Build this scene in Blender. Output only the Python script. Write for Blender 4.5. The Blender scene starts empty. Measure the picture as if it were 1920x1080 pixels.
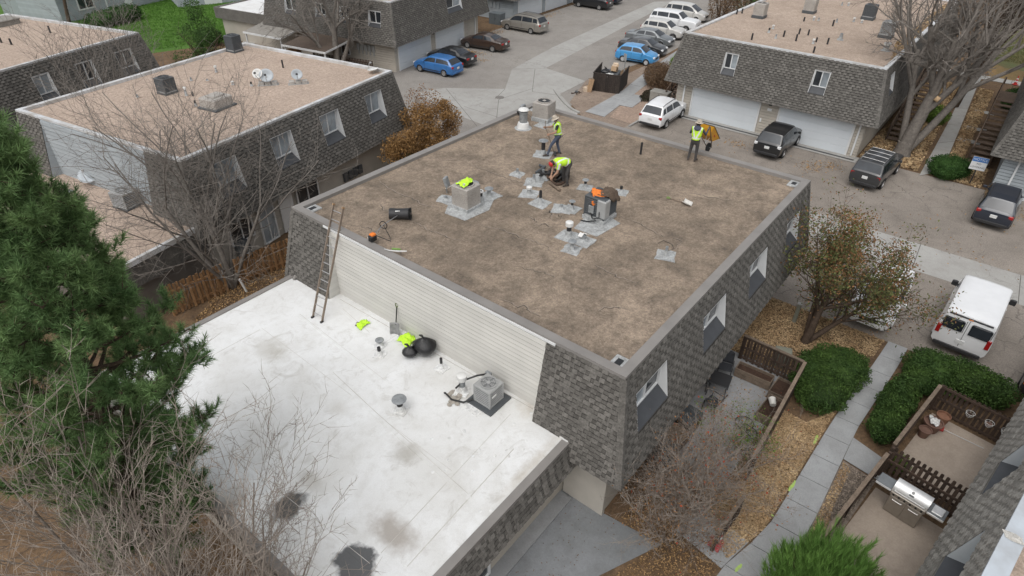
import bpy, math, random
import numpy as np
from mathutils import Vector, Matrix
R = math.radians
random.seed(7)
rng = np.random.default_rng(7)
SC = bpy.context.scene
COL = SC.collection

# ---------------------------------------------------------------- camera
FPX = 1174.33
RM = np.array([[0.62412943, -0.45040394, 0.6384346],
               [-0.78121938, -0.37291803, 0.50062803],
               [0.01259894, -0.81121417, -0.5846134]])
CAMZ = 17.0
cam_data = bpy.data.cameras.new('camera')
cam = bpy.data.objects.new('camera', cam_data)
COL.objects.link(cam)
cam_data.sensor_width = 36.0
cam_data.lens = 36.0 * FPX / 1920.0
cam_data.clip_start = 0.1
cam_data.clip_end = 1500
mw = Matrix.Identity(4)
for i in range(3):
    mw[i][0] = RM[i][0]; mw[i][1] = -RM[i][1]; mw[i][2] = -RM[i][2]
mw[2][3] = CAMZ
cam.matrix_world = mw
SC.camera = cam

# ---------------------------------------------------------------- sky and sun (overcast)
SUN_EL, SUN_ROT = 60.0, 258.0
world = bpy.data.worlds.new('World'); SC.world = world
world.use_nodes = True
wn = world.node_tree; wn.nodes.clear()
sky = wn.nodes.new('ShaderNodeTexSky'); sky.sky_type = 'NISHITA'
sky.sun_disc = False
sky.sun_elevation = R(SUN_EL); sky.sun_rotation = R(SUN_ROT)
sky.dust_density = 4.0; sky.air_density = 1.0
hsv = wn.nodes.new('ShaderNodeHueSaturation'); hsv.inputs['Saturation'].default_value = 0.22
bg = wn.nodes.new('ShaderNodeBackground'); bg.inputs['Strength'].default_value = 0.15
wo = wn.nodes.new('ShaderNodeOutputWorld')
wn.links.new(sky.outputs[0], hsv.inputs['Color']); wn.links.new(hsv.outputs[0], bg.inputs[0]); wn.links.new(bg.outputs[0], wo.inputs[0])
sl = bpy.data.lights.new('sun', 'SUN'); sl.energy = 0.9; sl.angle = R(85); sl.color = (1.0, 0.97, 0.92)
so = bpy.data.objects.new('sun', sl); COL.objects.link(so)
so.rotation_euler = Matrix.Rotation(R(180 - SUN_ROT), 4, 'Z').to_euler()
_az = R(SUN_ROT)
_d = Vector((math.sin(_az) * math.cos(R(SUN_EL)), math.cos(_az) * math.cos(R(SUN_EL)), math.sin(R(SUN_EL))))
so.rotation_euler = _d.to_track_quat('Z', 'Y').to_euler()
so.location = _d * 80
SC.view_settings.view_transform = 'Standard'
SC.view_settings.look = 'None'
SC.view_settings.exposure = 0.1
SC.view_settings.gamma = 1.0
SC.render.engine = 'CYCLES'

# ---------------------------------------------------------------- pixel helpers
def ray(px, py):
    return RM @ np.array([(px - 960) / FPX, (py - 540) / FPX, 1.0])
def G(px, py, z=0.0):
    d = ray(px, py); t = (z - CAMZ) / d[2]
    return Vector((d[0] * t, d[1] * t, z))
CAMP = Vector((0, 0, CAMZ))

# ---------------------------------------------------------------- mesh helpers
class MB:
    def __init__(s): s.v = []; s.f = []; s.m = []; s.cm = 0
    def add(s, vs, fs):
        o = len(s.v); s.v.extend([tuple(v) for v in vs]); s.f.extend([tuple(i + o for i in f) for f in fs]); s.m.extend([s.cm] * len(fs))
        return s
    def box(s, x0, y0, z0, x1, y1, z1):
        return s.add([(x0,y0,z0),(x1,y0,z0),(x1,y1,z0),(x0,y1,z0),(x0,y0,z1),(x1,y0,z1),(x1,y1,z1),(x0,y1,z1)],
                     [(0,3,2,1),(4,5,6,7),(0,1,5,4),(1,2,6,5),(2,3,7,6),(3,0,4,7)])
    def obox(s, c, sz, rot=None):
        c = Vector(c); h = Vector(sz) * .5
        rot = rot if rot is not None else Matrix.Identity(3)
        vs = [c + rot @ Vector((a*h.x, b*h.y, d*h.z)) for d in (-1,1) for b in (-1,1) for a in (-1,1)]
        return s.add(vs, [(0,2,3,1),(4,5,7,6),(0,1,5,4),(1,3,7,5),(3,2,6,7),(2,0,4,6)])
    def bbox(s, c, sz, b, rot=None):
        "box with chamfered vertical and top edges"
        c = Vector(c); hx, hy, hz = sz[0]/2, sz[1]/2, sz[2]/2
        rot = rot if rot is not None else Matrix.Identity(3)
        def ring(i, z): 
            x, y = hx - i, hy - i
            bb = max(b - i*.0, .001)
            return [(x-bb,-y,z),(x,-y+bb,z),(x,y-bb,z),(x-bb,y,z),(-x+bb,y,z),(-x,y-bb,z),(-x,-y+bb,z),(-x+bb,-y,z)]
        rings = [ring(0,-hz), ring(0,hz-b), ring(b,hz)]
        vs = [c + rot @ Vector(p) for r in rings for p in r]
        fs = [tuple(range(7,-1,-1)), tuple(range(16,24))]
        for k in range(2):
            for i in range(8):
                j=(i+1)%8; fs.append((k*8+i,k*8+j,k*8+8+j,k*8+8+i))
        return s.add(vs, fs)
    def tube(s, pts, rad, n=6, cap=True):
        pts = [Vector(p) for p in pts]
        if not hasattr(rad, '__len__'): rad = [rad]*len(pts)
        o = len(s.v); up = None
        for i, p in enumerate(pts):
            d = (pts[min(i+1,len(pts)-1)] - pts[max(i-1,0)])
            if d.length < 1e-9: d = Vector((0,0,1))
            d.normalize()
            if up is None: up = d.orthogonal().normalized()
            up = (up - d*up.dot(d))
            if up.length < 1e-6: up = d.orthogonal()
            up.normalize(); w = d.cross(up)
            for k in range(n):
                a = 2*math.pi*k/n
                s.v.append(tuple(p + (up*math.cos(a) + w*math.sin(a))*rad[i]))
        for i in range(len(pts)-1):
            for k in range(n):
                a=o+i*n+k; b=o+i*n+(k+1)%n
                s.f.append((a,b,b+n,a+n)); s.m.append(s.cm)
        if cap and n > 2:
            s.f.append(tuple(o+k for k in range(n-1,-1,-1))); s.m.append(s.cm)
            e=o+(len(pts)-1)*n; s.f.append(tuple(e+k for k in range(n))); s.m.append(s.cm)
        return s
    def lathe(s, prof, n=16, c=(0,0,0), rot=None):
        "prof: list of (r,z)"
        c = Vector(c); rot = rot if rot is not None else Matrix.Identity(3)
        o = len(s.v)
        for r, z in prof:
            for k in range(n):
                a=2*math.pi*k/n
                s.v.append(tuple(c + rot @ Vector((r*math.cos(a), r*math.sin(a), z))))
        for i in range(len(prof)-1):
            for k in range(n):
                a=o+i*n+k; b=o+i*n+(k+1)%n
                s.f.append((a,b,b+n,a+n)); s.m.append(s.cm)
        s.f.append(tuple(o+k for k in range(n-1,-1,-1))); s.m.append(s.cm)
        e=o+(len(prof)-1)*n; s.f.append(tuple(e+k for k in range(n))); s.m.append(s.cm)
        return s
    def prism(s, poly, z0, z1):
        n=len(poly); vs=[(p[0],p[1],z0) for p in poly]+[(p[0],p[1],z1) for p in poly]
        fs=[tuple(range(n-1,-1,-1)),tuple(range(n,2*n))]+[(i,(i+1)%n,n+(i+1)%n,n+i) for i in range(n)]
        return s.add(vs,fs)
    def quad(s, a,b,c,d): return s.add([a,b,c,d],[(0,1,2,3)])
    def slab4(s, a,b,c,d, n, th):
        "plate: quad a-b-c-d with thickness th against normal n"
        n=Vector(n).normalized()*th
        q=[Vector(p) for p in (a,b,c,d)]
        return s.add(q+[p-n for p in q],[(0,1,2,3),(7,6,5,4),(0,4,5,1),(1,5,6,2),(2,6,7,3),(3,7,4,0)])
    def ball(s, c, r, nu=10, nv=6, jit=0, sq=(1,1,1)):
        c=Vector(c); o=len(s.v)
        if not hasattr(r,'__len__'): r=(r,r,r)
        for j in range(nv+1):
            th=math.pi*j/nv
            for i in range(nu):
                ph=2*math.pi*i/nu; k=1+random.uniform(-jit,jit)
                s.v.append((c.x+r[0]*k*math.sin(th)*math.cos(ph), c.y+r[1]*k*math.sin(th)*math.sin(ph), c.z+r[2]*k*math.cos(th)))
        for j in range(nv):
            for i in range(nu):
                a=o+j*nu+i; b=o+j*nu+(i+1)%nu
                s.f.append((a,a+nu,b+nu,b)); s.m.append(s.cm)
        return s
    def mesh(s, name, mat):
        me=bpy.data.meshes.new(name); me.from_pydata(s.v,[],s.f)
        for m in (mat if isinstance(mat,(list,tuple)) else [mat]): me.materials.append(m)
        if any(s.m): me.polygons.foreach_set('material_index', s.m)
        me.update(); return me
    def build(s, name, mat, parent=None, smooth=False, ang=40, loc=None, fix=True):
        me=s.mesh(name, mat)
        if smooth: shade(me, ang)
        return link(name, me, parent, loc)

def shade(me, ang=40):
    me.polygons.foreach_set('use_smooth',[True]*len(me.polygons))
    try: me.set_sharp_from_angle(angle=R(ang))
    except Exception: pass

def link(name, me, parent=None, loc=None, mat=None):
    o=bpy.data.objects.new(name, me); COL.objects.link(o)
    if parent is not None: o.parent=parent
    if mat is not None: o.matrix_local=mat
    elif loc is not None: o.location=loc
    return o
def tag(o, label, cat, group=None):
    o['label']=label; o['category']=cat
    if group: o['group']=group
    return o
def thing(name, loc, rz, label, cat, group=None, sc=None):
    o=bpy.data.objects.new(name,None); COL.objects.link(o)
    o.empty_display_size=.3
    o.location=loc; o.rotation_euler=(0,0,rz)
    return tag(o,label,cat,group)
def struct(o): o['kind']='structure'; return o
def stuff(o): o['kind']='stuff'; return o
def dup(o, loc, rz, label=None):
    r=o.copy(); COL.objects.link(r); r.location=loc; r.rotation_euler=(0,0,rz)
    if label: r['label']=label
    for ch in list(o.children):
        c=ch.copy(); COL.objects.link(c); c.parent=r
        for g in list(ch.children):
            d=g.copy(); COL.objects.link(d); d.parent=c
    return r
def npmesh(name, verts, nper, mat):
    "verts: (N*nper,3) array; each nper verts make one polygon"
    me=bpy.data.meshes.new(name); nv=len(verts); nf=nv//nper
    me.vertices.add(nv); me.vertices.foreach_set('co', np.asarray(verts,dtype=np.float32).ravel())
    me.loops.add(nv); me.loops.foreach_set('vertex_index', np.arange(nv,dtype=np.int32))
    me.polygons.add(nf); me.polygons.foreach_set('loop_start', np.arange(0,nv,nper,dtype=np.int32))
    me.polygons.foreach_set('loop_total', np.full(nf,nper,dtype=np.int32))
    for m in (mat if isinstance(mat,(list,tuple)) else [mat]): me.materials.append(m)
    me.update(calc_edges=True); me.validate(); return me

# ---------------------------------------------------------------- materials
MATS={}
def _nt(name):
    m=bpy.data.materials.new(name); m.use_nodes=True; nt=m.node_tree
    b=nt.nodes['Principled BSDF']; return m,nt,b
def nd(nt,t,**kw):
    n=nt.nodes.new(t)
    for k,v in kw.items():
        if k in n.inputs: n.inputs[k].default_value=v
        else: setattr(n,k,v)
    return n
def c4(c): return (c[0],c[1],c[2],1)
def ramp(nt, src, p0, p1, c0=(0,0,0), c1=(1,1,1)):
    r=nt.nodes.new('ShaderNodeValToRGB'); r.color_ramp.elements[0].position=p0; r.color_ramp.elements[1].position=p1
    r.color_ramp.elements[0].color=c4(c0); r.color_ramp.elements[1].color=c4(c1)
    nt.links.new(src,r.inputs[0]); return r.outputs[0]
def mix(nt, fac, a, b, mode='MIX'):
    n=nt.nodes.new('ShaderNodeMix'); n.data_type='RGBA'; n.blend_type=mode
    for i,(sock,val) in enumerate(((n.inputs[0],fac),(n.inputs[6],a),(n.inputs[7],b))):
        if hasattr(val,'is_output'): nt.links.new(val,sock)
        elif i==0: sock.default_value=val
        else: sock.default_value=c4(val)
    return n.outputs[2]
def noise(nt, scale, detail=4, rough=.55, src=None, dist=0.0):
    n=nd(nt,'ShaderNodeTexNoise'); n.inputs['Scale'].default_value=scale; n.inputs['Detail'].default_value=detail
    n.inputs['Roughness'].default_value=rough; n.inputs['Distortion'].default_value=dist
    nt.links.new(src if src is not None else pos(nt), n.inputs['Vector']); return n.outputs['Fac']
def pos(nt):
    for n in nt.nodes:
        if n.type=='NEW_GEOMETRY': return n.outputs['Position']
    return nt.nodes.new('ShaderNodeNewGeometry').outputs['Position']
def bump(nt,b,h,strength=.4,dist=.02):
    n=nd(nt,'ShaderNodeBump'); n.inputs['Strength'].default_value=strength; n.inputs['Distance'].default_value=dist
    nt.links.new(h,n.inputs['Height']); nt.links.new(n.outputs[0],b.inputs['Normal'])
def math_(nt,op,a,b=None):
    n=nt.nodes.new('ShaderNodeMath'); n.operation=op
    for i,v in enumerate((a,b)):
        if v is None: continue
        if hasattr(v,'is_output'): nt.links.new(v,n.inputs[i])
        else: n.inputs[i].default_value=v
    return n.outputs[0]
def rnd(nt):
    g=None
    for n in nt.nodes:
        if n.type=='NEW_GEOMETRY': g=n
    if g is None: g=nt.nodes.new('ShaderNodeNewGeometry')
    oi=nt.nodes.new('ShaderNodeObjectInfo')
    s=math_(nt,'ADD',g.outputs['Random Per Island'],oi.outputs['Random'])
    return math_(nt,'FRACT',s)
def mat(name, c, rough=.7, var=.25, scale=3.0, c2=None, fine=None, bmp=0, metal=0, spec=.5, coat=0, isl=0, alpha=None, trans=0, emit=None):
    "general surface: base colour c broken up by two scales of noise (towards c2), optional per piece variation isl"
    if name in MATS: return MATS[name]
    m,nt,b=_nt(name)
    c2=c2 if c2 is not None else tuple(x*(1-var) for x in c)
    col=mix(nt, ramp(nt,noise(nt,scale),.35,.7), c, c2)
    if fine:
        f=ramp(nt,noise(nt,fine,3,.7),.3,.75,(1-.35,)*3,(1.25,)*3)
        col=mix(nt,1.0,col,f,'MULTIPLY')
        if bmp: bump(nt,b,noise(nt,fine,3,.7),bmp,.02)
    elif bmp: bump(nt,b,noise(nt,scale*6,4),bmp,.02)
    if isl:
        v=ramp(nt,rnd(nt),0,1,(1-isl,)*3,(1+isl,)*3)
        col=mix(nt,1.0,col,v,'MULTIPLY')
    nt.links.new(col,b.inputs['Base Color'])
    b.inputs['Roughness'].default_value=rough; b.inputs['Metallic'].default_value=metal
    b.inputs['Specular IOR Level'].default_value=spec
    if coat: b.inputs['Coat Weight'].default_value=coat; b.inputs['Coat Roughness'].default_value=.08
    if trans: b.inputs['Transmission Weight'].default_value=trans
    MATS[name]=m; return m
# ================================================================ shared materials
def roof_gravel(name, a, b_, dark, crack=0.0, stain=.5):
    m,nt,b=_nt(name)
    big=ramp(nt,noise(nt,.32,5,.6,dist=.6),.36,.66)
    mid=ramp(nt,noise(nt,1.3,5,.65,dist=.4),.42,.72)
    col=mix(nt,big,a,b_)
    col=mix(nt,math_(nt,'MULTIPLY',mid,stain),col,dark)
    sp=ramp(nt,noise(nt,15,3,.85),.32,.72,(.72,.72,.72),(1.27,1.26,1.25))
    col=mix(nt,1.0,col,sp,'MULTIPLY')
    sp2=ramp(nt,noise(nt,6,4,.8),.35,.7,(.80,)*3,(1.2,)*3); col=mix(nt,1.0,col,sp2,'MULTIPLY')
    h=noise(nt,22,3,.85)
    if crack:
        for vs,mk,lo,hi,wd,amt in ((.21,.12,.50,.60,.011,.7),(1.9,.40,.60,.68,.035,.75)):
            nv=nd(nt,'ShaderNodeTexNoise'); nv.inputs['Scale'].default_value=1.4; nv.inputs['Detail'].default_value=6; nt.links.new(pos(nt),nv.inputs['Vector'])
            wv=mix(nt,.26 if vs<1 else .1,(0,0,0),nv.outputs['Color'],'MIX')
            ad=nt.nodes.new('ShaderNodeVectorMath'); ad.operation='ADD'
            if vs<1:
                mp=nt.nodes.new('ShaderNodeVectorMath'); mp.operation='MULTIPLY'; mp.inputs[1].default_value=(1.0,.55,1); nt.links.new(pos(nt),mp.inputs[0]); nt.links.new(mp.outputs[0],ad.inputs[0])
                sc=nt.nodes.new('ShaderNodeVectorMath'); sc.operation='SCALE'; sc.inputs['Scale'].default_value=9.0; nt.links.new(wv,sc.inputs[0]); nt.links.new(sc.outputs[0],ad.inputs[1])
            else:
                nt.links.new(pos(nt),ad.inputs[0]); nt.links.new(wv,ad.inputs[1])
            vo=nd(nt,'ShaderNodeTexVoronoi',feature='DISTANCE_TO_EDGE'); vo.inputs['Scale'].default_value=vs; nt.links.new(ad.outputs[0],vo.inputs['Vector'])
            ln=ramp(nt,vo.outputs['Distance'],0,wd,(1,1,1),(0,0,0))
            ms=ramp(nt,noise(nt,mk,3),lo,hi)
            col=mix(nt,math_(nt,'MULTIPLY',math_(nt,'MULTIPLY',ln,ms),amt*crack),col,tuple(x*.35 for x in dark))
    nt.links.new(col,b.inputs['Base Color']); b.inputs['Roughness'].default_value=.95; b.inputs['Specular IOR Level'].default_value=.15
    bump(nt,b,h,.9,.03)
    return m
M_roof_main=roof_gravel('brown_roof_gravel',(.36,.288,.222),(.235,.19,.147),(.125,.104,.084),.0,.8)
M_roof_pink=roof_gravel('pink_roof_gravel',(.50,.40,.33),(.45,.36,.295),(.36,.28,.22),0,.3)
M_roof_tan=roof_gravel('tan_roof_gravel',(.49,.395,.325),(.42,.335,.27),(.27,.215,.17),0.0,.35)

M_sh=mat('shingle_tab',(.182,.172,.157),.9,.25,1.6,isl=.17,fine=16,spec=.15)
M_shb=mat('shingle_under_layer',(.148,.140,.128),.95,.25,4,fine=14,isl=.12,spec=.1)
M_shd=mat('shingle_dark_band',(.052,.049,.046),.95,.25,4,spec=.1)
M_shd_l=mat('weathered_dark_band',(.22,.208,.19),.95,.25,4,spec=.1)
M_sh_l=mat('weathered_shingle_tab',(.40,.38,.345),.9,.26,1.6,isl=.2,fine=16,spec=.15)
M_shb_l=mat('weathered_shingle_course',(.29,.275,.25),.95,.2,5,spec=.1)
M_cop=mat('bronze_metal_coping',(.26,.245,.23),.5,.18,1.2,spec=.4)
M_copw=mat('white_metal_coping',(.62,.64,.66),.5,.25,1.5,(.42,.40,.37),spec=.4)
M_side=mat('cream_siding',(.64,.625,.585),.6,.1,.9,isl=.06)
M_sideb=mat('blue_grey_siding',(.37,.405,.425),.65,.14,1.1,isl=.07)
M_sidet=mat('tan_siding',(.48,.44,.38),.65,.12,1.1,isl=.04)
M_white=mat('white_paint',(.74,.75,.75),.45,.08,2)
M_door=mat('white_garage_panel',(.66,.70,.73),.45,.06,.7,isl=.02)
M_beige=mat('beige_stucco',(.47,.44,.39),.8,.12,1.5)
M_soffit=mat('brown_soffit',(.13,.115,.10),.8,.2,2)
M_sill=mat('grey_sill_flashing',(.062,.066,.073),.5,.2,3)
M_dark=mat('dark_interior',(.02,.021,.023),.4,.2,3)
M_flash=mat('galvanised_flashing',(.36,.38,.39),.45,.35,7,metal=.35)
M_lead=mat('tar_flashing_grey',(.46,.475,.475),.75,.42,5,(.30,.305,.30),fine=14,bmp=.3)
M_black=mat('black_plastic',(.016,.016,.017),.45,.2,4)
M_rubber=mat('tyre_rubber',(.022,.022,.023),.8,.2,6)
M_steel=mat('brushed_steel',(.88,.88,.87),.42,.1,12,metal=.6)
M_alu=mat('aluminium',(.55,.55,.55),.4,.15,9,metal=.9)
M_wood=mat('dark_stained_wood',(.085,.056,.04),.85,.4,4,isl=.3,fine=30)
M_cedar=mat('cedar_picket',(.33,.185,.085),.8,.35,4,isl=.25,fine=25)
M_woodw=mat('weathered_wood',(.23,.175,.13),.85,.35,5,isl=.2,fine=30)
M_deck=mat('brown_stair_wood',(.15,.105,.075),.85,.35,4,isl=.22,fine=25)
M_hivis=mat('hi_vis_yellow',(.58,.92,.06),.6,.12,14)
M_hivis.node_tree.nodes['Principled BSDF'].inputs['Specular IOR Level'].default_value=.2
M_reflect=mat('silver_reflective_tape',(.75,.77,.78),.35,.1,20)
M_orange=mat('orange_fabric',(.85,.22,.03),.75,.2,12)
M_red=mat('red_plastic',(.52,.03,.025),.5,.2,8)
M_yellow=mat('yellow_barrow_paint',(.68,.33,.025),.45,.25,6)
M_green=mat('green_plastic',(.16,.30,.05),.45,.2,8)
M_acg=mat('condenser_grey_paint',(.36,.365,.36),.5,.15,4)
M_acb=mat('condenser_beige_paint',(.45,.42,.385),.55,.2,3,fine=30)
M_acd=mat('condenser_dark_louvre',(.085,.093,.10),.5,.2,8)
M_pvc=mat('white_vent_pipe',(.72,.72,.70),.4,.12,6)
M_abs=mat('black_vent_pipe',(.03,.03,.032),.5,.2,6)

def glass_mat(name, c, rough=.06):
    m,nt,b=_nt(name); b.inputs['Base Color'].default_value=c4(c); b.inputs['Roughness'].default_value=rough
    b.inputs['Specular IOR Level'].default_value=.45; b.inputs['IOR'].default_value=1.55
    n=ramp(nt,noise(nt,1.1,2),.3,.7,tuple(x*.7 for x in c),tuple(x*1.4 for x in c)); nt.links.new(n,b.inputs['Base Color'])
    MATS[name]=m; return m
M_glass=glass_mat('window_glass_with_blind',(.30,.335,.36))
M_glassd=glass_mat('dark_window_glass',(.035,.04,.046))
M_carglass=glass_mat('car_glass',(.03,.035,.042),.05)

def white_membrane():
    m,nt,b=_nt('white_roof_membrane')
    big=ramp(nt,noise(nt,.45,5,.6,dist=.5),.38,.75)
    col=mix(nt,big,(.79,.80,.80),(.63,.625,.60))
    f=ramp(nt,noise(nt,4,6,.65,dist=.5),.48,.72); col=mix(nt,math_(nt,'MULTIPLY',f,.26),col,(.46,.44,.40))
    f2=ramp(nt,noise(nt,1.1,6,.7,dist=1.2),.56,.7); col=mix(nt,math_(nt,'MULTIPLY',f2,.5),col,(.42,.40,.36))
    sp=nd(nt,'ShaderNodeSeparateXYZ'); nt.links.new(pos(nt),sp.inputs[0])
    # dried puddles and bare patches, each with its own outline
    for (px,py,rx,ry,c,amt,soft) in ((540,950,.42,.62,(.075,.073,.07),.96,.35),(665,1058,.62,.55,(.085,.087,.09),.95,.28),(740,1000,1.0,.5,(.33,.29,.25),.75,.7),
                                 (510,655,1.0,.6,(.42,.40,.35),.55,.8),(760,850,.6,.5,(.37,.35,.31),.65,.8),(870,740,.55,.35,(.40,.38,.34),.6,.7),(630,765,.45,.4,(.5,.48,.44),.5,.8),
                                 (1000,870,.25,1.8,(.45,.40,.33),.55,.8),(580,900,.5,.3,(.4,.38,.34),.5,.6),(420,950,.5,.8,(.30,.25,.2),.7,.8),(1000,760,.5,.7,(.5,.45,.38),.6,.8)):
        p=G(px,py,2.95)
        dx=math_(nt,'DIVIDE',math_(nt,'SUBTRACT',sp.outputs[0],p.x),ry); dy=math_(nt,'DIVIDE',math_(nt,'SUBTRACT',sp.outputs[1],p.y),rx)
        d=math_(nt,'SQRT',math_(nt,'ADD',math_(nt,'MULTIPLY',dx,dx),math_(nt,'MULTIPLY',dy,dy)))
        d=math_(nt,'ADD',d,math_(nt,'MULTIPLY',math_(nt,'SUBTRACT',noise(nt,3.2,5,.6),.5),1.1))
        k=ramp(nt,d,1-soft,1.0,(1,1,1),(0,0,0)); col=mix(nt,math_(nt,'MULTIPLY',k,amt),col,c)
    fs=ramp(nt,noise(nt,45,2,.7),.25,.8,(.92,)*3,(1.06,)*3); col=mix(nt,1,col,fs,'MULTIPLY')
    nt.links.new(col,b.inputs['Base Color']); b.inputs['Roughness'].default_value=.6; b.inputs['Specular IOR Level'].default_value=.3
    bump(nt,b,noise(nt,6,4),.15,.02); return m
M_mem=white_membrane()
M_seam=mat('membrane_seam_strip',(.79,.80,.80),.55,.12,1.5,(.66,.65,.62),fine=12)

def ground_mat(name, a, b_, dark, s1=.35, s2=2.2, fs=30, crk=0, amt=.5, bm=.3, gr=1.):
    m,nt,b=_nt(name)
    col=mix(nt,ramp(nt,noise(nt,s1,5,.6,dist=.5),.35,.68),a,b_)
    col=mix(nt,math_(nt,'MULTIPLY',ramp(nt,noise(nt,s2,5,.65,dist=.3),.45,.75),amt),col,dark)
    col=mix(nt,1,col,ramp(nt,noise(nt,fs*.35,4,.85),.3,.74,(1-.38*gr,)*3,(1+.34*gr,)*3),'MULTIPLY')
    if crk:
        nv=nd(nt,'ShaderNodeTexNoise'); nv.inputs['Scale'].default_value=1.2; nv.inputs['Detail'].default_value=6; nt.links.new(pos(nt),nv.inputs['Vector'])
        ad=nt.nodes.new('ShaderNodeVectorMath'); ad.operation='ADD'; nt.links.new(pos(nt),ad.inputs[0]); nt.links.new(nv.outputs['Color'],ad.inputs[1])
        vo=nd(nt,'ShaderNodeTexVoronoi',feature='DISTANCE_TO_EDGE'); vo.inputs['Scale'].default_value=.55; nt.links.new(ad.outputs[0],vo.inputs['Vector'])
        ln=ramp(nt,vo.outputs['Distance'],0,.018,(1,1,1),(0,0,0)); ms=ramp(nt,noise(nt,.2,3),.45,.6)
        col=mix(nt,math_(nt,'MULTIPLY',math_(nt,'MULTIPLY',ln,ms),crk),col,(.06,.055,.05))
    nt.links.new(col,b.inputs['Base Color']); b.inputs['Roughness'].default_value=.93; b.inputs['Specular IOR Level'].default_value=.2
    bump(nt,b,noise(nt,fs,3,.8),bm,.02); MATS[name]=m; return m
M_mulch=ground_mat('leafy_mulch',(.20,.13,.075),(.13,.085,.052),(.055,.04,.03),.5,3,28,0,.7,.8)
M_asph=ground_mat('old_asphalt',(.31,.275,.24),(.24,.213,.186),(.15,.13,.113),.22,1.1,45,.6,.5)
M_asph2=ground_mat('grey_asphalt',(.315,.295,.27),(.265,.246,.226),(.18,.163,.148),.18,.9,45,.3,.4)
M_conc=ground_mat('pale_concrete',(.40,.395,.375),(.34,.33,.31),(.25,.235,.215),.3,1.5,50,.25,.4,.2,gr=.35)
M_walk=ground_mat('blue_grey_sidewalk_concrete',(.37,.38,.385),(.31,.315,.315),(.22,.22,.215),.6,2.5,55,0,.4,.2,gr=.35)
M_pad=ground_mat('grey_patio_concrete',(.30,.305,.31),(.24,.245,.25),(.16,.155,.15),.6,2.5,55,0,.4,.2,gr=.35)
M_padb=ground_mat('warm_patio_concrete',(.44,.37,.305),(.37,.31,.255),(.26,.215,.175),.5,2.5,55,0,.4,.2,gr=.35)
M_peb=ground_mat('pink_pebble_bed',(.40,.30,.235),(.33,.25,.20),(.2,.15,.12),.6,5,16,0,.5,1)
M_grav=ground_mat('grey_pebble_bed',(.27,.225,.185),(.22,.18,.15),(.11,.095,.08),.6,6,16,0,.6,1)
M_dirt=ground_mat('bare_dirt',(.32,.255,.205),(.25,.195,.155),(.15,.115,.09),.5,2.5,30,0,.6,.6)
M_lawn=ground_mat('lawn_soil_green',(.10,.20,.035),(.075,.16,.028),(.06,.11,.03),.25,1.5,30,0,.5,.9)
M_dry=ground_mat('dry_leafy_lawn',(.26,.17,.08),(.20,.14,.065),(.12,.12,.05),.3,2,25,0,.5,.9)
M_litter=mat('fallen_leaves',(.40,.255,.115),.9,.5,2.5,(.22,.13,.06),isl=.45)
M_chips=mat('straw_coloured_leaves',(.47,.345,.20),.9,.35,1.2,(.32,.21,.11),isl=.45)

# ================================================================ the ground
def sheet(name, pts, z, m):
    b=MB(); b.add([(p[0],p[1],z) for p in pts],[tuple(range(len(pts)))])
    o=b.build(name,m); return struct(o)
def ccw(pts):
    a=sum(pts[i][0]*pts[(i+1)%len(pts)][1]-pts[(i+1)%len(pts)][0]*pts[i][1] for i in range(len(pts)))
    return pts if a>0 else pts[::-1]
def pxs(*p): return ccw([tuple(G(x,y)[:2]) for x,y in p])
sheet('ground',[(-300,-300),(300,-300),(300,300),(-300,300)],0,M_mulch)
# parking court and lanes
sheet('parking_court',[(25.6,-30),(44.75,-30),(44.75,20.6),(38.2,20.9),(38.2,24),(30,30),(25.6,30)],.004,M_asph)
sheet('service_lane',ccw([(30,26),(40.6,26.2),(46,27.3),(52,28),(58,27.2),(68,28),(130,35),(140,60),(95,47),(72,46.6),(51,45.6),(37.5,43),(30,41)]),.008,M_asph2)
conc=[(833,165),(947,167),(960,130),(1038,88),(1227,3),(1262,3),(1082,97),(1023,128),(1098,152),(1050,176),(1068,197),(1082,210)]
cp=[tuple(G(x,y)[:2]) for x,y in conc]+[(36,22.5),(35.2,18),(35.2,-28),(32.3,-28),(32.3,20),(33.5,34),(35,37.6)]
sheet('concrete_drainage_pan',ccw(cp),.012,M_conc)
M_joint=mat('dark_joint',(.13,.12,.11),.95,.2,4)  # dark tone of the paving joints and the sheet under the slabs
def joint(p,q,w=.035,z=.016,m=M_joint,name='pavement_joint'):
    p=Vector((p[0],p[1],z)); q=Vector((q[0],q[1],z)); d=(q-p).normalized(); n=Vector((-d.y,d.x,0))*w/2
    return struct(MB().quad(p-n,q-n,q+n,p+n).build(name,m))
for y in (-22,-17.5,-13,-8.5,-4,.4,4.8,9.2,13.6,18): joint((32.32,y),(35.18,y+.15))
for a,b_ in (((947,167),(928,186)),((935,187),(930,233)),((1003,165),(935,187)),((870,200),(940,222)),((1038,88),(1082,97)),((960,130),(1023,128)),((1003,130),(998,172)),((998,172),(1055,180)),((1120,52),(1170,55)),((836,166),(905,250))):
    joint(G(*a),G(*b_))
mh=MB().lathe([(.36,0),(.36,.012),(.30,.016),(.05,.014)],20); o=mh.build('manhole_cover',mat('cast_iron',(.20,.185,.17),.7,.3,9)); o.location=G(937,183)+Vector((0,0,.013)); tag(o,'round iron manhole cover set in pale concrete paving','manhole cover')
sheet('verge',ccw([(36,20.7),(44.6,20.7),(62,20.5),(62,27.0),(52,27.0),(46,26.9),(40.6,26.0),(38.5,23.5)]),.010,M_dirt)
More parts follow.
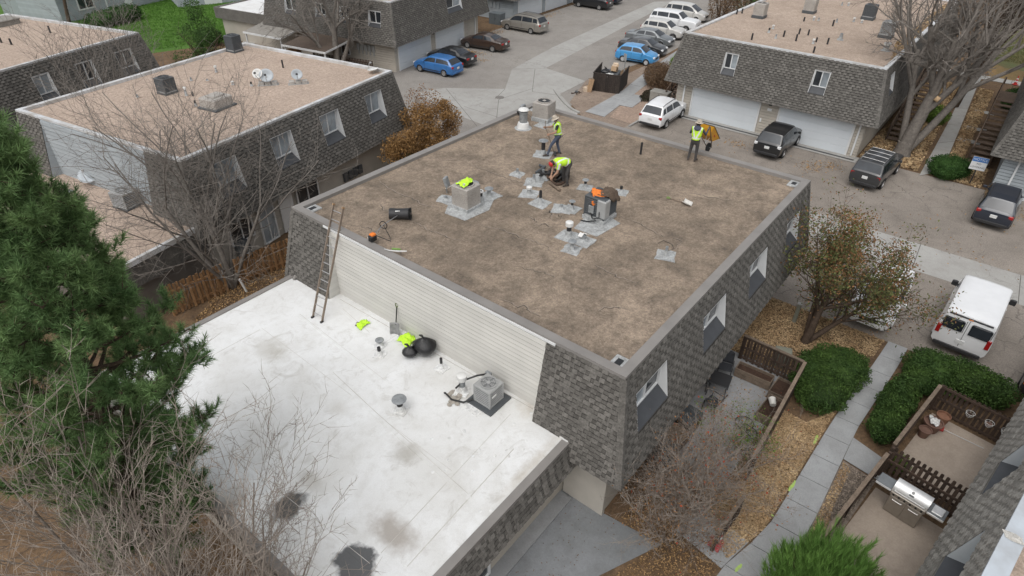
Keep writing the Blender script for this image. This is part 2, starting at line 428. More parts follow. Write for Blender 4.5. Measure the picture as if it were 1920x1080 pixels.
# dirt lot by the trash enclosure and kerb
sheet('dirt_lot',pxs((1068,192),(1098,152),(1120,140),(1185,150),(1150,200),(1120,215),(1085,212)),.020,M_dirt)
kp=[G(*p) for p in ((1040,170),(1048,182),(1060,196),(1072,206),(1086,213))]
kb=MB()
for i in range(len(kp)-1):
    a,b_=kp[i],kp[i+1]; d=(b_-a).normalized(); n=Vector((-d.y,d.x,0))*.09
    kb.slab4(a-n+Vector((0,0,.13)),b_-n+Vector((0,0,.13)),b_+n+Vector((0,0,.13)),a+n+Vector((0,0,.13)),(0,0,1),.13)
struct(kb.build('kerb',M_conc))
# pebble bed and walk in front of the far garage block
sheet('pebble_bed',ccw([(40.2,20.55),(44.55,20.55),(44.6,19.75),(56,20.2),(56,25.2),(46,23.9),(40.4,22.6)]),.024,M_peb)
struct(MB().box(39.6,20.42,0,44.3,20.56,.12).build('kerb',M_conc))
sw=struct(MB().build('sidewalk',M_walk)) if False else None
def walk(name, left, right, n, m, z=.06, gap=.012, jit=.0):
    "pavement of separate slabs between two edge polylines"
    root=MB(); 
    L=[Vector((p[0],p[1],0)) for p in left]; Rr=[Vector((p[0],p[1],0)) for p in right]
    def at(P,t):
        ls=[(P[i+1]-P[i]).length for i in range(len(P)-1)]; T=t*sum(ls)
        for i,l in enumerate(ls):
            if T<=l+1e-9: return P[i].lerp(P[i+1],T/l)
            T-=l
        return P[-1]
    poly=[p for p in L]+[p for p in Rr[::-1]]
    base=sheet(name,ccw([(p.x,p.y) for p in poly]),.028,M_joint)
    for i in range(n):
        t0,t1=i/n,(i+1)/n
        a,b_,c,d=at(L,t0),at(L,t1),at(Rr,t1),at(Rr,t0)
        e=(b_-a).normalized()*gap; 
        up=Vector((0,0,z+random.uniform(-jit,jit)))
        q=[a+e+up,b_-e+up,c-e+up,d+e+up]
        ar=sum(q[k].x*q[(k+1)%4].y-q[(k+1)%4].x*q[k].y for k in range(4))
        if ar<0:q=q[::-1]
        MB().slab4(*q,(0,0,1),z-.03).build('slab',m,base)
    return base
walk('sidewalk',[(40.1,24.6),(46,24.9),(51.6,25.9),(60,27.0),(70,28.2)],[(40.1,22.9),(46,23.75),(51.6,24.6),(60,25.6),(70,26.9)],15,M_walk,.05,.012,.01)
walk('sidewalk_landing',[(43.0,23.4),(46,23.7)],[(43.2,22.3),(46.2,22.6)],2,M_walk,.07)
struct(sheet('garage_apron',[(43.7,6.0),(44.75,6.0),(44.75,20),(43.7,20)],.030,M_conc))
struct(MB().box(43.98,6.2,.031,44.18,19.3,.036).build('drain_grate',M_dark))
# walk between the right hand patios
walk('sidewalk',[(25.6,-.02),(23.86,.10),(19.5,.5),(13.59,.75),(11.79,1.26),(6,1.9)],[(25.6,-.75),(24.07,-.68),(19.6,-.30),(14.3,-.28),(11.6,.2),(6,.75)],17,M_walk,.055)
walk('patio_path',[(19.15,-.30),(18.75,-1.55)],[(17.95,-.30),(17.75,-1.45)][0:2],1,M_walk,.05)
walk('patio_path',[(12.9,1.0),(13.2,2.7)],[(11.6,1.3),(11.9,2.9)],1,M_walk,.05)
sheet('pebble_bed',ccw([(17.9,-.32),(17.7,-1.4),(13.0,-.8),(13.0,-.25)]),.020,M_grav)
# paint marks sprayed on the walk
M_spray=mat('green_spray_paint',(.42,.62,.10),.7,.4,14,(.33,.42,.2))
for (x0,y0),(x1,y1) in (((1526,833),(1533,815)),((1479,921),(1492,901)),((1378,1072),(1391,1058)),((1447,967),(1449,965))):
    a,b_=G(x0,y0,.06),G(x1,y1,.06); d=(b_-a); n=Vector((-d.y,d.x,0)).normalized()*.05
    pts=[a+d*t+n*(s*random.uniform(.4,1.2)) for t,s in ((0,.5),(.25,1),(.5,1),(.75,1),(1,.5),(1,-.5),(.75,-1),(.5,-1),(.25,-1),(0,-.5))]
    o=struct(MB().add([(p.x,p.y,.0595) for p in pts],[tuple(range(9,-1,-1))]).build('spray_mark',M_spray))
# patios
sheet('patio_pad',[(14.2,2.45),(20.9,2.2),(20.9,5.2),(13.6,5.2)],.020,M_pad)
sheet('door_pad',ccw([(4.0,6.6),(11.0,6.45),(11.0,5.1),(11.2,3.0),(8.6,4.2),(4.0,5.2)]),.026,ground_mat('dark_door_pad',(.235,.245,.255),(.19,.20,.205),(.13,.13,.13),.6,2.5,55,0,.4,.2,gr=.35))
struct(MB().box(4.0,5.95,.0,10.8,6.6,.10).build('door_step',M_pad))
BRR=R(-9.3)
def BRp(t,s,z=0):
    "point along the right hand block: t along its fence line, s towards the block"
    return Vector((18.0+t*math.cos(BRR)+s*math.sin(BRR), -1.37+t*math.sin(BRR)-s*math.cos(BRR), z))
for t0,t1 in ((-4.6,-.45),(.55,4.45)):
    sheet('patio_pad',ccw([tuple(BRp(t0,.18)[:2]),tuple(BRp(t1-.1,.18)[:2]),tuple(BRp(t1-.1,3.2)[:2]),tuple(BRp(t0,3.2)[:2])]),.022,M_padb)
# lawns and paths behind
sheet('lawn',ccw([(14,62),(26,64.5),(34,62),(36.5,64),(41,66),(60,72),(80,130),(-20,140),(0,70)]),.008,M_lawn)
sheet('lawn',ccw([(78,3.5),(130,4),(130,-30),(80,-30),(75,-1.0),(75,1.2)]),.012,ground_mat('dull_lawn_soil',(.12,.14,.06),(.15,.125,.06),(.10,.085,.045),.25,1.5,30,0,.5,.9))
sheet('leafy_lawn',ccw([(70.5,1.6),(78,3.0),(75.5,1.0),(75.5,-8),(72,-8)]),.016,M_dry)
walk('garden_path',[(44.3,2.35),(50,2.45),(56.6,2.6),(67.6,3.0),(71,3.2)],[(45.9,1.4),(50,1.5),(56.6,1.75),(67.6,2.2),(71,2.2)],12,M_conc,.045,.02,.015)
walk('garden_path',[(70.0,14),(70.0,2),(70.0,-14)],[(71.3,14),(71.3,2),(71.3,-14)],14,M_conc,.06,.02,.01)
for x in (52.5,55.5,60): walk('stepping_path',[(x,1.5),(x,.1)],[(x+.7,1.5),(x+.7,.1)],1,M_conc,.04)
walk('garden_path',[(33,60.4),(36.2,63.2),(44,68)],[(33.6,59.2),(36.9,62.0),(44.6,66.8)],5,M_conc,.05)
walk('garden_path',[(20,52),(27,56.5),(33.6,60)],[(20.6,50.8),(27.6,55.3),(34,59)],6,M_conc,.05)
# ================================================================ buildings
TABMESH={}
def tab_mesh(w,h,m,lift):
    key=(round(w,2),round(h,2),m.name,lift)
    if key not in TABMESH:
        w,h=key[0],key[1]; b=MB()
        # wedge: thin at its top edge, thick at the butt
        b.add([(0,0,.002),(w,0,.002),(w,h,lift),(0,h,lift),(0,h,-.002),(w,h,-.002)],
              [(0,3,2,1),(3,4,5,2),(0,4,3),(1,2,5)])
        TABMESH[key]=b.mesh('shingle',m)
    return TABMESH[key]

class Block:
    """flat roofed block with a shingled mansard. local frame: x along length L, y along width W, roof rectangle at z=zt"""
    def __init__(s, name, o, rot, L, W, label, zt=5.85, zb=2.4, k=.19, cop=None, roof=None, tab=None, back=None, copw=.26, single=False, wallm=None, gz=0.0):
        s.o=Vector((o[0],o[1],0)); s.rot=R(rot); s.L=L; s.W=W; s.zt=zt; s.zb=zb; s.k=k
        s.tab=tab or M_sh; s.back=back or M_shb; s.single=single; s.tabs=[]
        s.root=thing(name,(o[0],o[1],0),R(rot),label,'building')
        s.mw=Matrix.Translation(s.o)@Matrix.Rotation(s.rot,4,'Z')
        s.roofm=roof; s.copm=cop or M_cop; s.copw=copw; s.wallm=wallm or M_beige
    def face(s, f):
        L,W=s.L,s.W
        return {'A':(Vector((0,0,0)),Vector((1,0,0)),Vector((0,-1,0)),L),
                'B':(Vector((0,W,0)),Vector((0,-1,0)),Vector((-1,0,0)),W),
                'C':(Vector((L,0,0)),Vector((0,1,0)),Vector((1,0,0)),W),
                'D':(Vector((L,W,0)),Vector((-1,0,0)),Vector((0,1,0)),L)}[f]
    def P(s,f,t,z,lift=0.):
        o,u,n,_=s.face(f); N=(n+Vector((0,0,s.k))).normalized()
        return o+u*t+n*(s.k*(s.zt-z))+Vector((0,0,z))+N*lift
    def mansard(s, f, t0=None, t1=None, hip=(1,1), openings=(), z1=None, zb=None):
        o,u,n,Ln=s.face(f); t0=0 if t0 is None else t0; t1=Ln if t1 is None else t1
        zt=s.zt-.06; zb=s.zb if zb is None else zb
        ext=lambda z:s.k*(s.zt-z)
        lo=lambda z:t0-hip[0]*ext(z); hi=lambda z:t1+hip[1]*ext(z)
        # backing sheet with openings cut out
        zs=sorted({zt,zb}|{z for op in openings for z in op[2:4] if zb<z<zt},reverse=True)
        ts=sorted({t for op in openings for t in op[0:2]})
        b=MB()
        for i in range(len(zs)-1):
            za,zc=zs[i],zs[i+1]; cuts=['lo']+ts+['hi']
            for j in range(len(cuts)-1):
                ga=lambda z,c: lo(z) if c=='lo' else hi(z) if c=='hi' else c
                tm=(ga((za+zc)/2,cuts[j])+ga((za+zc)/2,cuts[j+1]))/2; zm=(za+zc)/2
                if any(op[0]<tm<op[1] and op[2]<zm<op[3] for op in openings): continue
                b.quad(s.P(f,ga(zc,cuts[j]),zc),s.P(f,ga(zc,cuts[j+1]),zc),s.P(f,ga(za,cuts[j+1]),za),s.P(f,ga(za,cuts[j]),za))
        b.build('mansard_backing',s.back,s.root)
        # laminated shingles: a stepped under layer per course, raised tabs in a staggered weave on top
        sl=math.sqrt(1+s.k*s.k); e=.15; nco=int((zt-zb)*sl/e); un=MB()
        def cut(a,c,zc,zd):
            segs=[(a,c)]
            for op in openings:
                if zd<op[3]-.02 and zc>op[2]+.02:
                    ns=[]
                    for x,y in segs:
                        if y<=op[0] or x>=op[1]: ns.append((x,y)); continue
                        if x<op[0]: ns.append((x,op[0]))
                        if y>op[1]: ns.append((op[1],y))
                    segs=ns
            return segs
        for r in range(nco):
            zc=zt-(r)*e/sl; zd=zc-e/sl
            for x,y in cut(lo(zd),hi(zd),zc,zd):
                P=lambda t,z,l:s.P(f,t,z,l)
                zm=zc-(zc-zd)*.30
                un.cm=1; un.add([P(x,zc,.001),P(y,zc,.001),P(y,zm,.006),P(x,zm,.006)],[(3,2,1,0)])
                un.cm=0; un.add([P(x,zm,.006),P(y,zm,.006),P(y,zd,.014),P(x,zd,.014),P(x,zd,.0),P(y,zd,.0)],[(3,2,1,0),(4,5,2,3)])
            per=.335; i0=int(math.floor(lo(zd)/per))-1; t=i0*per+(per/2 if r%2 else 0)
            while t<hi(zd):
                j=random.uniform(-.03,.03); w=.185+random.uniform(-.025,.045) if random.random()<.93 else .33
                a,c=max(t+j,lo(zd)),min(t+j+w,hi(zd)); t+=per
                for x,y in cut(a,c,zc,zd):
                    if y-x>.04: s.tabs.append((f,x,y-x,zc-.022,e-.022))
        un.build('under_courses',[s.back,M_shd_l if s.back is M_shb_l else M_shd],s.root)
    def finish_tabs(s, n_single=300):
        L=[]
        for (f,t,w,z,e) in s.tabs:
            p=s.mw@s.P(f,t+w/2,z-e/2); L.append(((p-CAMP).length,f,t,w,z,e))
        L.sort(key=lambda a:a[0])
        vis=[]
        rest=MB(); cnt=0
        for (d,f,t,w,z,e) in L:
            o,u,n,_=s.face(f); N=(n+Vector((0,0,s.k))).normalized(); D=u.cross(N)
            if D.z>0: D=-D
            p=s.P(f,t,z,.010)
            # frame: x=u, y=D (down slope), z=N ; keep right handed
            flip = u.cross(D).dot(N)<0
            if s.single and cnt<n_single:
                q=s.mw@p; cc=RM.T@np.array(q-CAMP)
                ux,uy=960+FPX*cc[0]/cc[2],540+FPX*cc[1]/cc[2]
                if -20<ux<1940 and -20<uy<1100:
                    lift=random.choice((.018,.022,.028))
                    m=Matrix.Identity(4)
                    pp=p+u*(round(w,2) if flip else 0); uu=-u if flip else u
                    for i in range(3): m[i][0]=uu[i]; m[i][1]=D[i]; m[i][2]=N[i]; m[i][3]=pp[i]
                    link('shingle',tab_mesh(w,e,s.tab,lift),s.root,mat=m); cnt+=1; continue
            lift=random.choice((.018,.022,.028))
            a,b_,c,d2=p,p+u*w,p+u*w+D*e,p+D*e
            v=[a+N*.002,b_+N*.002,c+N*lift,d2+N*lift,d2-N*.002,c-N*.002]
            fs=[(0,3,2,1),(3,4,5,2),(0,4,3),(1,2,5)]
            if flip: fs=[x[::-1] for x in fs]
            rest.add(v,fs)
        if rest.v: stuff(rest.build('shingle_field',s.tab,s.root))
    def window(s, f, t0, t1, z0=3.65, z1=4.95, wz=4.0, recess=.10, glass=None, frame=None, double=True):
        "recessed upright window in the mansard: cheeks, sloped sill, frame, mullion, panes"
        o,u,n,_=s.face(f); glass=glass or M_glass; frame=frame or M_white
        off=s.k*(s.zt-z1)-recess
        Q=lambda t,z,d=0.: o+u*t+n*(off+d)+Vector((0,0,z))
        # cheeks
        for t,sg in ((t0,1),(t1,-1)):
            cb=MB(); a,b_,c,d=s.P(f,t,z0),s.P(f,t,z1),Q(t,z1),Q(t,wz-.02)
            x=u*(.025*sg)
            cb.add([a,b_,c,d,a+x,b_+x,c+x,d+x],[(0,1,2,3),(7,6,5,4),(0,4,5,1),(1,5,6,2),(2,6,7,3),(3,7,4,0)])
            cb.build('window_cheek',frame,s.root)
        MB().slab4(s.P(f,t0+.03,z0,.012),s.P(f,t1-.03,z0,.012),Q(t1-.03,wz),Q(t0+.03,wz),(0,0,1),.03).build('sill_flashing',M_sill,s.root)
        MB().slab4(s.P(f,t0+.03,z1-.002),s.P(f,t1-.03,z1-.002),Q(t1-.03,z1-.002),Q(t0+.03,z1-.002),(0,0,1),.03).build('window_head',frame,s.root)
        fr=MB(); w=.055; rotm=Matrix((u,n,Vector((0,0,1)))).transposed()
        def bar(ta,tb,za,zb_,d,th): fr.obox(Q((ta+tb)/2,(za+zb_)/2,d),(tb-ta,th,zb_-za),rotm)
        a,b_=t0+.03,t1-.03
        bar(a,b_,wz,wz+w,.03,.07); bar(a,b_,z1-.035-w,z1-.035,.03,.07); bar(a,a+w,wz+w,z1-.035-w,.03,.07); bar(b_-w,b_,wz+w,z1-.035-w,.03,.07)
        tm=(a+b_)/2; bar(tm-.03,tm+.03,wz+w,z1-.035-w,.025,.06)
        win=fr.build('window_frame',frame,s.root)
        for k,(ta,tb,dd) in enumerate(((a+w,tm-.03,.012),(tm+.03,b_-w,0))):
            p=MB(); p.obox(Q((ta+tb)/2,(wz+w+z1-.035-w)/2,dd),(tb-ta,.012,z1-.035-2*w-wz),rotm)
            p.build('pane',glass if not isinstance(glass,(list,tuple)) else glass[k],win)
    def roof(s, depth=.13, parapet_in=None, seg=None, sides='ABCD'):
        L,W,zt,cw=s.L,s.W,s.zt,s.copw
        b=MB(); b.box(cw*.6,cw*.6,zt-depth-.3,L-cw*.6,W-cw*.6,zt-depth); b.build('roof_surface',s.roofm,s.root)
        # coping: folded metal lengths along each side
        for f in sides:
            o,u,n,Ln=s.face(f); ls=seg or Ln
            t=0.0
            while t<Ln-.01:
                e=min(t+ls,Ln); 
                if Ln-e<.8: e=Ln
                c=MB(); dz=random.uniform(-.006,.006) if seg else 0
                ma=cw if t<.01 else .004; mb=cw if e>Ln-.01 else .004
                z=zt+dz
                O=lambda tt,dn,zz:o+u*tt+n*dn+Vector((0,0,zz))
                ta,tb=t+(.0 if t<.01 else .004),e-(.0 if e>Ln-.01 else .004)
                ia,ib=(ta+cw if t<.01 else ta),(tb-cw if e>Ln-.01 else tb)
                ea,eb=(ta-.03 if t<.01 else ta),(tb+.03 if e>Ln-.01 else tb)
                vs=[O(ea,.03,z),O(eb,.03,z),O(ib,-cw,z-.012),O(ia,-cw,z-.012),O(ea,.03,z-.11),O(eb,.03,z-.11),O(ib,-cw,z-.11-.2),O(ia,-cw,z-.11-.2)]
                c.add(vs,[(0,1,2,3),(4,5,1,0),(3,2,6,7),(7,6,5,4),(1,5,6,2),(0,3,7,4)])
                c.build('coping',s.copm,s.root)
                t=e
    def ground_floor(s, inset=.0, m=None, z0=0, z1=None):
        z1=s.zb+.02 if z1 is None else z1
        MB().box(inset,inset,z0,s.L-inset,s.W-inset,z1).build('ground_floor_wall',m or s.wallm,s.root)
        k=s.k*(s.zt-s.zb)
        sf=MB()
        z=s.zb+.01
        for (x0,y0,x1,y1) in ((-k+.01,-k+.01,s.L+k-.01,-.001),(-k+.01,s.W+.001,s.L+k-.01,s.W+k-.01),(-k+.01,0,-.001,s.W),(s.L+.001,0,s.L+k-.01,s.W)):
            sf.add([(x0,y0,z),(x0,y1,z),(x1,y1,z),(x1,y0,z)],[(0,1,2,3)])
        sf.build('soffit',M_soffit,s.root)
    def hipcap(s,f0):
        "row of bent cap shingles down the hip between two faces, at the start of face f0"
        z=s.zt-.1
        prev={'A':'B','B':'D','C':'A','D':'C'}[f0]
        o,u,n,_=s.face(f0); o2,u2,n2,L2=s.face(prev)
        while z>s.zb+.05:
            z2=z-.17
            b=MB()
            def pt(zz,w,lf): 
                k=s.k*(s.zt-zz)
                return (s.P(f0,-k,zz,lf), s.P(f0,-k+w,zz,lf), s.P(prev,L2+k-w,zz,lf))
            c0,a0,b0=pt(z,.14,.024); c1,a1,b1=pt(z2,.15,.04)
            out=(n+n2).normalized()
            c0=c0+out*.02; c1=c1+out*.03
            b.add([c0,a0,a1,c1,b0,b1],[(0,3,2,1),(0,4,5,3)]); b.build('hip_cap',s.tab,s.root); z-=.165
    def boards(s,f,t0,t1,z0,z1,m,off=.0,e=.165,single=True,name='siding_board',slopeL=0,slopeR=0):
        "clapboards on an upright wall plane; off: distance outwards from the roof rectangle"
        o,u,n,_=s.face(f); B=MB(); z=z1
        O=lambda t,d,zz:o+u*t+n*(off+d)+Vector((0,0,zz))
        while z>z0+.03:
            zz=max(z-e,z0); b=MB() if single else B
            zg=z-.028
            v=[O(t0,.0,zg),O(t1,.0,zg),O(t1,.040,zg-.006),O(t0,.040,zg-.006),O(t1,.062,zz),O(t0,.062,zz),O(t0,0,zz),O(t1,0,zz)]
            b.add(v,[(3,2,1,0),(5,4,2,3),(6,7,4,5),(0,6,5,3),(1,2,4,7)])
            if single: b.build(name,m,s.root)
            z=zz
        if not single: B.build('siding',m,s.root)
    def wbox(s,f,t0,t1,z0,z1,d0,d1,m,name):
        "upright box on a wall face"
        o,u,n,_=s.face(f); rotm=Matrix((u,n,Vector((0,0,1)))).transposed()
        return MB().obox(o+u*(t0+t1)/2+n*(d0+d1)/2+Vector((0,0,(z0+z1)/2)),(t1-t0,d1-d0,z1-z0),rotm).build(name,m,s.root)
    def garage(s,f,t0,t1,h=2.13,d=.0,off=0.0):
        n=4
        o,u,nn,_=s.face(f); rotm=Matrix((u,nn,Vector((0,0,1)))).transposed()
        fr=MB(); 
        for a,b_,za,zb_ in ((t0-.12,t0,0,h+.12),(t1,t1+.12,0,h+.12),(t0,t1,h,h+.12)):
            fr.obox(o+u*(a+b_)/2+nn*(off+.035)+Vector((0,0,(za+zb_)/2)),(b_-a,.07,zb_-za),rotm)
        g=fr.build('garage_door',M_white,s.root)
        for i in range(n):
            za,zb_=.02+i*(h-.02)/n,.02+(i+1)*(h-.02)/n-.012
            MB().bbox(o+u*(t0+t1)/2+nn*(off-.005+.02)+Vector((0,0,(za+zb_)/2)),(t1-t0-.01,.05,zb_-za),.008,rotm).build('door_section',M_door,g)
    def wallwin(s,f,t0,t1,z0,z1,off=0.,glass=None,w=.07):
        o,u,n,_=s.face(f); rotm=Matrix((u,n,Vector((0,0,1)))).transposed()
        fr=MB()
        for a,b_,za,zb_ in ((t0,t1,z0,z0+w),(t0,t1,z1-w,z1),(t0,t0+w,z0+w,z1-w),(t1-w,t1,z0+w,z1-w),((t0+t1)/2-.025,(t0+t1)/2+.025,z0+w,z1-w)):
            fr.obox(o+u*(a+b_)/2+n*(off+.04)+Vector((0,0,(za+zb_)/2)),(b_-a,.08,zb_-za),rotm)
        fo=fr.build('window_frame',M_white,s.root)
        MB().obox(o+u*(t0+t1)/2+n*(off+.02)+Vector((0,0,(z0+z1)/2)),(t1-t0-w,.03,z1-z0-w),rotm).build('pane',glass or M_glassd,fo)

# ---------------------------------------------------------------- main block
main=Block('apartment_block',(11.01,4.90),0,14.71,14.06,'apartment block with brown gravel roof, three workers on top and shingled mansard',roof=M_roof_main,cop=M_cop,single=True)
main.roof(.14)
wins=[(.45,2.24),(4.65,6.40),(8.44,10.14),(12.2,13.7)]
main.mansard('A',openings=[(a,b,3.64,4.95) for a,b in wins])
for a,b in wins: main.window('A',a,b,recess=.17,glass=(M_glass,M_glassd))
SW0,SW1=2.13,11.60     # upright clapboard wall between the two mansard ends, measured from the +y corner
main.mansard('B',0,SW0,hip=(1,0)); main.mansard('B',SW1,14.06,hip=(0,1))
main.mansard('C'); main.mansard('D')
main.hipcap('A'); main.hipcap('B'); main.hipcap('C')
main.finish_tabs(300)
main.boards('B',SW0+.02,SW1-.02,2.9,5.70,M_side,off=.02,e=.165)
main.wbox('B',SW0,SW1,2.2,5.72,-.2,.018,M_beige,'wall_core')
# returns where each mansard end leaves the upright wall
for t,sg in ((SW0,1),(SW1,-1)):
    z=5.70
    while z>2.6:
        zz=z-.148; o,u,n,_=main.face('B')
        a=main.P('B',t,z); b=main.P('B',t,zz); x=u*.02*sg; w=n*.03
        ra=o+u*t+Vector((0,0,z)); rb=o+u*t+Vector((0,0,zz))
        MB().add([a+x,b+x*1.6,rb+x*1.6,ra+x,a,b,rb,ra],[(0,1,2,3),(7,6,5,4),(0,4,5,1),(2,6,7,3),(1,5,6,2),(0,3,7,4)]).build('return_board',M_side,main.root); z=zz
main.wbox('B',SW0-.3,SW1+.3,5.70,5.78,.02,.06,M_white,'frieze_board')
main.ground_floor(.05)
# corner drains (scuppers) on the roof
for (x,y) in ((.45,.45),(14.2,.45),(.5,13.55),(14.2,13.55)):
    MB().bbox((x,y,5.735),(.55,.42,.06),.02).build('scupper_flashing',M_lead,main.root)
    MB().box(x-.13,y-.09,5.767,x+.13,y+.09,5.772).build('drain_opening',M_dark,main.root)
# cracks in the old gravelled felt: thin dark splits with ragged edges
M_crack=mat('open_roof_crack',(.085,.07,.058),.95,.3,8)
M_lip=mat('bleached_crack_lip',(.33,.27,.215),.95,.3,8,fine=40)
CR=[[(868,303),(905,318),(945,333),(985,345),(1010,355)],[(700,335),(740,360),(800,385),(830,395)],[(770,415),(800,430),(845,447),(880,455)],[(885,420),(940,432),(985,448),(1020,460),(1050,480)],[(970,500),(1010,510),(1050,522)],[(1110,495),(1150,515),(1200,535)],[(1155,405),(1200,420),(1235,440),(1262,446)],[(706,380),(728,395),(760,400)],[(1018,402),(1035,398),(1050,404)],[(1030,390),(1036,402),(1030,412)],[(1008,425),(1024,420),(1040,428)],[(985,405),(1000,412),(1010,425)],[(1120,585),(1150,575),(1185,583)],[(985,212),(1010,225)],[(660,420),(690,430),(720,438)],[(1290,360),(1340,372),(1400,378)],[(930,560),(980,575),(1020,600)],[(1040,262),(1070,248)],[(1040,400),(1060,412)],[(1046,396),(1058,392)],[(1400,395),(1440,400)],[(830,300),(868,303)],[(1262,446),(1275,452),(1262,470)]]
for c in CR:
    pts=[]
    for i in range(len(c)-1):
        for k in range(7):
            t=k/7; p=G(c[i][0]*(1-t)+c[i+1][0]*t,c[i][1]*(1-t)+c[i+1][1]*t,5.712); pts.append(p+Vector((random.gauss(0,.05),random.gauss(0,.05),0)))
    for nm,mm,w0,w1,z in (('crack_lip',M_lip,.01,.04,5.7135),('roof_crack',M_crack,.006,.022,5.7165)):
        L_=[];R_=[]
        for i,p in enumerate(pts):
            d=(pts[min(i+1,len(pts)-1)]-pts[max(i-1,0)]).normalized(); n=Vector((-d.y,d.x,0)); w=random.uniform(w0,w1)*math.sin(math.pi*(i+.6)/(len(pts)+.2))
            o_=n*(.03 if nm=='crack_lip' else 0)
            L_.append(p+n*w+o_); R_.append(p-n*w+o_)
        b=MB(); n=len(pts); off_=Vector((11.01,4.90,0)); b.add([(q.x-11.01,q.y-4.90,z) for q in L_+R_],[(n+i,n+i+1,i+1,i) for i in range(n-1)]); b.build(nm,mm,main.root)
# low drift of swept gravel against the far parapet
g=MB(); c_=G(1345,296,5.71); c_.x=25.15; V=[]
for j in range(7):
    for i in range(25):
        a=2*math.pi*i/24; r=j/6; V.append((c_.x-11.01+math.cos(a)*r*.30*(1+.15*math.sin(3*a)),c_.y-4.9+math.sin(a)*r*1.3,5.713+.13*(1-r)**1.3+random.uniform(0,.012)))
g.add(V,[(j*25+i,(j+1)*25+i,(j+1)*25+i+1,j*25+i+1) for j in range(6) for i in range(24)]); g.build('gravel_drift',M_roof_main,main.root,smooth=True)

# ---------------------------------------------------------------- low wing with the white roof
LX0,LX1,LY0,LY1=2.92,10.95,6.02,19.25
wing=thing('low_wing',(LX0,LY0,0),0,'low wing with dirty white membrane roof and grey fascia beside the tall clapboard wall','building')
def wb(x0,y0,z0,x1,y1,z1,m,name,parent=wing): return MB().box(x0-LX0,y0-LY0,z0,x1-LX0,y1-LY0,z1).build(name,m,parent)
wb(LX0+.22,LY0+.22,2.6,LX1+.05,LY1-.2,2.95,M_mem,'roof_membrane')
wb(LX0+.35,LY0+.38,0,LX1+.05,LY1-.3,2.62,M_sidet,'wall')
# raised seams, overlapping strips
M_seamd=mat('dirty_seam_edge',(.60,.585,.55),.8,.35,2.2,(.40,.38,.34))
SEAMH=[.004]
def seam(p,q,w=.13,h=.006):
    SEAMH[0]+=.0012; h=SEAMH[0]
    a,b=G(*p,2.95),G(*q,2.95); d=(b-a).normalized(); n=Vector((-d.y,d.x,0))*w/2; off=Vector((LX0,LY0,-h))
    q_=[a-n-off,b-n-off,b+n-off,a+n-off]
    MB().slab4(*q_,(0,0,1),h+.01).build('membrane_seam',M_mem,wing)
    e_=[a+n-off+Vector((0,0,-.0015)),b+n-off+Vector((0,0,-.0015)),b+n*1.28-off+Vector((0,0,-.0015)),a+n*1.28-off+Vector((0,0,-.0015))]
    MB().slab4(*e_,(0,0,1),h+.006).build('seam_edge',M_seamd,wing)
for p,q in (((488,616),(845,885)),((488,616),(370,680)),((955,775),(712,1035)),((430,850),(690,1060)),((560,590),(720,715)),((640,580),(690,625)),((700,660),(760,620)),((700,775),(880,935)),((960,840),(760,1060)),((620,700),(700,775)),((1010,770),(640,560))):
    seam(p,q,random.choice((.08,.10,.13)))
b=MB()
for k in range(26):
    p=G(random.uniform(760,1000),random.uniform(760,960),2.95)
    if LX0+.3<p.x<LX1 and LY0+.3<p.y<LY1: b.lathe([(.05,0),(.05,.006),(.02,.011)],8,(p.x-LX0,p.y-LY0,2.95))
stuff(b.build('plate_bumps',M_seam,wing))
# edge metal + fascia shingles
wb(LX0,LY0,2.86,LX1-.4,LY0+.24,2.99,M_cop,'edge_coping'); wb(LX0,LY1-.22,2.86,LX1-.1,LY1,2.99,M_cop,'edge_coping'); wb(LX0,LY0+.244,2.86,LX0+.22,LY1-.224,2.985,M_cop,'edge_coping')
wb(10.42,LY0+.05,2.96,10.9,LY0+.34,3.02,M_mem,'membrane_corner')
fz0,fz1=2.05,2.87
sly=.24; sl_=math.hypot(sly,fz1-fz0); Df=Vector((0,-sly,-(fz1-fz0)))/sl_; Nf=Vector((0,-(fz1-fz0),sly))/sl_
for (nm,mm,lf) in (('fascia_backing',M_shd,0),):
    MB().slab4((.06,.02-sly,fz0),(LX1-LX0,.02-sly,fz0),(LX1-LX0,.02,fz1),(.06,.02,fz1),Nf,.05).build(nm,mm,wing)
wb(LX0+.07,LY0+.15,fz0,LX0+.14,LY1-.05,fz1,M_shb,'fascia_backing')
for r in range(6):
    p0=Vector((0,.02,fz1))+Df*(r*.143)+Nf*.004; x=.06+(.17 if r%2 else 0)
    MB().add([p0+Vector((.06,0,0))+Df*.04,p0+Vector((LX1-LX0,0,0))+Df*.04,p0+Vector((LX1-LX0,0,0))+Df*.143+Nf*.012,p0+Vector((.06,0,0))+Df*.143+Nf*.012],[(3,2,1,0)]).build('under_course',M_shb,wing)
    while x<LX1-LX0-.2:
        w=.19+random.uniform(-.03,.05); m=Matrix.Identity(4); pp=p0+Vector((x,0,0))+Df*.018+Nf*.006
        uu=Vector((1,0,0)); 
        if uu.cross(Df).dot(Nf)<0: uu=-uu; pp=pp+Vector((round(w,2),0,0))
        for i in range(3): m[i][0]=uu[i]; m[i][1]=Df[i]; m[i][2]=Nf[i]; m[i][3]=pp[i]
        if random.random()>.05: link('shingle',tab_mesh(w,.125,M_sh,random.choice((.018,.022,.03))),wing,mat=m)
        x+=.335+random.uniform(-.03,.03)
    z=fz1-r*.143; y=LY0+.1
    while y<12:
        w=random.choice((.18,.24,.3)); m=Matrix(((0,0,-1,.062),(-1,0,0,y+w-LY0),(0,-1,0,z),(0,0,0,1)))
        if z-.143>fz0-.05: link('shingle',tab_mesh(w,.143,M_sh,random.choice((.016,.022,.03))),wing,mat=m)
        y+=w+random.choice((.06,.1,.14))
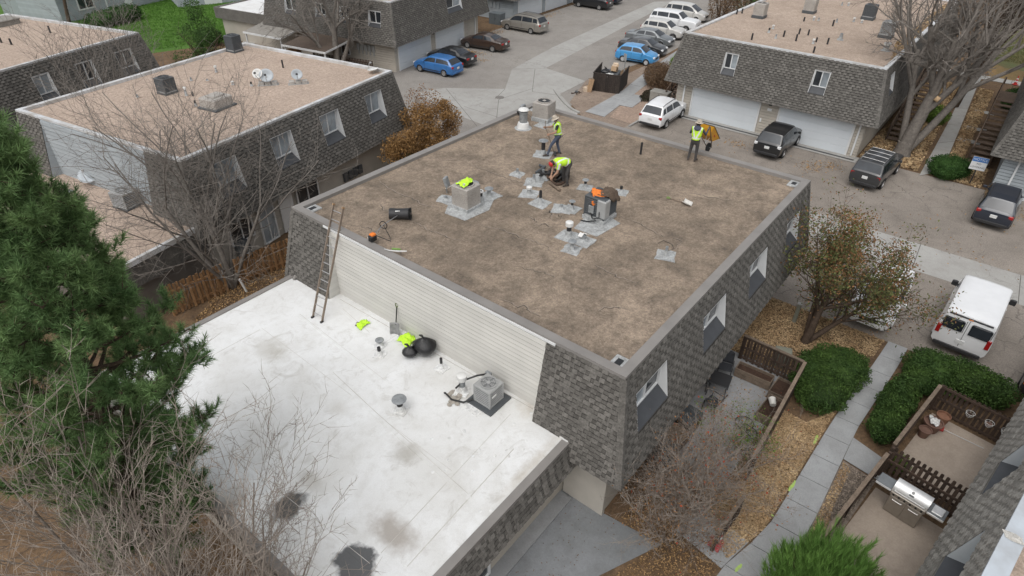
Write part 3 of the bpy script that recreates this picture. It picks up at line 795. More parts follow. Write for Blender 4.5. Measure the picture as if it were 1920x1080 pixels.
# sliding window and door on the shaded side wall
for (x0,x1,z0,z1) in ((8.2,10.35,.95,2.2),(5.2,7.3,.1,2.15)):
    fr=MB(); y=LY0+.37
    for a,b_,c,d in ((x0,x1,z0,z0+.09),(x0,x1,z1-.09,z1),(x0,x0+.09,z0+.09,z1-.09),(x1-.09,x1,z0+.09,z1-.09),((x0+x1)/2-.04,(x0+x1)/2+.04,z0+.09,z1-.09)): fr.box(a-LX0,y-.06-LY0,c,b_-LX0,y+.02-LY0,d)
    w_=fr.build('window_frame',M_white,wing)
    wb(x0+.09,y-.02,z0+.09,x1-.09,y,z1-.09,M_glassd,'pane',w_)
MB().add([(10.84-LX0,LY0-.02,0),(10.84-LX0,LY0-.02,2.3),(10.84-LX0,LY0-1.2,2.3),(10.84-LX0,LY0-1.2,0)],[(0,1,2,3)]) if False else None
MB().box(10.9,4.9,0,11.05,6.35,2.42).build('side_wall',M_beige,main.root,loc=(-11.01,-4.9,0))

# ---------------------------------------------------------------- left block (turned about ten degrees)
lb=Block('apartment_block',(10.48,25.96),10.3,14.42,11.86,'apartment block with pink gravel roof, pale coping and satellite dishes',roof=M_roof_pink,cop=M_copw,copw=.2,single=True)
lb.roof(.16,seg=2.9)
lw=[(1.15,2.55),(4.60,6.0),(8.0,9.45),(11.65,13.1)]
lb.mansard('A',openings=[(a,b,3.60,5.15) for a,b in lw])
for a,b in lw: lb.window('A',a,b,z0=3.60,z1=5.15,wz=3.95,recess=.22)
lb.mansard('B',0,1.9,hip=(1,0)); lb.mansard('B',9.5,11.86,hip=(0,1)); lb.mansard('C'); lb.mansard('D')
lb.hipcap('A'); lb.hipcap('C')
lb.finish_tabs(300)
lb.boards('B',1.92,9.48,2.9,5.70,M_sideb,off=.02,e=.215); lb.wbox('B',1.9,9.5,2.2,5.72,-.2,.018,M_sideb,'wall_core')
z=5.7
while z>2.9:
    o,u,n,_=lb.face('B'); zz=z-.15; t=1.9
    MB().add([lb.P('B',t,z)+u*.02,lb.P('B',t,zz)+u*.035,o+u*(t+.035)+Vector((0,0,zz)),o+u*(t+.02)+Vector((0,0,z))],[(0,1,2,3)]).build('return_board',M_sideb,lb.root); z=zz
lb.ground_floor(.05,M_beige)
lb.wallwin('A',1.2,2.6,.9,2.1); lb.wallwin('A',3.0,4.0,.05,2.1,glass=M_glass); lb.wallwin('A',5.6,7.2,.9,2.1)
lb.wbox('A',4.4,5.3,.05,2.1,.0,.05,M_white,'door')
for i in range(4): lb.wbox('A',9.2+i*.42,9.5+i*.42,.9,1.4,.0,.12,M_acd,'meter_box')
# its low gravel roof
lr=MB().box(-4.6,-.25,2.55,.05,12.6,2.9); lr.build('low_roof',M_roof_pink,lb.root)
MB().box(-4.75,-.42,2.75,.0,-.25,2.98).build('low_coping',M_copw,lb.root); MB().box(-4.72,-.36,1.75,-.02,-.26,2.75).build('low_fascia',M_shb,lb.root)
MB().box(-4.75,-.249,2.75,-4.6,12.7,2.97).build('low_coping',M_copw,lb.root); MB().box(-4.6,12.601,2.75,.0,12.72,2.97).build('low_coping',M_copw,lb.root)
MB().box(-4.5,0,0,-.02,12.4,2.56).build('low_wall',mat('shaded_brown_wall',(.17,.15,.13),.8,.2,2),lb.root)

# ---------------------------------------------------------------- far left block
fl=Block('apartment_block',(.05,42.2),16.5,20,13,'apartment block beyond the dish roof, edged by a bare sapling, blinds drawn in one window',roof=M_roof_pink,cop=M_copw,copw=.22)
fl.roof(.16,seg=3.1)
fw=[(11.9,13.0),(14.75,15.95),(17.65,18.95)]
fl.mansard('A',openings=[(a,b,3.6,5.1) for a,b in fw]); fl.mansard('C'); fl.mansard('B'); fl.mansard('D')
for i,(a,b) in enumerate(fw): fl.window('A',a,b,z0=3.6,z1=5.1,wz=3.95,glass=M_glass if i==0 else M_glassd)
fl.hipcap('C'); fl.finish_tabs(); fl.ground_floor(.05)
for (x,y) in ((11,7),(13.5,5.5),(16,8.5)): pass

# ---------------------------------------------------------------- garage block across the court
gb=Block('garage_block',(44.6,6.22),0,26,13.32,'garage block with two wide white doors, mansard front and a roof full of pipes',k=.215,roof=M_roof_tan,cop=M_copw,copw=.24)
gb.roof(.12)
# face B runs from +y to -y: t = (6.22+13.32) - y
gw=[(19.54-16.27,19.54-15.3),(19.54-10.22,19.54-9.2)]
gb.mansard('B',openings=[(a,b,3.64,5.05) for a,b in gw])
for a,b in gw: gb.window('B',a,b,z1=5.05,glass=(M_glassd,M_glass))
gb.mansard('A',openings=[(1.3,2.5,3.9,5.2)]); gb.window('A',1.3,2.5,z0=3.9,z1=5.2,wz=4.15)
gb.mansard('C'); gb.mansard('D'); gb.hipcap('A'); gb.hipcap('B'); gb.finish_tabs()
gb.ground_floor(.05,M_sidet)
for (a,b) in ((19.54-18.13,19.54-13.21),(19.54-11.70,19.54-6.95)): gb.garage('B',a,b,off=-.05)
for a,b in ((.25,1.25),(6.5,7.7),(12.75,13.25)): gb.boards('B',a,b,.02,2.4,M_sidet,off=-.05,e=.2,single=False)
for t in (.62,12.95): gb.wbox('B',t,t+.1,.1,2.4,0,.08,M_white,'downspout')
gb.wbox('B',7.0,7.2,2.12,2.3,0,.12,M_black,'wall_lamp'); gb.wbox('B',6.95,7.25,1.72,1.9,.0,.02,M_white,'number_plate'); gb.wbox('B',6.6,6.72,.85,1.1,0,.05,M_white,'outlet_cover')
gb.boards('A',.05,25.9,.02,2.4,M_sidet,off=-.05,e=.2,single=False)

# ---------------------------------------------------------------- block at the right edge
eb=Block('garage_block',(44.5,-15.4),0,20,14.1,'block with blue grey siding garage next to the notice sign and brown staircase',k=.2,roof=M_roof_tan,cop=M_copw)
eb.roof(.12); 
for f in 'ABCD': eb.mansard(f)
eb.hipcap('B'); eb.finish_tabs(); eb.ground_floor(.05,M_sideb)
eb.boards('B',.05,13.9,.02,2.4,M_sideb,off=-.05,e=.2,single=False)
eb.garage('B',1.75,6.5,off=-.015)
eb.wbox('B',.75,.85,.1,2.4,0,.08,M_white,'downspout')

# ---------------------------------------------------------------- near right block (its edge crosses the corner of the picture)
nb=Block('apartment_block',(24.0,-5.24),170.7,20,13,'apartment block with battered pale coping and weathered shingles beside the grill patio',k=.205,roof=M_roof_tan,cop=mat('pale_blue_coping',(.52,.57,.62),.45,.2,1.6,(.40,.42,.44)),tab=M_sh_l,back=M_shb_l,copw=.33,single=True)
nb.roof(.2,seg=1.75)
nw=[(3.2,4.8),(7.3,8.9),(11.4,13.0),(15.5,17.1)]
nb.mansard('A',openings=[(a,b,3.55,4.9) for a,b in nw])
M_cheek=mat('pale_grey_cheek',(.55,.58,.60),.5,.1,2)
for a,b in nw: nb.window('A',a,b,z0=3.55,z1=4.9,wz=3.75,recess=.35,frame=M_cheek)
nb.mansard('B'); nb.mansard('C'); nb.mansard('D'); nb.finish_tabs(300); nb.ground_floor(.05)
for t in (5.9,9.4): 
    pass
M_patchc=mat('cracked_white_caulk',(.60,.58,.54),.8,.4,14,(.42,.40,.36),fine=30,bmp=.6)
for (t) in (10.48,12.24):
    b=MB(); o,u,n,_=nb.face('A'); pts=[]
    for i in range(10):
        a=2*math.pi*i/10; pts.append((t+math.cos(a)*.11*random.uniform(.7,1.3), -.14+math.sin(a)*.2*random.uniform(.7,1.2)))
    b.add([o+u*x+n*y+Vector((0,0,5.862)) for x,y in pts]+[o+u*t-n*.14+Vector((0,0,5.885))],[(i,(i+1)%10,10) for i in range(10)]); b.build('caulk_patch',M_patchc,nb.root)

# ---------------------------------------------------------------- block at the top with tan garages
tb=Block('garage_block',(37.3,42.45),10.5,14.6,14.0,'garage block behind the crooked bare tree, row of electric meters on its wall',k=.19,roof=M_roof_pink,cop=M_copw)
tb.roof(.12)
tw=[(14-2.3,14-.95),(14-5.45,14-4.2),(14-8.2,14-7.0),(14-11.8,14-10.4)]
tb.mansard('B',openings=[(a,b,3.75,5.0) for a,b in tw]); tb.mansard('A',openings=[(7.9,10.4,3.5,4.75)]); tb.mansard('C'); tb.mansard('D')
for a,b in tw: tb.window('B',a,b,z0=3.75,z1=5.0,glass=M_glassd)
tb.window('A',7.9,10.4,z0=3.5,z1=4.75,wz=3.85,glass=(M_glassd,M_glass))
tb.hipcap('A'); tb.finish_tabs(); tb.ground_floor(.25,M_sidet)
tb.boards('B',.3,13.75,.02,2.4,M_sidet,off=-.25,e=.2,single=False)
tb.boards('A',.25,14.3,.02,2.4,M_sidet,off=-.25,e=.2,single=False)
tb.garage('A',.75,5.55,off=-.21); tb.garage('A',6.55,11.4,off=-.21)
tb.wbox('A',6.0,6.2,2.0,2.2,-.2,-.08,M_black,'wall_lamp'); tb.wbox('A',13.6,13.7,.1,2.4,-.2,-.12,M_white,'downspout')
for i in range(5):
    t=14-4.3+i*.42
    tb.wbox('B',t,t+.3,1.45,1.95,-.25,-.10,M_acg,'electric_meter'); tb.wbox('B',t+.08,t+.22,1.1,1.4,-.25,-.15,M_acg,'meter_base'); tb.wbox('B',t+.13,t+.17,.1,1.1,-.25,-.2,M_acg,'conduit')
# low wing and porch roofs of that block
wb2=MB().box(.5,14.2,2.55,10,22,2.9); wb2.build('low_roof',M_mem,tb.root)
MB().box(.3,14.0,2.0,.5,22.2,3.0).build('low_fascia',M_sh,tb.root); MB().box(.5,22,2.4,10,22.2,3.0).build('low_fascia',M_sh,tb.root); MB().box(.7,14.1,0,9.8,21.8,2.5).build('low_wall',M_sidet,tb.root)
for (y0,y1,m,x) in ((4.2,9.0,mat('brown_tar_roof',(.115,.085,.065),.9,.2,2,fine=30),-4.0),(10.6,15.2,M_shb_l,-2.6)):
    p=MB(); p.slab4((x,y0,2.15),(.0,y0,2.55),(.0,y1,2.55),(x,y1,2.15),(0,0,1),.12)
    po=p.build('porch_roof',m,tb.root)
    MB().box(x-.05,y0-.05,2.0,x,y1+.05,2.16).build('porch_fascia',M_white,tb.root)
    MB().add([(x,y0-.04,2.02),(0,y0-.04,2.4),(0,y0-.04,2.56),(x,y0-.04,2.17),(x,y0,2.02),(0,y0,2.4),(0,y0,2.56),(x,y0,2.17)],[(0,1,2,3),(7,6,5,4),(0,4,5,1),(1,5,6,2),(2,6,7,3),(3,7,4,0)]).build('porch_fascia',M_white,tb.root)
    for yy in (y0+.1,y1-.2): MB().box(x+.05,yy,0,x+.15,yy+.1,2.04).build('porch_post',M_white,tb.root)
tb.wallwin('B',14-6.2,14-5.2,.8,1.8,off=-.22)

# ---------------------------------------------------------------- next garage block up the lane
ub=Block('garage_block',(58.6,46.3),4,24,14,'blue grey garage block up the lane behind the parked minivan',k=.19,roof=M_roof_pink,cop=M_copw)
ub.roof(.12)
for f in 'ABCD': ub.mansard(f)
ub.finish_tabs(); ub.ground_floor(.25,M_sideb); ub.boards('B',.3,13.7,.02,2.4,M_sideb,off=-.25,e=.2,single=False); ub.boards('A',.3,23.7,.02,2.4,M_sideb,off=-.25,e=.2,single=False)
ub.garage('A',1.2,6.0,off=-.21); ub.garage('A',7.0,11.8,off=-.21); ub.garage('A',13.5,18.3,off=-.21)
for i in range(3): ub.wbox('B',10.6+i*.5,10.9+i*.5,1.2,1.9,-.25,-.1,M_sideb,'meter_box')

# ---------------------------------------------------------------- houses past the lawn
def house(o,rot,L,W,h,label,wins,m=M_sideb):
    r=thing('house',(o[0],o[1],0),R(rot),label,'building')
    MB().box(0,0,0,L,W,h).build('wall',m,r)
    B=MB(); z=h
    while z>.1:
        B.add([(-.004,-.004,z),(L+.004,-.004,z),(L+.03,-.03,z-.18),(-.03,-.03,z-.18)],[(3,2,1,0)])
        B.add([(-.004,W,z),(-.004,-.004,z),(-.03,-.03,z-.18),(-.03,W,z-.18)],[(3,2,1,0)]); z-=.18
    B.build('siding',m,r)
    ro=MB(); ro.slab4((-.4,-.4,h-.05),(L+.4,-.4,h-.05),(L+.4,W/2,h+1.4),(-.4,W/2,h+1.4),(0,0,1),.12); ro.slab4((-.4,W/2,h+1.4),(L+.4,W/2,h+1.4),(L+.4,W+.4,h-.05),(-.4,W+.4,h-.05),(0,0,1),.12)
    ro.build('roof',M_shb_l,r)
    for (x0,x1,z0,z1,kind) in wins:
        if kind=='w':
            f=MB(); w=.14
            for a,b_,c,d in ((x0,x1,z0,z0+w),(x0,x1,z1-w,z1),(x0,x0+w,z0+w,z1-w),(x1-w,x1,z0+w,z1-w),((x0+x1)/2-.04,(x0+x1)/2+.04,z0+w,z1-w)): f.box(a,-.1,c,b_,-.03,d)
            fo=f.build('window_frame',M_white,r); MB().box(x0+w,-.06,z0+w,x1-w,-.035,z1-w).build('pane',M_glassd,fo)
        else: MB().box(x0,-.08,z0,x1,-.03,z1).build('door' if kind=='d' else 'corner_board',M_white,r)
    return r
hA=G(70,36); hB=G(255,20)
house((G(120,45).x,G(120,45).y),math.degrees(math.atan2(G(250,14).y-G(120,45).y,G(250,14).x-G(120,45).x)),16,9,3.2,'blue grey clapboard house behind the clipped hedge',[(2.2,4.2,.9,2.9,'w'),(5.6,5.75,0,3.2,'c'),(8.0,9.0,0,2.3,'d')])
house((G(335,14).x,G(335,14).y),-18,12,8,3.0,'small blue grey house at the far end of the green lawn',[(3.0,5.0,0,2.2,'d')])
sd=thing('garden_shed',(G(62,34).x,G(62,34).y,0),R(38),'small grey shed with gable roof beside the blue grey house','shed')
MB().box(0,0,0,4.2,3,2.3).build('wall',M_sideb,sd)
MB().prism([(0,0),(0,0.001),(0.001,0)],0,.001) if False else None
g=MB(); g.slab4((-.3,-.3,2.2),(4.5,-.3,2.2),(4.5,1.5,3.1),(-.3,1.5,3.1),(0,0,1),.1); g.slab4((-.3,1.5,3.1),(4.5,1.5,3.1),(4.5,3.3,2.2),(-.3,3.3,2.2),(0,0,1),.1); g.build('roof',M_shb_l,sd)
MB().box(.5,-.04,.2,3.4,.01,2.1).build('door',M_wood,sd)
MB().add([(4.2,0,2.25),(4.2,3,2.25),(4.2,1.5,3.0)],[(0,1,2)]).build('gable',M_sideb,sd)
# ================================================================ vehicles
def paint(name,c,var=.06,rough=.28,metal=0.):
    m=mat('car_paint_'+name,c,rough,var,2.0,coat=.7,metal=metal,spec=.5); return m
M_lampw=mat('clear_lamp_lens',(.78,.79,.80),.15,.1,20)
M_lampr=mat('red_lamp_lens',(.38,.015,.015),.2,.2,20)
M_lampo=mat('amber_lamp_lens',(.75,.22,.02),.2,.2,20)
M_plate=mat('licence_plate',(.70,.71,.70),.5,.15,30)
M_trim=mat('black_car_trim',(.03,.03,.032),.55,.2,6)
M_chrome=mat('chrome_trim',(.7,.7,.7),.18,.05,9,metal=1)
M_rim=mat('alloy_rim',(.50,.50,.50),.35,.15,9,metal=.8)
PROF={
 # x/L, zbot, zbelt, ztop, wbelt/W2, wtop/W2   (rear to front)
 'sedan':[(-.5,.40,.62,.72,.82,.72),(-.485,.28,.80,.93,.90,.80),(-.46,.22,.88,1.03,.95,.84),(-.34,.20,.93,1.07,.98,.86),(-.19,.20,.94,1.38,.99,.68),(-.08,.20,.94,1.445,1,.70),(.06,.20,.93,1.43,1,.70),(.12,.20,.93,1.39,1,.70),(.28,.20,.92,.99,.99,.84),(.42,.21,.80,.87,.96,.80),(.475,.24,.66,.73,.88,.72),(.5,.32,.50,.56,.74,.60)],
 'hatch':[(-.5,.42,.66,.80,.82,.76),(-.492,.30,.86,.93,.92,.82),(-.475,.22,.92,.99,.96,.84),(-.345,.20,.98,1.44,.98,.70),(-.2,.20,.98,1.50,1,.72),(.02,.20,.96,1.50,1,.72),(.10,.20,.96,1.46,1,.72),(.28,.20,.95,1.02,.99,.84),(.42,.21,.82,.90,.96,.80),(.475,.24,.68,.75,.88,.72),(.5,.32,.50,.58,.74,.60)],
 'suv':[(-.5,.45,.72,.88,.86,.80),(-.494,.34,.94,1.02,.94,.86),(-.482,.28,1.0,1.07,.96,.86),(-.385,.26,1.08,1.62,.98,.74),(-.25,.25,1.08,1.68,1,.76),(.0,.25,1.06,1.69,1,.76),(.09,.25,1.05,1.64,1,.75),(.25,.25,1.05,1.12,.99,.88),(.42,.26,.94,1.02,.97,.84),(.48,.30,.78,.86,.90,.78),(.5,.38,.60,.68,.80,.68)],
 'boxsuv':[(-.5,.48,.80,.95,.90,.84),(-.496,.40,1.0,1.07,.95,.88),(-.488,.36,1.04,1.10,.97,.88),(-.43,.34,1.10,1.66,.98,.78),(-.25,.33,1.10,1.72,1,.79),(.02,.33,1.08,1.72,1,.79),(.09,.33,1.06,1.66,1,.78),(.22,.33,1.06,1.14,.99,.90),(.44,.34,1.0,1.08,.98,.88),(.49,.38,.86,.94,.94,.84),(.5,.44,.66,.74,.88,.78)],
 'minivan':[(-.5,.42,.70,.88,.86,.80),(-.494,.32,.94,1.02,.94,.86),(-.484,.26,1.0,1.07,.96,.86),(-.40,.24,1.08,1.67,.98,.76),(-.2,.23,1.06,1.74,1,.78),(.04,.23,1.04,1.74,1,.78),(.13,.23,1.02,1.66,1,.76),(.33,.23,.98,1.06,.98,.84),(.44,.24,.84,.92,.95,.80),(.485,.28,.68,.75,.88,.72),(.5,.36,.52,.58,.76,.62)],
 'van':[(-.5,.45,1.05,1.30,.94,.90),(-.497,.40,1.18,1.86,.97,.84),(-.485,.38,1.20,2.02,.99,.82),(-.42,.36,1.20,2.09,1,.83),(-.1,.36,1.20,2.11,1,.84),(.16,.36,1.18,2.08,1,.84),(.20,.36,1.17,2.02,1,.83),(.335,.36,1.14,1.22,1,.92),(.45,.36,1.02,1.10,.98,.90),(.49,.38,.86,.94,.94,.86),(.5,.46,.66,.74,.90,.80)],
}
def car(name,kind,loc,head,L,W,H,pm,label,group=None,rails=False,glassr=True,wheelr=.33,lowtrim=False,front_z=0.,lampR=None,rimm=None,lampF=None):
    root=thing(name,(loc[0],loc[1],.02),R(head),label,'van' if kind=='van' else 'car',group)
    st=[list(s) for s in PROF[kind]]; hs=H/max(s[3] for s in st)
    for s in st: s[0]*=L; s[2]*=hs; s[3]*=hs; s[4]*=W/2; s[5]*=W/2
    st=np.array(st)
    xs=np.unique(np.concatenate([st[:,0],np.linspace(-L/2,L/2,30)]))
    def stn(x): return [np.interp(x,st[:,0],st[:,i]) for i in range(1,6)]
    def ring(x):
        zb,ze,zt,wb_,wt=stn(x); wt=min(wt,wb_*.97); wl=wb_*.97
        cab=min(1,max(0,(zt-ze-.12)/.3))
        return [(0,zb),(wl*.9,zb),(wl,zb+.10),(wb_*1.0,zb+(ze-zb)*.55),(wb_*.985,ze-.02),(wb_*.965,ze+.02*cab),(wt*(1.03),zt-.05-.02*cab),(wt*.93,zt-.018),(wt*.6,zt-.002),(0,zt+.008)]
    NR=10
    def S(x,v):
        "v: ring index 0..9 (float), sign of v gives the side"
        sg=1 if v>=0 else -1; v=abs(v); r=ring(x); i=min(int(v),NR-2); f=v-i
        return Vector((x,sg*(r[i][0]*(1-f)+r[i+1][0]*f), r[i][1]*(1-f)+r[i+1][1]*f))
    b=MB(); vs=[]; fs=[]
    n=2*NR-2
    for x in xs:
        r=ring(x); pts=[(x,p[0],p[1]) for p in r]+[(x,-p[0],p[1]) for p in r[-2:0:-1]]; vs+=pts
    for i in range(len(xs)-1):
        for k in range(n):
            a=i*n+k; c=i*n+(k+1)%n; fs.append((a,a+n,c+n,c))
    fs.append(tuple(range(n))); e=(len(xs)-1)*n; fs.append(tuple(e+k for k in range(n-1,-1,-1)))
    b.add(vs,fs); body=b.build('body',pm,root,smooth=True,ang=32)
    def patch(name,x0,x1,v0,v1,m,off=.008,nx=6,nv=3,parent=root,xt0=None,xt1=None):
        "glass or trim lying on the body skin; xt0/xt1 slanted ends at the v1 side"
        q=MB(); P=[]
        for j in range(nv+1):
            v=v0+(v1-v0)*j/nv; a=x0+((xt0 if xt0 is not None else x0)-x0)*j/nv; c=x1+((xt1 if xt1 is not None else x1)-x1)*j/nv
            for i in range(nx+1):
                x=a+(c-a)*i/nx
                dx=(S(min(x+.02,L/2),v)-S(max(x-.02,-L/2),v)); dv=S(x,(abs(v)+.05)*(1 if v>=0 else -1) if abs(v)<8.9 else v)-S(x,(abs(v)-.05)*(1 if v>=0 else -1))
                nn=dx.cross(dv)
                if nn.length<1e-9: nn=Vector((0,0,1))
                nn.normalize()
                p=S(x,v); 
                if nn.dot(p-Vector((p.x,0,.7)))<0: nn=-nn
                P.append(p+nn*off)
        f=[]
        for j in range(nv):
            for i in range(nx):
                a=j*(nx+1)+i; f.append((a,a+1,a+nx+2,a+nx+1) if v0>=0 else (a,a+nx+1,a+nx+2,a+1))
        q.add(P,f); return q.build(name,m,parent,smooth=True)
    # landmarks of the cabin
    gi=[i for i in range(len(st)) if st[i,3]-st[i,2]>.2]
    rr,rf=st[gi[0],0],st[gi[-1],0]
    cowl=st[gi[-1]+1,0]; rbase=st[gi[0]-1,0]
    top=[i for i in gi if st[i,3]>.93*H]; tr,tf=st[top[0],0],st[top[-1],0]
    def over(name,x0,x1,y0f,y1f,m,side=1,nx=4,ny=6):
        "pane over the top strip (windscreen, rear glass) spanning both sides"
        q=MB(); P=[]
        for i in range(nx+1):
            x=x0+(x1-x0)*i/nx
            for j in range(ny+1):
                v=7.0+ (9-7.0)*(1-abs(2*j/ny-1)); s=1 if j<=ny/2 else -1
                p=S(x,s*v); dx=S(min(x+.03,L/2),s*v)-S(max(x-.03,-L/2),s*v); nn=Vector((-dx.z,0,dx.x))
                if nn.z<0: nn=-nn
                nn.normalize(); p=p+nn*.008; p.y*=(y0f+(y1f-y0f)*i/nx); P.append(p)
        f=[(i*(ny+1)+j,(i+1)*(ny+1)+j,(i+1)*(ny+1)+j+1,i*(ny+1)+j+1) for i in range(nx) for j in range(ny)]
        q.add(P,f); return q.build(name,m,root,smooth=True)
    over('windscreen',tf+(cowl-tf)*.06,tf+(cowl-tf)*.93,.97,1.02,M_carglass)
    if kind!='van': over('rear_window',rbase+(tr-rbase)*.12,rbase+(tr-rbase)*.9,1.0,.95,M_carglass)
    for sg in (1,-1):
        a,c=(tr-(tr-rbase)*.45, cowl-(cowl-tf)*.30)
        if kind=='van': a=.10*L
        mid=tf-(.18*L if kind!='van' else 0)
        wl=[(a,mid-.05),(mid+.05,c)] if kind not in('minivan','boxsuv','suv','van') else ([(a,a+(mid-a)*.33-.05),(a+(mid-a)*.33+.05,mid-.05),(mid+.05,c)] if kind!='van' else [(.12*L,c)])
        for (x0,x1) in wl:
            xt1=x1-(cowl-tf)*.42 if x1==c else x1; xt0=x0+(tr-rbase)*.30 if x0==a and kind!='van' else x0
            patch('side_window',x0,x1,sg*5.12,sg*5.86,M_carglass,.008,6,2,xt0=xt0,xt1=max(xt1,xt0+.05))
        for xd in ((mid,) if kind=='van' else (a+.15*(mid-a),mid,c-.05*L)):
            patch('door_seam',xd-.008,xd+.008,sg*2.4,sg*5.0,M_trim,.004,1,4)
        if kind!='van' or True:
            for xh in (mid-.12,c-.32*(c-mid)-.45): MB().bbox((xh,sg*(S(xh,4.2*1).y+.012),S(xh,4.0).z-.10),(.18,.03,.035),.008).build('door_handle',pm,root)
        patch('sill_trim',-.36*L,.36*L,sg*1.9,sg*2.35,M_trim,.006,6,1)
        # mirror
        mx=c-.03*L; p=S(mx,sg*5.0); mm=MB(); mm.bbox((mx,p.y+sg*.13,p.z+.06),(.12,.2 if kind!='van' else .24,.14 if kind!='van' else .24),.03); mm.box(mx-.03,min(p.y,p.y+sg*.12)-.02,p.z-.01,mx+.03,max(p.y,p.y+sg*.12),p.z+.03); mm.build('door_mirror',pm if kind not in('van',) else M_trim,root,smooth=True)
    # wheels
    for xw in (-.285*L if kind!='sedan' else -.28*L, .31*L):
        for sg in (1,-1):
            wr=wheelr; rot=Matrix.Rotation(R(-90*sg),3,'X'); yy=sg*(W/2-.10)
            w=MB().lathe([(wr*.62,-.10),(wr*.93,-.105),(wr,-.07),(wr,.07),(wr*.93,.105),(wr*.62,.10),(wr*.60,.06)],22,(xw,yy,wr-.02),rot).build('wheel',M_rubber,root,smooth=True)
            rm=MB().lathe([(wr*.61,.07),(wr*.64,.10),(wr*.58,.10),(wr*.54,.055)],22,(xw,yy,wr-.02),rot)
            for k in range(6):
                a=2*math.pi*k/6; d=Vector((math.cos(a),math.sin(a),0)); nn=Vector((-d.y,d.x,0))*.045
                q=[d*.03-nn*.8,d*wr*.6-nn,d*wr*.6+nn,d*.03+nn*.8]
                rm.add([Vector((xw,yy,wr-.02))+rot@(p+Vector((0,0,.085))) for p in q]+[Vector((xw,yy,wr-.02))+rot@(p+Vector((0,0,.06))) for p in q],[(0,1,2,3),(0,4,5,1),(1,5,6,2),(2,6,7,3),(3,7,4,0)])
            rm.lathe([(.05,.05),(.05,.095),(.02,.1)],10,(xw,yy,wr-.02),rot); rm.build('rim',rimm or M_rim,w,smooth=True)
            # arch lip
            ar=MB(); pts=[]
            for k in range(13):
                a=math.pi*k/12; x=xw+math.cos(a)*(wr+.045); z=wr-.02+math.sin(a)*(wr+.045)
                pts.append((x,sg*(W/2-.012),max(z,.2)))
            ar.tube(pts,.028,5).build('wheel_arch',M_trim if lowtrim or kind in('suv','boxsuv') else pm,root,smooth=True)
            MB().lathe([(wr+.03,0),(wr+.03,.012)],22,(xw,sg*(W/2-.045 ),wr-.01),rot).build('wheel_well',M_black,root)
    # ends
    def slot(x): return S(x,4.4).y
    zt=np.interp(-.5*L,st[:,0],st[:,2])
    re,fe=-L/2,L/2
    for sg in (1,-1):
        if kind in('van',): MB().bbox((re+.0,sg*(W/2-.13),1.12*hs),(.07,.15,.42),.02).build('tail_light',lampR or M_lampr,root)
        elif kind=='sedan': MB().bbox((re+.075,sg*(W/2-.30),.80*hs),(.16,.36,.15),.03).build('tail_light',lampR or M_lampr,root)
        else:
            z0=.98*hs if kind!='hatch' else .90*hs
            MB().bbox((re+.10,sg*(W/2-.17),z0-.04),(.19,.24,.17),.03).build('tail_light',lampR or M_lampr,root)
        fz={'sedan':.66,'hatch':.68,'suv':.80,'boxsuv':.88,'minivan':.70,'van':.88}[kind]*hs
        MB().bbox((fe-.13,sg*(W/2-.30),fz),(.22,.34,.15),.03).build('headlight',lampF or M_lampw,root)
    MB().bbox((fe-.02,0,.58*hs if kind!='van' else .72),(.07,W*.42,.16),.02).build('grille',M_trim,root)
    MB().bbox((re+.02,0,.40),(.12,W*.84,.16),.03).build('rear_bumper',M_trim if kind in('suv','boxsuv','van') else pm,root,smooth=True)
    MB().bbox((fe-.06,0,.38),(.14,W*.72,.16),.03).build('front_bumper',M_trim if kind in('suv','boxsuv','van') else pm,root,smooth=True)
    MB().bbox((re+(.005 if kind!='sedan' else .0),0,.72*hs if kind in('sedan','hatch') else .80*hs),(.05,.32,.17),.01).build('licence_plate',M_plate,root)
    if rails:
        for sg in (1,-1):
            pts=[S(x,sg*7.1)+Vector((0,0,.05 if 0<i<5 else 0)) for i,x in enumerate(np.linspace(tr+.05,tf-.05,6))]
            MB().tube(pts,.02,6).build('roof_rail',M_trim if rails is True else rails,root,smooth=True)
        if rails is not True:
            for x in np.linspace(tr+.3,tf-.3,4):
                MB().tube([S(x,7.1)+Vector((0,0,.06)),S(x,9)+Vector((0,0,.05)),S(x,-7.1)+Vector((0,0,.06))],.016,6).build('roof_crossbar',rails,root)
    root['_S']=0; del root['_S']
    return root,S,patch,st,hs
PW=paint('white',(.80,.81,.82)); PK=paint('black',(.012,.013,.015)); PD=paint('charcoal',(.035,.037,.04)); PB=paint('blue',(.035,.16,.42),.15); PLB=paint('light_blue',(.06,.30,.62),.15)
PBR=paint('brown',(.045,.026,.018)); PS=paint('champagne',(.36,.34,.305),.1,.35,.5); PG=paint('grey',(.20,.215,.225),.1,.35,.4); PSW=paint('silver_white',(.62,.61,.58),.1,.35,.1); PN=paint('navy',(.02,.026,.04))
GA='cars parked in front of the garages'; GL='cars parked along the lane'
car('parked_car','suv',(42.35,19.25),2,4.6,1.85,1.68,PW,'white sport utility vehicle with black roof rails beside the pebble bed',GA,rails=True,lowtrim=True)
car('parked_car','suv',(42.75,10.85),0,4.65,1.84,1.70,PK,'shiny black sport utility vehicle parked between the two white garage doors',GA,lampR=M_lampw)
car('parked_car','boxsuv',(42.2,4.55),-4,4.75,1.80,1.74,PD,'older boxy dark sport utility vehicle with pale roof rack near the tree trunk',GA,rails=M_alu)
car('parked_car','suv',(41.55,-2.0),-2,4.6,1.80,1.68,PN,'dark navy wagon with red and clear tail lamps near the notice sign',GA,rails=True)
root,S,patch,st,hs=car('parked_van','van',(28.75,-2.38),-3,4.95,2.0,2.02,PW,'white cargo van with two dark rear door windows beside the round hedge',wheelr=.38)
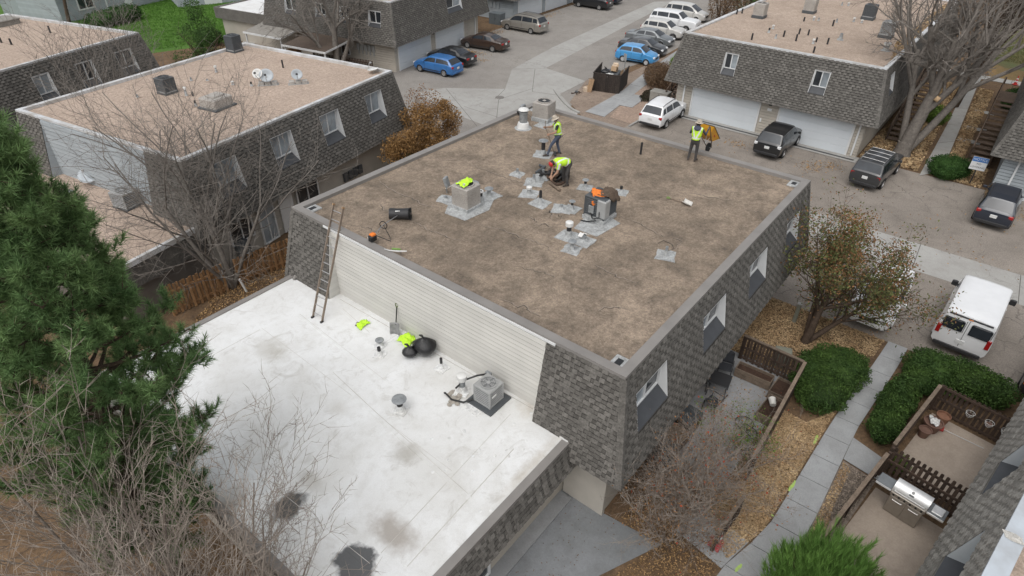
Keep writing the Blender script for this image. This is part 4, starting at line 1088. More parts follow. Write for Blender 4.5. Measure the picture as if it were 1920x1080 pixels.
for sg in (1,-1):
    MB().bbox((-2.478,sg*.47,1.46),(.03,.72,.50),.05).build('rear_window',M_carglass,root)
    MB().box(-2.488,sg*.47-.40,1.18,-2.472,sg*.47-.385,1.75).build('window_gasket',M_trim,root)
MB().box(-2.486,-.008,.55,-2.47,.008,1.80).build('door_seam',M_trim,root)
MB().bbox((-2.43,0,1.87),(.06,1.5,.05),.015).build('roof_gutter',M_trim,root); MB().bbox((-2.46,0,1.85),(.03,.16,.035),.01).build('brake_light',M_lampo,root)
car('parked_car','suv',(27.25,-5.65),171,4.6,1.84,1.68,PD,'dark car nosed in past the fence corner with amber marker lamp',lampF=M_lampo)
car('parked_car','sedan',(28.1,1.0),180,4.7,1.8,1.45,PW,'white sedan parked beneath the spreading green brown tree')
car('parked_car','hatch',(39.95,40.0),97,4.4,1.76,1.50,PB,'bright blue hatchback parked by the tan garages',GL)
car('parked_car','sedan',(42.75,41.0),98,4.6,1.8,1.44,PK,'black sedan tucked beside the bright blue hatchback',GL)
car('parked_car','sedan',(48.5,41.9),100,4.8,1.8,1.46,PBR,'dark brown sedan standing alone by the tan garages',GL)
car('parked_car','minivan',(56.65,43.3),94,5.1,1.95,1.74,PS,'champagne minivan with roof rails on the lane',GL,rails=True)
car('parked_car','suv',(71.2,43.9),95,4.75,1.88,1.7,PK,'black crossover up the lane with silver wheels',GL)
car('parked_car','suv',(74.6,44.6),97,4.75,1.88,1.7,PN,'dark car behind the black crossover up the lane',GL)
car('parked_car','hatch',(54.45,28.25),-82,3.85,1.7,1.52,PLB,'small light blue hatchback facing the bushes',GL,wheelr=.30,rimm=mat('silver_hubcap',(.62,.63,.64),.4,.1,8,metal=.3))
car('parked_car','sedan',(57.4,29.3),-83,4.6,1.78,1.44,PD,'charcoal sedan between the light blue hatchback and the grey sedan',GL)
car('parked_car','sedan',(60.85,30.4),-84,4.85,1.82,1.46,PG,'grey sedan with dark windows parked next to the charcoal sedan',GL)
car('parked_car','suv',(64.3,30.7),-84,4.55,1.82,1.68,PSW,'silver white crossover parked between grey sedan and pickup',GL)
root,S,patch,st,hs=car('pickup_truck','boxsuv',(68.3,31.4),-85,5.4,1.85,1.85,PW,'white pickup truck with a windowed camper shell behind brown shrubs',GL)
car('parked_car','minivan',(73.2,32.4),-85,5.0,1.9,1.75,PSW,'pale van behind the brown shrubs past the white pickup',GL)
# ================================================================ vegetation
def leafmat(name,c,c2,isl=.4,rough=.7,tr=.25):
    if name in MATS: return MATS[name]
    m,nt,b=_nt(name)
    col=mix(nt,ramp(nt,noise(nt,1.4,3),.35,.65),c,c2)
    col=mix(nt,1,col,ramp(nt,rnd(nt),0,1,(1-isl,)*3,(1+isl,)*3),'MULTIPLY')
    nt.links.new(col,b.inputs['Base Color']); b.inputs['Roughness'].default_value=rough; b.inputs['Specular IOR Level'].default_value=.25
    t=nt.nodes.new('ShaderNodeBsdfTranslucent'); nt.links.new(col,t.inputs['Color'])
    mx=nt.nodes.new('ShaderNodeMixShader'); mx.inputs[0].default_value=tr
    out=nt.nodes['Material Output']; nt.links.new(b.outputs[0],mx.inputs[1]); nt.links.new(t.outputs[0],mx.inputs[2]); nt.links.new(mx.outputs[0],out.inputs[0])
    MATS[name]=m; return m
ML_pine=leafmat('pine_needles',(.215,.325,.13),(.135,.235,.092),.4,tr=.35)
ML_or=leafmat('rust_leaves',(.36,.215,.085),(.25,.145,.06),.45)
ML_gr=leafmat('olive_leaves',(.145,.165,.06),(.11,.115,.045),.45)
ML_br=leafmat('bronze_leaves',(.31,.165,.075),(.21,.12,.06),.45)
ML_hedge=leafmat('hedge_leaves',(.075,.135,.03),(.042,.085,.022),.45)
ML_jun=leafmat('juniper_sprays',(.23,.40,.10),(.16,.30,.075),.4,tr=.35)
ML_bush=leafmat('round_bush_leaves',(.05,.11,.025),(.03,.075,.018),.4)
ML_dry=leafmat('dry_shrub_leaves',(.23,.155,.095),(.16,.105,.065),.35)
ML_light=leafmat('light_green_leaves',(.17,.26,.05),(.11,.19,.04),.4)
ML_tree=leafmat('mid_green_leaves',(.085,.155,.04),(.055,.11,.03),.4)
ML_dark=leafmat('dark_groundcover',(.05,.055,.03),(.06,.045,.03),.35)
ML_red=leafmat('red_leaves',(.40,.06,.03),(.30,.08,.03),.3)
MB_grey=mat('grey_bark',(.25,.225,.20),.95,.35,6,fine=30,bmp=.5,spec=.1)
MB_twig=mat('pale_twigs',(.30,.265,.23),.95,.3,3,(.21,.17,.14),spec=.1)
MB_brown=mat('brown_bark',(.11,.08,.06),.95,.35,6,fine=30,bmp=.5,spec=.1)
MB_twigb=mat('brown_twigs',(.17,.125,.095),.95,.3,3,spec=.1)
def unit(n):
    v=rng.normal(size=(n,3)); return v/np.linalg.norm(v,axis=1,keepdims=True)
def leaf_quads(C,length,width,dirs=None,flat=0.):
    n=len(C); d=unit(n) if dirs is None else dirs+.5*unit(n); d[:,2]*=(1-flat); d/=np.linalg.norm(d,axis=1,keepdims=True)
    w=np.cross(d,unit(n)); w/=np.linalg.norm(w,axis=1,keepdims=True)
    L=length*rng.uniform(.7,1.3,(n,1)); W=width*rng.uniform(.7,1.3,(n,1))
    return np.stack([C-d*L*.5,C+w*W*.5,C+d*L*.5,C-w*W*.5],1).reshape(-1,3)
def in_blobs(n,blobs,surf=.6):
    "random points in ellipsoids (cx,cy,cz,rx,ry,rz), biased towards their skins"
    wts=np.array([b[3]*b[4]+b[4]*b[5]+b[3]*b[5] for b in blobs]); idx=rng.choice(len(blobs),n,p=wts/wts.sum())
    B=np.array(blobs,float)[idx]; r=rng.uniform(0,1,(n,1))**(1/3); r=np.where(rng.uniform(size=(n,1))<surf,rng.uniform(.82,1.05,(n,1)),r)
    U=unit(n); k=1+.10*np.sin(5.1*U[:,:1]+2.3*B[:,:1])*np.sin(6.3*U[:,1:2]+1.7)+.07*np.sin(11*U[:,:1]+4*U[:,2:3])+np.where(rng.uniform(size=(n,1))<.05,rng.uniform(0,.16,(n,1)),0)
    return B[:,:3]+U*k*r*B[:,3:]
def gaps(P,t=-.35,k=1.0):
    v=np.sin(2.9*k*P[:,0]+1)+np.sin(3.3*k*P[:,1]+2)+np.sin(3.7*k*P[:,2]+.5)+rng.normal(0,.35,len(P)); return P[v>t]
def tufts(P,D,k,length,width,spread=.9,along=.15):
    n=len(P); P=np.repeat(P,k,0); D=np.repeat(D,k,0); N=n*k
    base=P+D*rng.uniform(-along,along*.3,(N,1)); d=D*.75+unit(N)*spread; d/=np.linalg.norm(d,axis=1,keepdims=True)
    w=np.cross(d,unit(N)); w/=np.linalg.norm(w,axis=1,keepdims=True); w*=width
    L=length*rng.uniform(.75,1.2,(N,1))
    return np.stack([base-w,base+w,base+d*L],1).reshape(-1,3)
def rv(): return Vector((random.gauss(0,1),random.gauss(0,1),random.gauss(0,1))).normalized()
def grow(mb,tips,p,d,L,r,lev,par):
    "one limb and its children; par: dict of per level settings"
    seg=par['seg'][lev]; pts=[p.copy()]; rad=[r]; dd=d.copy(); nodes=[]
    taper=par.get('taper',.45) if lev<par['levels'] else .25
    for i in range(seg):
        dd=(dd+rv()*par['wob'][lev]+Vector((0,0,1))*par['up'][lev]).normalized()
        p=p+dd*(L/seg); pts.append(p.copy()); rad.append(r*(1-(1-taper)*(i+1)/seg)); nodes.append((p.copy(),dd.copy(),rad[-1],(i+1)/seg))
    mb.tube(pts,rad,par['n'][lev],cap=False)
    if lev==par['levels']:
        tips.append((p,dd)); 
        if par.get('alltips'):
            for q in nodes: tips.append((q[0],q[1]))
        return
    k=par['kids'][lev]; st=par['start'][lev]
    for j in range(k):
        t=st+(1-st)*((j+random.random())/k); i=min(int(t*seg),seg-1)
        q,qd,qr,_=nodes[i]; q=pts[i].lerp(pts[i+1],t*seg-i) if i<seg else q
        a=R(random.uniform(*par['ang'][lev])); ax=qd.cross(rv()).normalized()
        nd_=Matrix.Rotation(a,3,ax)@qd
        grow(mb,tips,q,nd_,L*par['len'][lev]*random.uniform(.65,1.15),max(qr*par['rr'][lev],par['rmin']),lev+1,par)
def tree(name,base,label,stems,par,bark=MB_grey,cat='tree',twig=None,group=None):
    "stems: (dx,dy,dz,length,radius[,offx,offy])"
    root=thing(name,base,0,label,cat,group); mb=MB(); tips=[]
    for s in stems:
        o=Vector((s[5],s[6],0)) if len(s)>5 else Vector((0,0,-.05))
        grow(mb,tips,o,Vector(s[:3]).normalized(),s[3],s[4],0,par)
    mb.build('trunk' if cat=='tree' else 'branches',bark,root,smooth=True,ang=60)
    return root,tips
def leafpart(root,name,verts,nper,m):
    return link(name,npmesh(name,verts,nper,m),root)
def off(tips,n,spread):
    T=np.array([tuple(t[0]) for t in tips]); i=rng.integers(0,len(T),n); return T[i]+rng.normal(size=(n,3))*spread

# -------- left pine
rp=thing('pine_tree',(1.7,12.85,0),0,'tall dark green pine with long needles overhanging the white roof','tree')
mb=MB(); mb.tube([(0,0,-.1),(.1,-.05,3),(.25,-.1,7),(.42,-.15,10.5),(.5,-.2,13.0)],[.24,.2,.15,.09,.03],9)
PP=[];DD=[]; cones=[]
z=2.2
while z<12.9:
    ln=float(np.interp(z,[2,4,6,7.5,8.8,9.8,11,12.2,13],[1.1,1.6,2.0,2.2,1.85,1.4,.9,.5,.25])); k=6 if z<11 else 5; a0=random.uniform(0,6.3)
    for j in range(k):
        a=a0+2*math.pi*j/k+random.uniform(-.3,.3); l=ln*random.uniform(.72,1.12)
        tx=np.interp(z,[0,3,7,10.5,13],[0,.1,.25,.42,.5]); b0=Vector((tx,-tx*.4,z)); dr=Vector((math.cos(a),math.sin(a),random.uniform(.05,.35))).normalized()
        pts=[b0+dr*l*t+Vector((0,0,-.18*math.sin(t*3)*l*.3+.25*t*t*l*.4)) for t in (0,.25,.5,.75,1)]
        mb.tube(pts,[.05*l/2.5+.015,.04*l/2.5+.012,.03,.02,.012],5)
        ns=int(8+l*12)
        for q in range(ns):
            t=random.uniform(.25,1.0)**.8; i=min(int(t*4),3); c=pts[i].lerp(pts[i+1],t*4-i)
            side=(rv()*.9+dr*.6+Vector((0,0,.55))).normalized(); sl=random.uniform(.15,.55)*(1.15-t*.5)
            e=c+side*sl
            if q%2==0: mb.tube([c,c+side*sl*.5,e],[.012,.01,.008],3,cap=False)
            PP.append(e); DD.append((side*.6+Vector((0,0,.6))).normalized())
            if random.random()<.03: cones.append(e)
    z+=random.uniform(.36,.5)*(1 if z<10 else .7)
for q in range(14): PP.append(Vector((.5+random.uniform(-.1,.1),-.2+random.uniform(-.1,.1),12.6+random.uniform(0,.6)))); DD.append(Vector((0,0,1)))
mb.build('trunk',MB_brown,rp,smooth=True,ang=60)
P_=np.array([tuple(p) for p in PP]); D_=np.array([tuple(p) for p in DD])
leafpart(rp,'needles',tufts(P_,D_,78,.19,.0075,.85,.20),3,ML_pine)
for c in cones[:60]: MB().ball(c,(.05,.05,.06),7,4,.1).build('cone',MB_brown,rp)

# -------- bare multi stem tree beside the pine (fine pale twigs over the white roof)
pb=dict(levels=4,seg=[7,4,3,2,2],wob=[.06,.11,.14,.16,.18],up=[.02,.06,.08,.08,.05],n=[7,5,4,3,3],kids=[7,5,3,2],start=[.28,.22,.2,.2],ang=[(18,40),(22,48),(25,55),(25,60)],len=[.40,.52,.55,.55],rr=[.55,.6,.65,.7],rmin=.006,taper=.3)
st=[]
for i in range(16):
    a=random.uniform(1.2,5.6); t=random.uniform(.04,.36)
    st.append((math.cos(a)*t,math.sin(a)*t,1,random.uniform(5.4,7.2),random.uniform(.045,.07),random.uniform(-.5,.5),random.uniform(-.5,.5)))
st+=[(.42,.1,1,4.9,.05,.3,0),(.38,.3,1,5.2,.055,.3,.2),(.40,-.1,1,4.8,.05,.3,-.2),(.3,.2,1,5.6,.05,.2,.2)]
tree('bare_tree',(1.05,8.75,0),'bare many stemmed tree with fine grey twigs reaching over the white roof',st,pb,MB_twig)
st=[(math.cos(a)*t,math.sin(a)*t,1,l,.06,random.uniform(-.4,.4),random.uniform(-.4,.4)) for a,t,l in ((1.6,.2,7.4),(2.4,.25,7.6),(.8,.2,7.0),(3.3,.3,7.4),(5.5,.15,6.6),(1.2,.1,7.8))]
tree('bare_tree',(.35,10.6,0),'bare grey stemmed tree in front of the pine trunk',st,pb,MB_twig)

# -------- bare tree by the cedar fence
p1=dict(levels=4,seg=[5,6,4,3,2],wob=[.08,.13,.16,.2,.22],up=[.03,.05,.03,.0,-.02],n=[9,6,5,3,3],kids=[5,7,5,3],start=[.45,.2,.15,.15],ang=[(20,55),(25,60),(25,65),(25,70)],len=[.95,.6,.55,.5],rr=[.6,.5,.55,.6],rmin=.006,taper=.5)
tree('bare_tree',(10.4,24.45,0),'wide bare tree with tangled grey branches between the cedar fence and the dish roof',[(.12,.1,1,4.4,.14),(-.42,.3,1,4.8,.12),(.45,-.1,1,4.2,.11),(-.2,-.4,1,3.6,.09),(.1,.3,1,5.4,.11),(.35,.4,1,4.8,.10),(-.6,-.1,1,4.2,.09)],p1,MB_grey)
# -------- bare sapling clump between the two left blocks
p2=dict(levels=3,seg=[7,4,3,2],wob=[.06,.1,.14,.16],up=[.02,.05,.05,.04],n=[6,4,3,3],kids=[10,6,4],start=[.35,.2,.2],ang=[(18,40),(22,50),(25,55)],len=[.42,.5,.5],rr=[.5,.6,.65],rmin=.009,taper=.3)
tree('bare_sapling',(13.6,42.3,0),'bare sapling clump rising between the two pink roofed blocks',[(.1,.1,1,7.2,.09),(-.25,.1,1,7.0,.08),(.3,-.05,1,6.4,.07),(-.05,-.3,1,6.2,.07),(.35,.3,1,6.6,.07)],p2,MB_grey)
tree('bare_sapling',(16.6,43.4,0),'lone thin bare sapling before the shingled windows facing the dish roof',[(.02,.05,1,6.8,.08),(.2,-.1,1,5.6,.06)],p2,MB_grey)
tree('bare_tree',tuple(G(132,50)),'bare thin trunk in front of the blue grey house',[(.05,0,1,7.5,.2)],p2,MB_brown)
# -------- crooked bare tree by the meters
p3_=dict(levels=4,seg=[5,5,4,3,3],wob=[.12,.16,.18,.2,.22],up=[.02,.02,-.06,-.12,-.16],n=[8,6,4,3,3],kids=[5,7,6,4],start=[.5,.2,.15,.15],ang=[(25,60),(25,60),(25,65),(20,60)],len=[.9,.6,.55,.55],rr=[.6,.5,.55,.6],rmin=.009,taper=.55)
tree('bare_tree',(33.9,46.3,0),'crooked bare tree with drooping twigs before the meter wall',[(.1,.15,1,5.0,.32),(.35,-.45,1,4.6,.22),(-.35,.45,1,4.6,.2)],p3_,MB_grey)
# -------- big cottonwood by the stairs
p4_=dict(levels=4,seg=[6,7,5,4,3],wob=[.04,.09,.13,.17,.2],up=[.01,.03,.03,.0,-.03],n=[12,8,6,4,3],kids=[6,8,7,5],start=[.5,.28,.2,.15],ang=[(14,32),(22,50),(25,60),(25,65)],len=[.95,.52,.5,.5],rr=[.7,.5,.5,.6],rmin=.012,taper=.6)
bt,tips=tree('bare_tree',(47.2,4.0,0),'massive leaning bare tree with a sawn limb next to the brown stairs',[(.10,-.06,1,5.2,.46),(.42,-.42,1,7.5,.28,.15,-.1),(.15,.20,1,6.6,.24,.1,.1)],p4_,MB_grey)
MB().lathe([(.62,-.05),(.55,.15),(.48,.5),(.46,.9)],14).build('trunk_flare',MB_grey,bt,smooth=True)
MB().lathe([(.17,0),(.17,.25),(.165,.255)],12,(.0,-.62,4.0),Matrix.Rotation(R(115),3,'X')).build('sawn_stub',mat('sawn_wood',(.55,.38,.22),.8,.3,12),bt)
tree('bare_tree',(60.3,2.9,0),'dark second bare trunk behind the green bush by the path',[(.12,-.12,1,6.2,.36),(.3,-.3,1,6.5,.2)],p4_,MB_brown)
tree('bare_tree',(73,-1.2,0),'distant bare tree on the leafy lawn past the path',[(.05,.1,1,6,.4)],p4_,MB_grey)

# -------- rust coloured tree between the blocks
ot,_t=tree('rust_leaved_tree',(24.6,26.0,0),'low spreading tree with rust orange leaves at the block corner',[(.1,.1,1,1.8,.13),(.5,-.2,1,1.8,.1),(-.4,.2,1,1.9,.1)],dict(levels=2,seg=[4,4,3],wob=[.1,.12,.15],up=[.02,.04,.04],n=[7,5,3],kids=[6,6],start=[.3,.2],ang=[(25,60),(25,60)],len=[.9,.55],rr=[.55,.6],rmin=.012),MB_brown)
bl=[(-.2,.2,2.6,1.5,1.4,.9),(1.0,-.1,2.7,1.3,1.2,.9),(-1.5,.6,2.2,1.1,1.0,.7),(.4,.9,3.2,1.2,1.2,.8),(1.9,.2,2.2,.9,.9,.7),(-.6,-.5,1.9,1.2,.9,.6),(.9,.8,3.7,.8,.8,.7),(-2.4,.3,2.3,.9,.8,.7),(-1.9,-.2,2.8,.9,.8,.6),(1.6,.6,3.4,1.0,.9,.8),(2.4,.1,2.9,.7,.7,.7)]
leafpart(ot,'crown',leaf_quads(gaps(in_blobs(24000,bl+[(random.uniform(-2.6,2.6),random.uniform(-.6,.9),random.uniform(1.8,3.9),.45,.45,.4) for k in range(16)],.15)),.14,.06),4,ML_or)
leafpart(ot,'lower_leaves',leaf_quads(in_blobs(3200,[(-1.6,-.3,1.2,.8,.8,.8),(-.6,-.9,1.0,.8,.6,.8)],.4),.13,.06),4,ML_gr)
leafpart(ot,'top_sprays',leaf_quads(in_blobs(900,[(.9,.9,4.4,1.1,1.1,.6),(2.2,.5,3.2,.7,.7,.8)],.2),.12,.05),4,ML_br)
# -------- spreading pear tree over the white sedan
pt,tips=tree('pear_tree',tuple(G(1508,642)),'spreading tree with green and bronze leaves beside the shingled corner',[(.16,-.10,1,2.7,.19),(.75,-.75,1,2.6,.13,.1,-.05),(.5,.2,1,3.2,.11,.05,0)],
   dict(levels=3,seg=[4,5,4,3],wob=[.08,.12,.15,.2],up=[.02,.05,.05,.03],n=[9,6,4,3],kids=[6,7,6],start=[.4,.2,.2],ang=[(25,60),(25,55),(25,60)],len=[.85,.55,.5],rr=[.6,.5,.55],rmin=.008,alltips=True),MB_brown)
bl=[(.6,-.3,3.7,1.3,1.2,1.1),(1.9,-.9,3.4,1.4,1.4,1.2),(.1,.9,3.2,.9,.8,.8),(.0,-1.4,2.9,1.1,1.0,.9),(1.2,-2.1,2.8,1.1,1.0,.9),(2.4,.3,3.6,1.1,1.0,1.0),(1.1,.4,4.7,1.0,.9,.8),(1.9,-1.6,2.2,1.1,.9,.8),(2.5,-.7,2.6,1.0,1.0,.9),(.6,-1.9,2.1,.9,.7,.7)]
T=off(tips,6500,.22); leafpart(pt,'crown',leaf_quads(gaps(np.concatenate([in_blobs(5200,[(b[0],b[1],b[2]+.25)+b[3:] for b in bl],.1),off(tips,12500,.2)])),.12,.055),4,ML_gr)
leafpart(pt,'bronze_leaves',leaf_quads(gaps(np.concatenate([in_blobs(4800,[(1.9,-.2,4.4,1.3,1.4,.9),(2.4,-1.0,3.8,1.2,1.2,.9),(.8,-.2,4.0,1.2,1.2,.9),(1.2,-1.8,2.8,1.2,1.0,.9),(1.4,.4,5.0,.9,.9,.5),(2.6,-2.0,3.0,.9,.9,.8)],.1),off(tips,7500,.22)])),.115,.052),4,ML_br)
# -------- trees at the top of the picture
lt,tips=tree('leafy_tree',(24.6,50.5,0),'loose mid green tree behind the dish roof',[(.05,.05,1,3.2,.16),(.3,.1,1,3,.1)],dict(levels=2,seg=[4,4,3],wob=[.08,.12,.15],up=[.02,.05,.05],n=[7,5,3],kids=[7,6],start=[.3,.2],ang=[(25,65),(25,60)],len=[.9,.5],rr=[.5,.6],rmin=.012),MB_brown)
leafpart(lt,'crown',leaf_quads(gaps(in_blobs(9500,[(0,0,4.6,1.5,1.5,1.5),(.9,.4,3.2,1.5,1.5,1.2),(-.9,.5,3.0,1.4,1.4,1.2),(0,-.6,2.2,1.8,1.6,.9),(.2,.2,6.0,.8,.8,.8)],.1),-.1,.8),.17,.07),4,ML_tree)
for (p,lab,m,bl,n) in (((74,28.6,0),'tall brown and green shrub hiding the pickup nose',ML_dry,[(0,0,2.2,2.2,1.6,2.0),(2.2,-.6,1.8,1.8,1.5,1.7)],4200),((79.5,27.5,0),'dense green shrub at the corner of the pipe filled roof',ML_tree,[(0,0,2.6,2.6,2.0,2.4),(3.2,0,2.4,2.2,2.0,2.0)],5200)):
    s=thing('shrub',p,0,lab,'shrub'); mb=MB()
    for k in range(14): a=random.uniform(0,6.3); mb.tube([(0,0,0),(math.cos(a)*.6,math.sin(a)*.5,1.4),(math.cos(a)*1.3,math.sin(a)*1.1,3.0)],[.05,.035,.012],4)
    mb.build('stems',MB_brown,s); leafpart(s,'leaves',leaf_quads(in_blobs(n,bl,.4),.2,.09),4,m)
# -------- clipped hedges and bushes
def bush(name,loc,blobs,label,m,n,ls=.075,lw=.042,core=True,cat='shrub',corem=None,rz=0,surf=.8,group=None,stems=True):
    r=thing(name,loc,rz,label,cat,group)
    if core:
        c=MB()
        for b_ in blobs: c.ball(b_[:3],tuple(x*.80 for x in b_[3:]),18,10,.10)
        c.build('inner_foliage',corem or m,r)
    leafpart(r,'leaves',leaf_quads(in_blobs(n,blobs,surf),ls,lw),4,m)
    if stems:
        s=MB()
        for k in range(5): s.tube([(random.uniform(-.2,.2),random.uniform(-.2,.2),-.03),(random.uniform(-.3,.3),random.uniform(-.3,.3),blobs[0][2])],[.03,.015],4)
        s.build('stems',MB_brown,r)
    return r
bush('hedge',(21.2,1.35,0),[(-.7,-.15,.45,1.3,.95,.5),(.6,-.1,.45,1.4,1.15,.5),(-.1,.35,.42,1.5,.85,.48),(1.3,-.35,.4,.9,.9,.45)],'broad low clipped hedge next to the wooden patio fence',ML_hedge,30000,.07,.045,surf=.8)
bush('hedge',(23.9,-2.3,0),[(.0,.6,.62,1.15,.95,.62),(.35,-.5,.6,.95,1.0,.6),(.4,-1.4,.55,.8,.8,.55),(-.6,.85,.6,.9,.6,.58)],'leafy rounded hedge growing behind the dark patio fence by the van',ML_hedge,22000,.075,.05,surf=.82)
bush('hedge',(20.75,-1.02,0),[(-.8,.0,.6,.8,.55,.6),(.2,-.02,.62,.95,.55,.62),(1.1,-.1,.6,.8,.55,.6)],'leafy hedge between the sidewalk and dark patio fence',ML_hedge,17000,.075,.05,surf=.82)
jn=thing('juniper',(11.2,-1.15,0),0,'bright green feathery juniper beside the grill patio','shrub')
P_=in_blobs(2300,[(0,0,1.75,1.35,1.3,1.6),(.6,.1,1.9,1.1,1.0,1.5),(-.3,-.6,1.4,1.0,.9,1.3),(.2,.75,1.3,.95,.75,1.2),(1.1,-.3,1.3,.8,.8,1.1)],.6); D_=(P_-np.array([.1,0,.4])); D_/=np.linalg.norm(D_,axis=1,keepdims=True); D_=D_*.8+np.array([0,0,.7])
leafpart(jn,'sprays',tufts(P_,D_,34,.26,.007,.42,.22),3,ML_jun); mb=MB()
for k in range(16): a=random.uniform(0,6.3); mb.tube([(0,0,-.05),(math.cos(a)*.4,math.sin(a)*.4,1.2),(math.cos(a)*.9,math.sin(a)*.9,2.4)],[.06,.04,.01],5)
mb.build('stems',MB_brown,jn)
bush('round_bush',tuple(G(1765,338)+Vector((.8,.0,0))),[(0,0,.62,1.1,1.1,.66),(.5,-.5,.55,.8,.8,.6)],'clipped round green bush beside the notice sign',ML_bush,9000,.09,.05,surf=.9)
bush('round_bush',(55.2,3.4,0),[(0,0,.6,.9,.8,.65)],'small light green bush under the second trunk',ML_light,2500,.13,.06)
bush('round_bush',(62.8,-.9,0),[(0,0,.75,1.7,1.1,.8)],'dark clipped bush behind the brown staircase',ML_bush,5000,.12,.06,surf=.9)
bush('dry_bush',(49.3,23.0,0),[(0,0,.9,1.5,1.6,1.0),(.6,.8,.8,1.1,1.1,.9)],'dry brown twiggy bush between the sidewalk and garage block corner',ML_dry,13000,.20,.03,surf=.45,core=False)
bush('round_bush',(54.5,23.6,0),[(0,0,.7,1.4,1.2,.8)],'green bush half hidden behind the dry brown bush',ML_light,4000,.14,.07)
bush('ground_cover',(46.3,22.35,0),[(0,0,.12,1.25,.75,.28),(.6,.3,.12,.8,.6,.26)],'low dark spreading ground cover by the utility cabinet',ML_dark,5000,.1,.05)
bush('hedge',tuple(G(218,46)),[(-1.4,-.2,.8,1.6,1.2,.85),(.6,.2,.85,1.7,1.2,.9),(2.2,.8,.8,1.2,1.0,.85)],'long clipped hedge in front of the blue grey house',ML_bush,7000,.14,.07,surf=.9)
bush('round_bush',tuple(G(395,84)),[(0,0,.8,1.2,1.2,.85)],'round green bush at the edge of the lawn',ML_bush,4000,.14,.07,surf=.9)
# -------- dry tangled shrub below the corner of the main block
tree('dry_shrub',(11.75,3.05,0),'tall grey leafless shrub crossing the dark door pad',[(math.cos(a)*.5,math.sin(a)*.5,1,random.uniform(1.6,2.6),.022,math.cos(a)*.4,math.sin(a)*.3) for a in np.linspace(0,6.1,12)],dict(levels=3,seg=[5,4,3,2],wob=[.14,.2,.25,.3],up=[.02,.0,.0,.0],n=[5,4,3,3],kids=[7,5,4],start=[.2,.15,.15],ang=[(25,60),(25,75),(25,80)],len=[.5,.5,.5],rr=[.6,.65,.7],rmin=.005),MB_twig,cat='shrub')
ds,tips=tree('dry_shrub',(12.9,3.15,0),'tangled leafless shrub with a few red leaves below the shingled corner',[(math.cos(a)*.7,math.sin(a)*.7,1,random.uniform(2.0,3.1),.024,math.cos(a)*.5,math.sin(a)*.3) for a in np.linspace(0,6.1,15)]+[(random.uniform(-.3,.3),random.uniform(-.3,.3),1,2.8,.025,random.uniform(-.9,.9),random.uniform(-.5,.5)) for k in range(9)],
   dict(levels=3,seg=[5,4,3,2],wob=[.14,.2,.25,.3],up=[.0,.0,.0,.0],n=[5,4,3,3],kids=[8,6,4],start=[.2,.15,.15],ang=[(25,70),(25,75),(25,80)],len=[.5,.5,.5],rr=[.6,.65,.7],rmin=.004),MB_twig,cat='shrub')
leafpart(ds,'red_leaves',leaf_quads(off(tips,320,.04),.07,.05),4,ML_red); leafpart(ds,'dead_leaves',leaf_quads(off(tips,2600,.12),.065,.04),4,ML_br)
for (x,y,lab,n,hh) in ((15.4,2.9,'thin leggy shrub with sparse green leaves growing over the patio slab',800,2.0),(13.4,4.05,'small leafy seedling against the overhang of the shingled wall',260,1.5),(16.0,2.35,'leafy weed tangle at the end of the patio fence',1000,1.3),(11.3,2.6,'bare twiggy shrub beside the striped cone',240,1.9)):
    s,tp=tree('shrub',(x,y,0),lab,[(math.cos(a)*.45,math.sin(a)*.45,1,random.uniform(.7,1)*hh,.014,math.cos(a)*.15,math.sin(a)*.15) for a in np.linspace(0,5.6,7)],dict(levels=2,seg=[5,3,2],wob=[.1,.16,.2],up=[.02,.02,.02],n=[4,3,3],kids=[7,5],start=[.25,.2],ang=[(20,60),(25,70)],len=[.42,.5],rr=[.6,.7],rmin=.004),MB_twigb,cat='shrub')
    leafpart(s,'leaves',leaf_quads(off(tp,n,.07),.07,.035),4,ML_light if x>13.5 else ML_br)
leafpart(s,'leaves',leaf_quads(off(tp,10,.05),.06,.03),4,ML_red)
bush('patio_plant',tuple(BRp(.75,.35)),[(0,0,.25,.42,.32,.3)],'pale green plant hanging over the inside of the patio fence',ML_light,900,.1,.03,core=False,surf=.4)
# -------- loose leaves lying about
def litter(name,regions,n,m,size=.07,z=.03,mat2=None,lift=.03):
    out=[]
    A=[]
    for poly in regions:
        a=np.array(poly); A.append(abs(np.sum(a[:,0]*np.roll(a[:,1],-1)-a[:,1]*np.roll(a[:,0],-1)))/2)
    for poly,ar in zip(regions,A):
        k=int(n*ar/sum(A)); a=np.array(poly); mn,mx=a.min(0),a.max(0); pts=[]
        while len(pts)<k:
            c=rng.uniform(mn,mx,(k*2,2)); x,y=c[:,0],c[:,1]; ins=np.zeros(len(c),bool); j=len(a)-1
            for i in range(len(a)):
                xi,yi,xj,yj=a[i,0],a[i,1],a[j,0],a[j,1]
                with np.errstate(divide='ignore',invalid='ignore'): cr=((yi>y)!=(yj>y))&(x<(xj-xi)*(y-yi)/(yj-yi+1e-12)+xi)
                ins^=cr; j=i
            pts+=list(c[ins])
        pts=np.array(pts[:k]); out.append(np.column_stack([pts,z+rng.uniform(0,lift,k)]))
    C_=np.concatenate(out); o=link(name,npmesh(name,leaf_quads(C_,size,size*.55,flat=.8),4,m)); return stuff(o)
near=[[(11.9,1.35),(13.6,.85),(19.3,.55),(23.6,.15),(24.4,.2),(22,.6),(19.3,.6),(18.6,1.0),(18.8,2.0),(15.2,2.0),(13.4,2.6)],]
litter('leaf_litter',[[(11.95,1.3),(13.6,.82),(19.4,.56),(20.2,.5),(18.8,1.2),(18.9,2.05),(15.2,1.95),(13.3,2.6)]],26000,M_chips,.075)['label']='straw coloured leaves between the sidewalk and wooden patio fence'
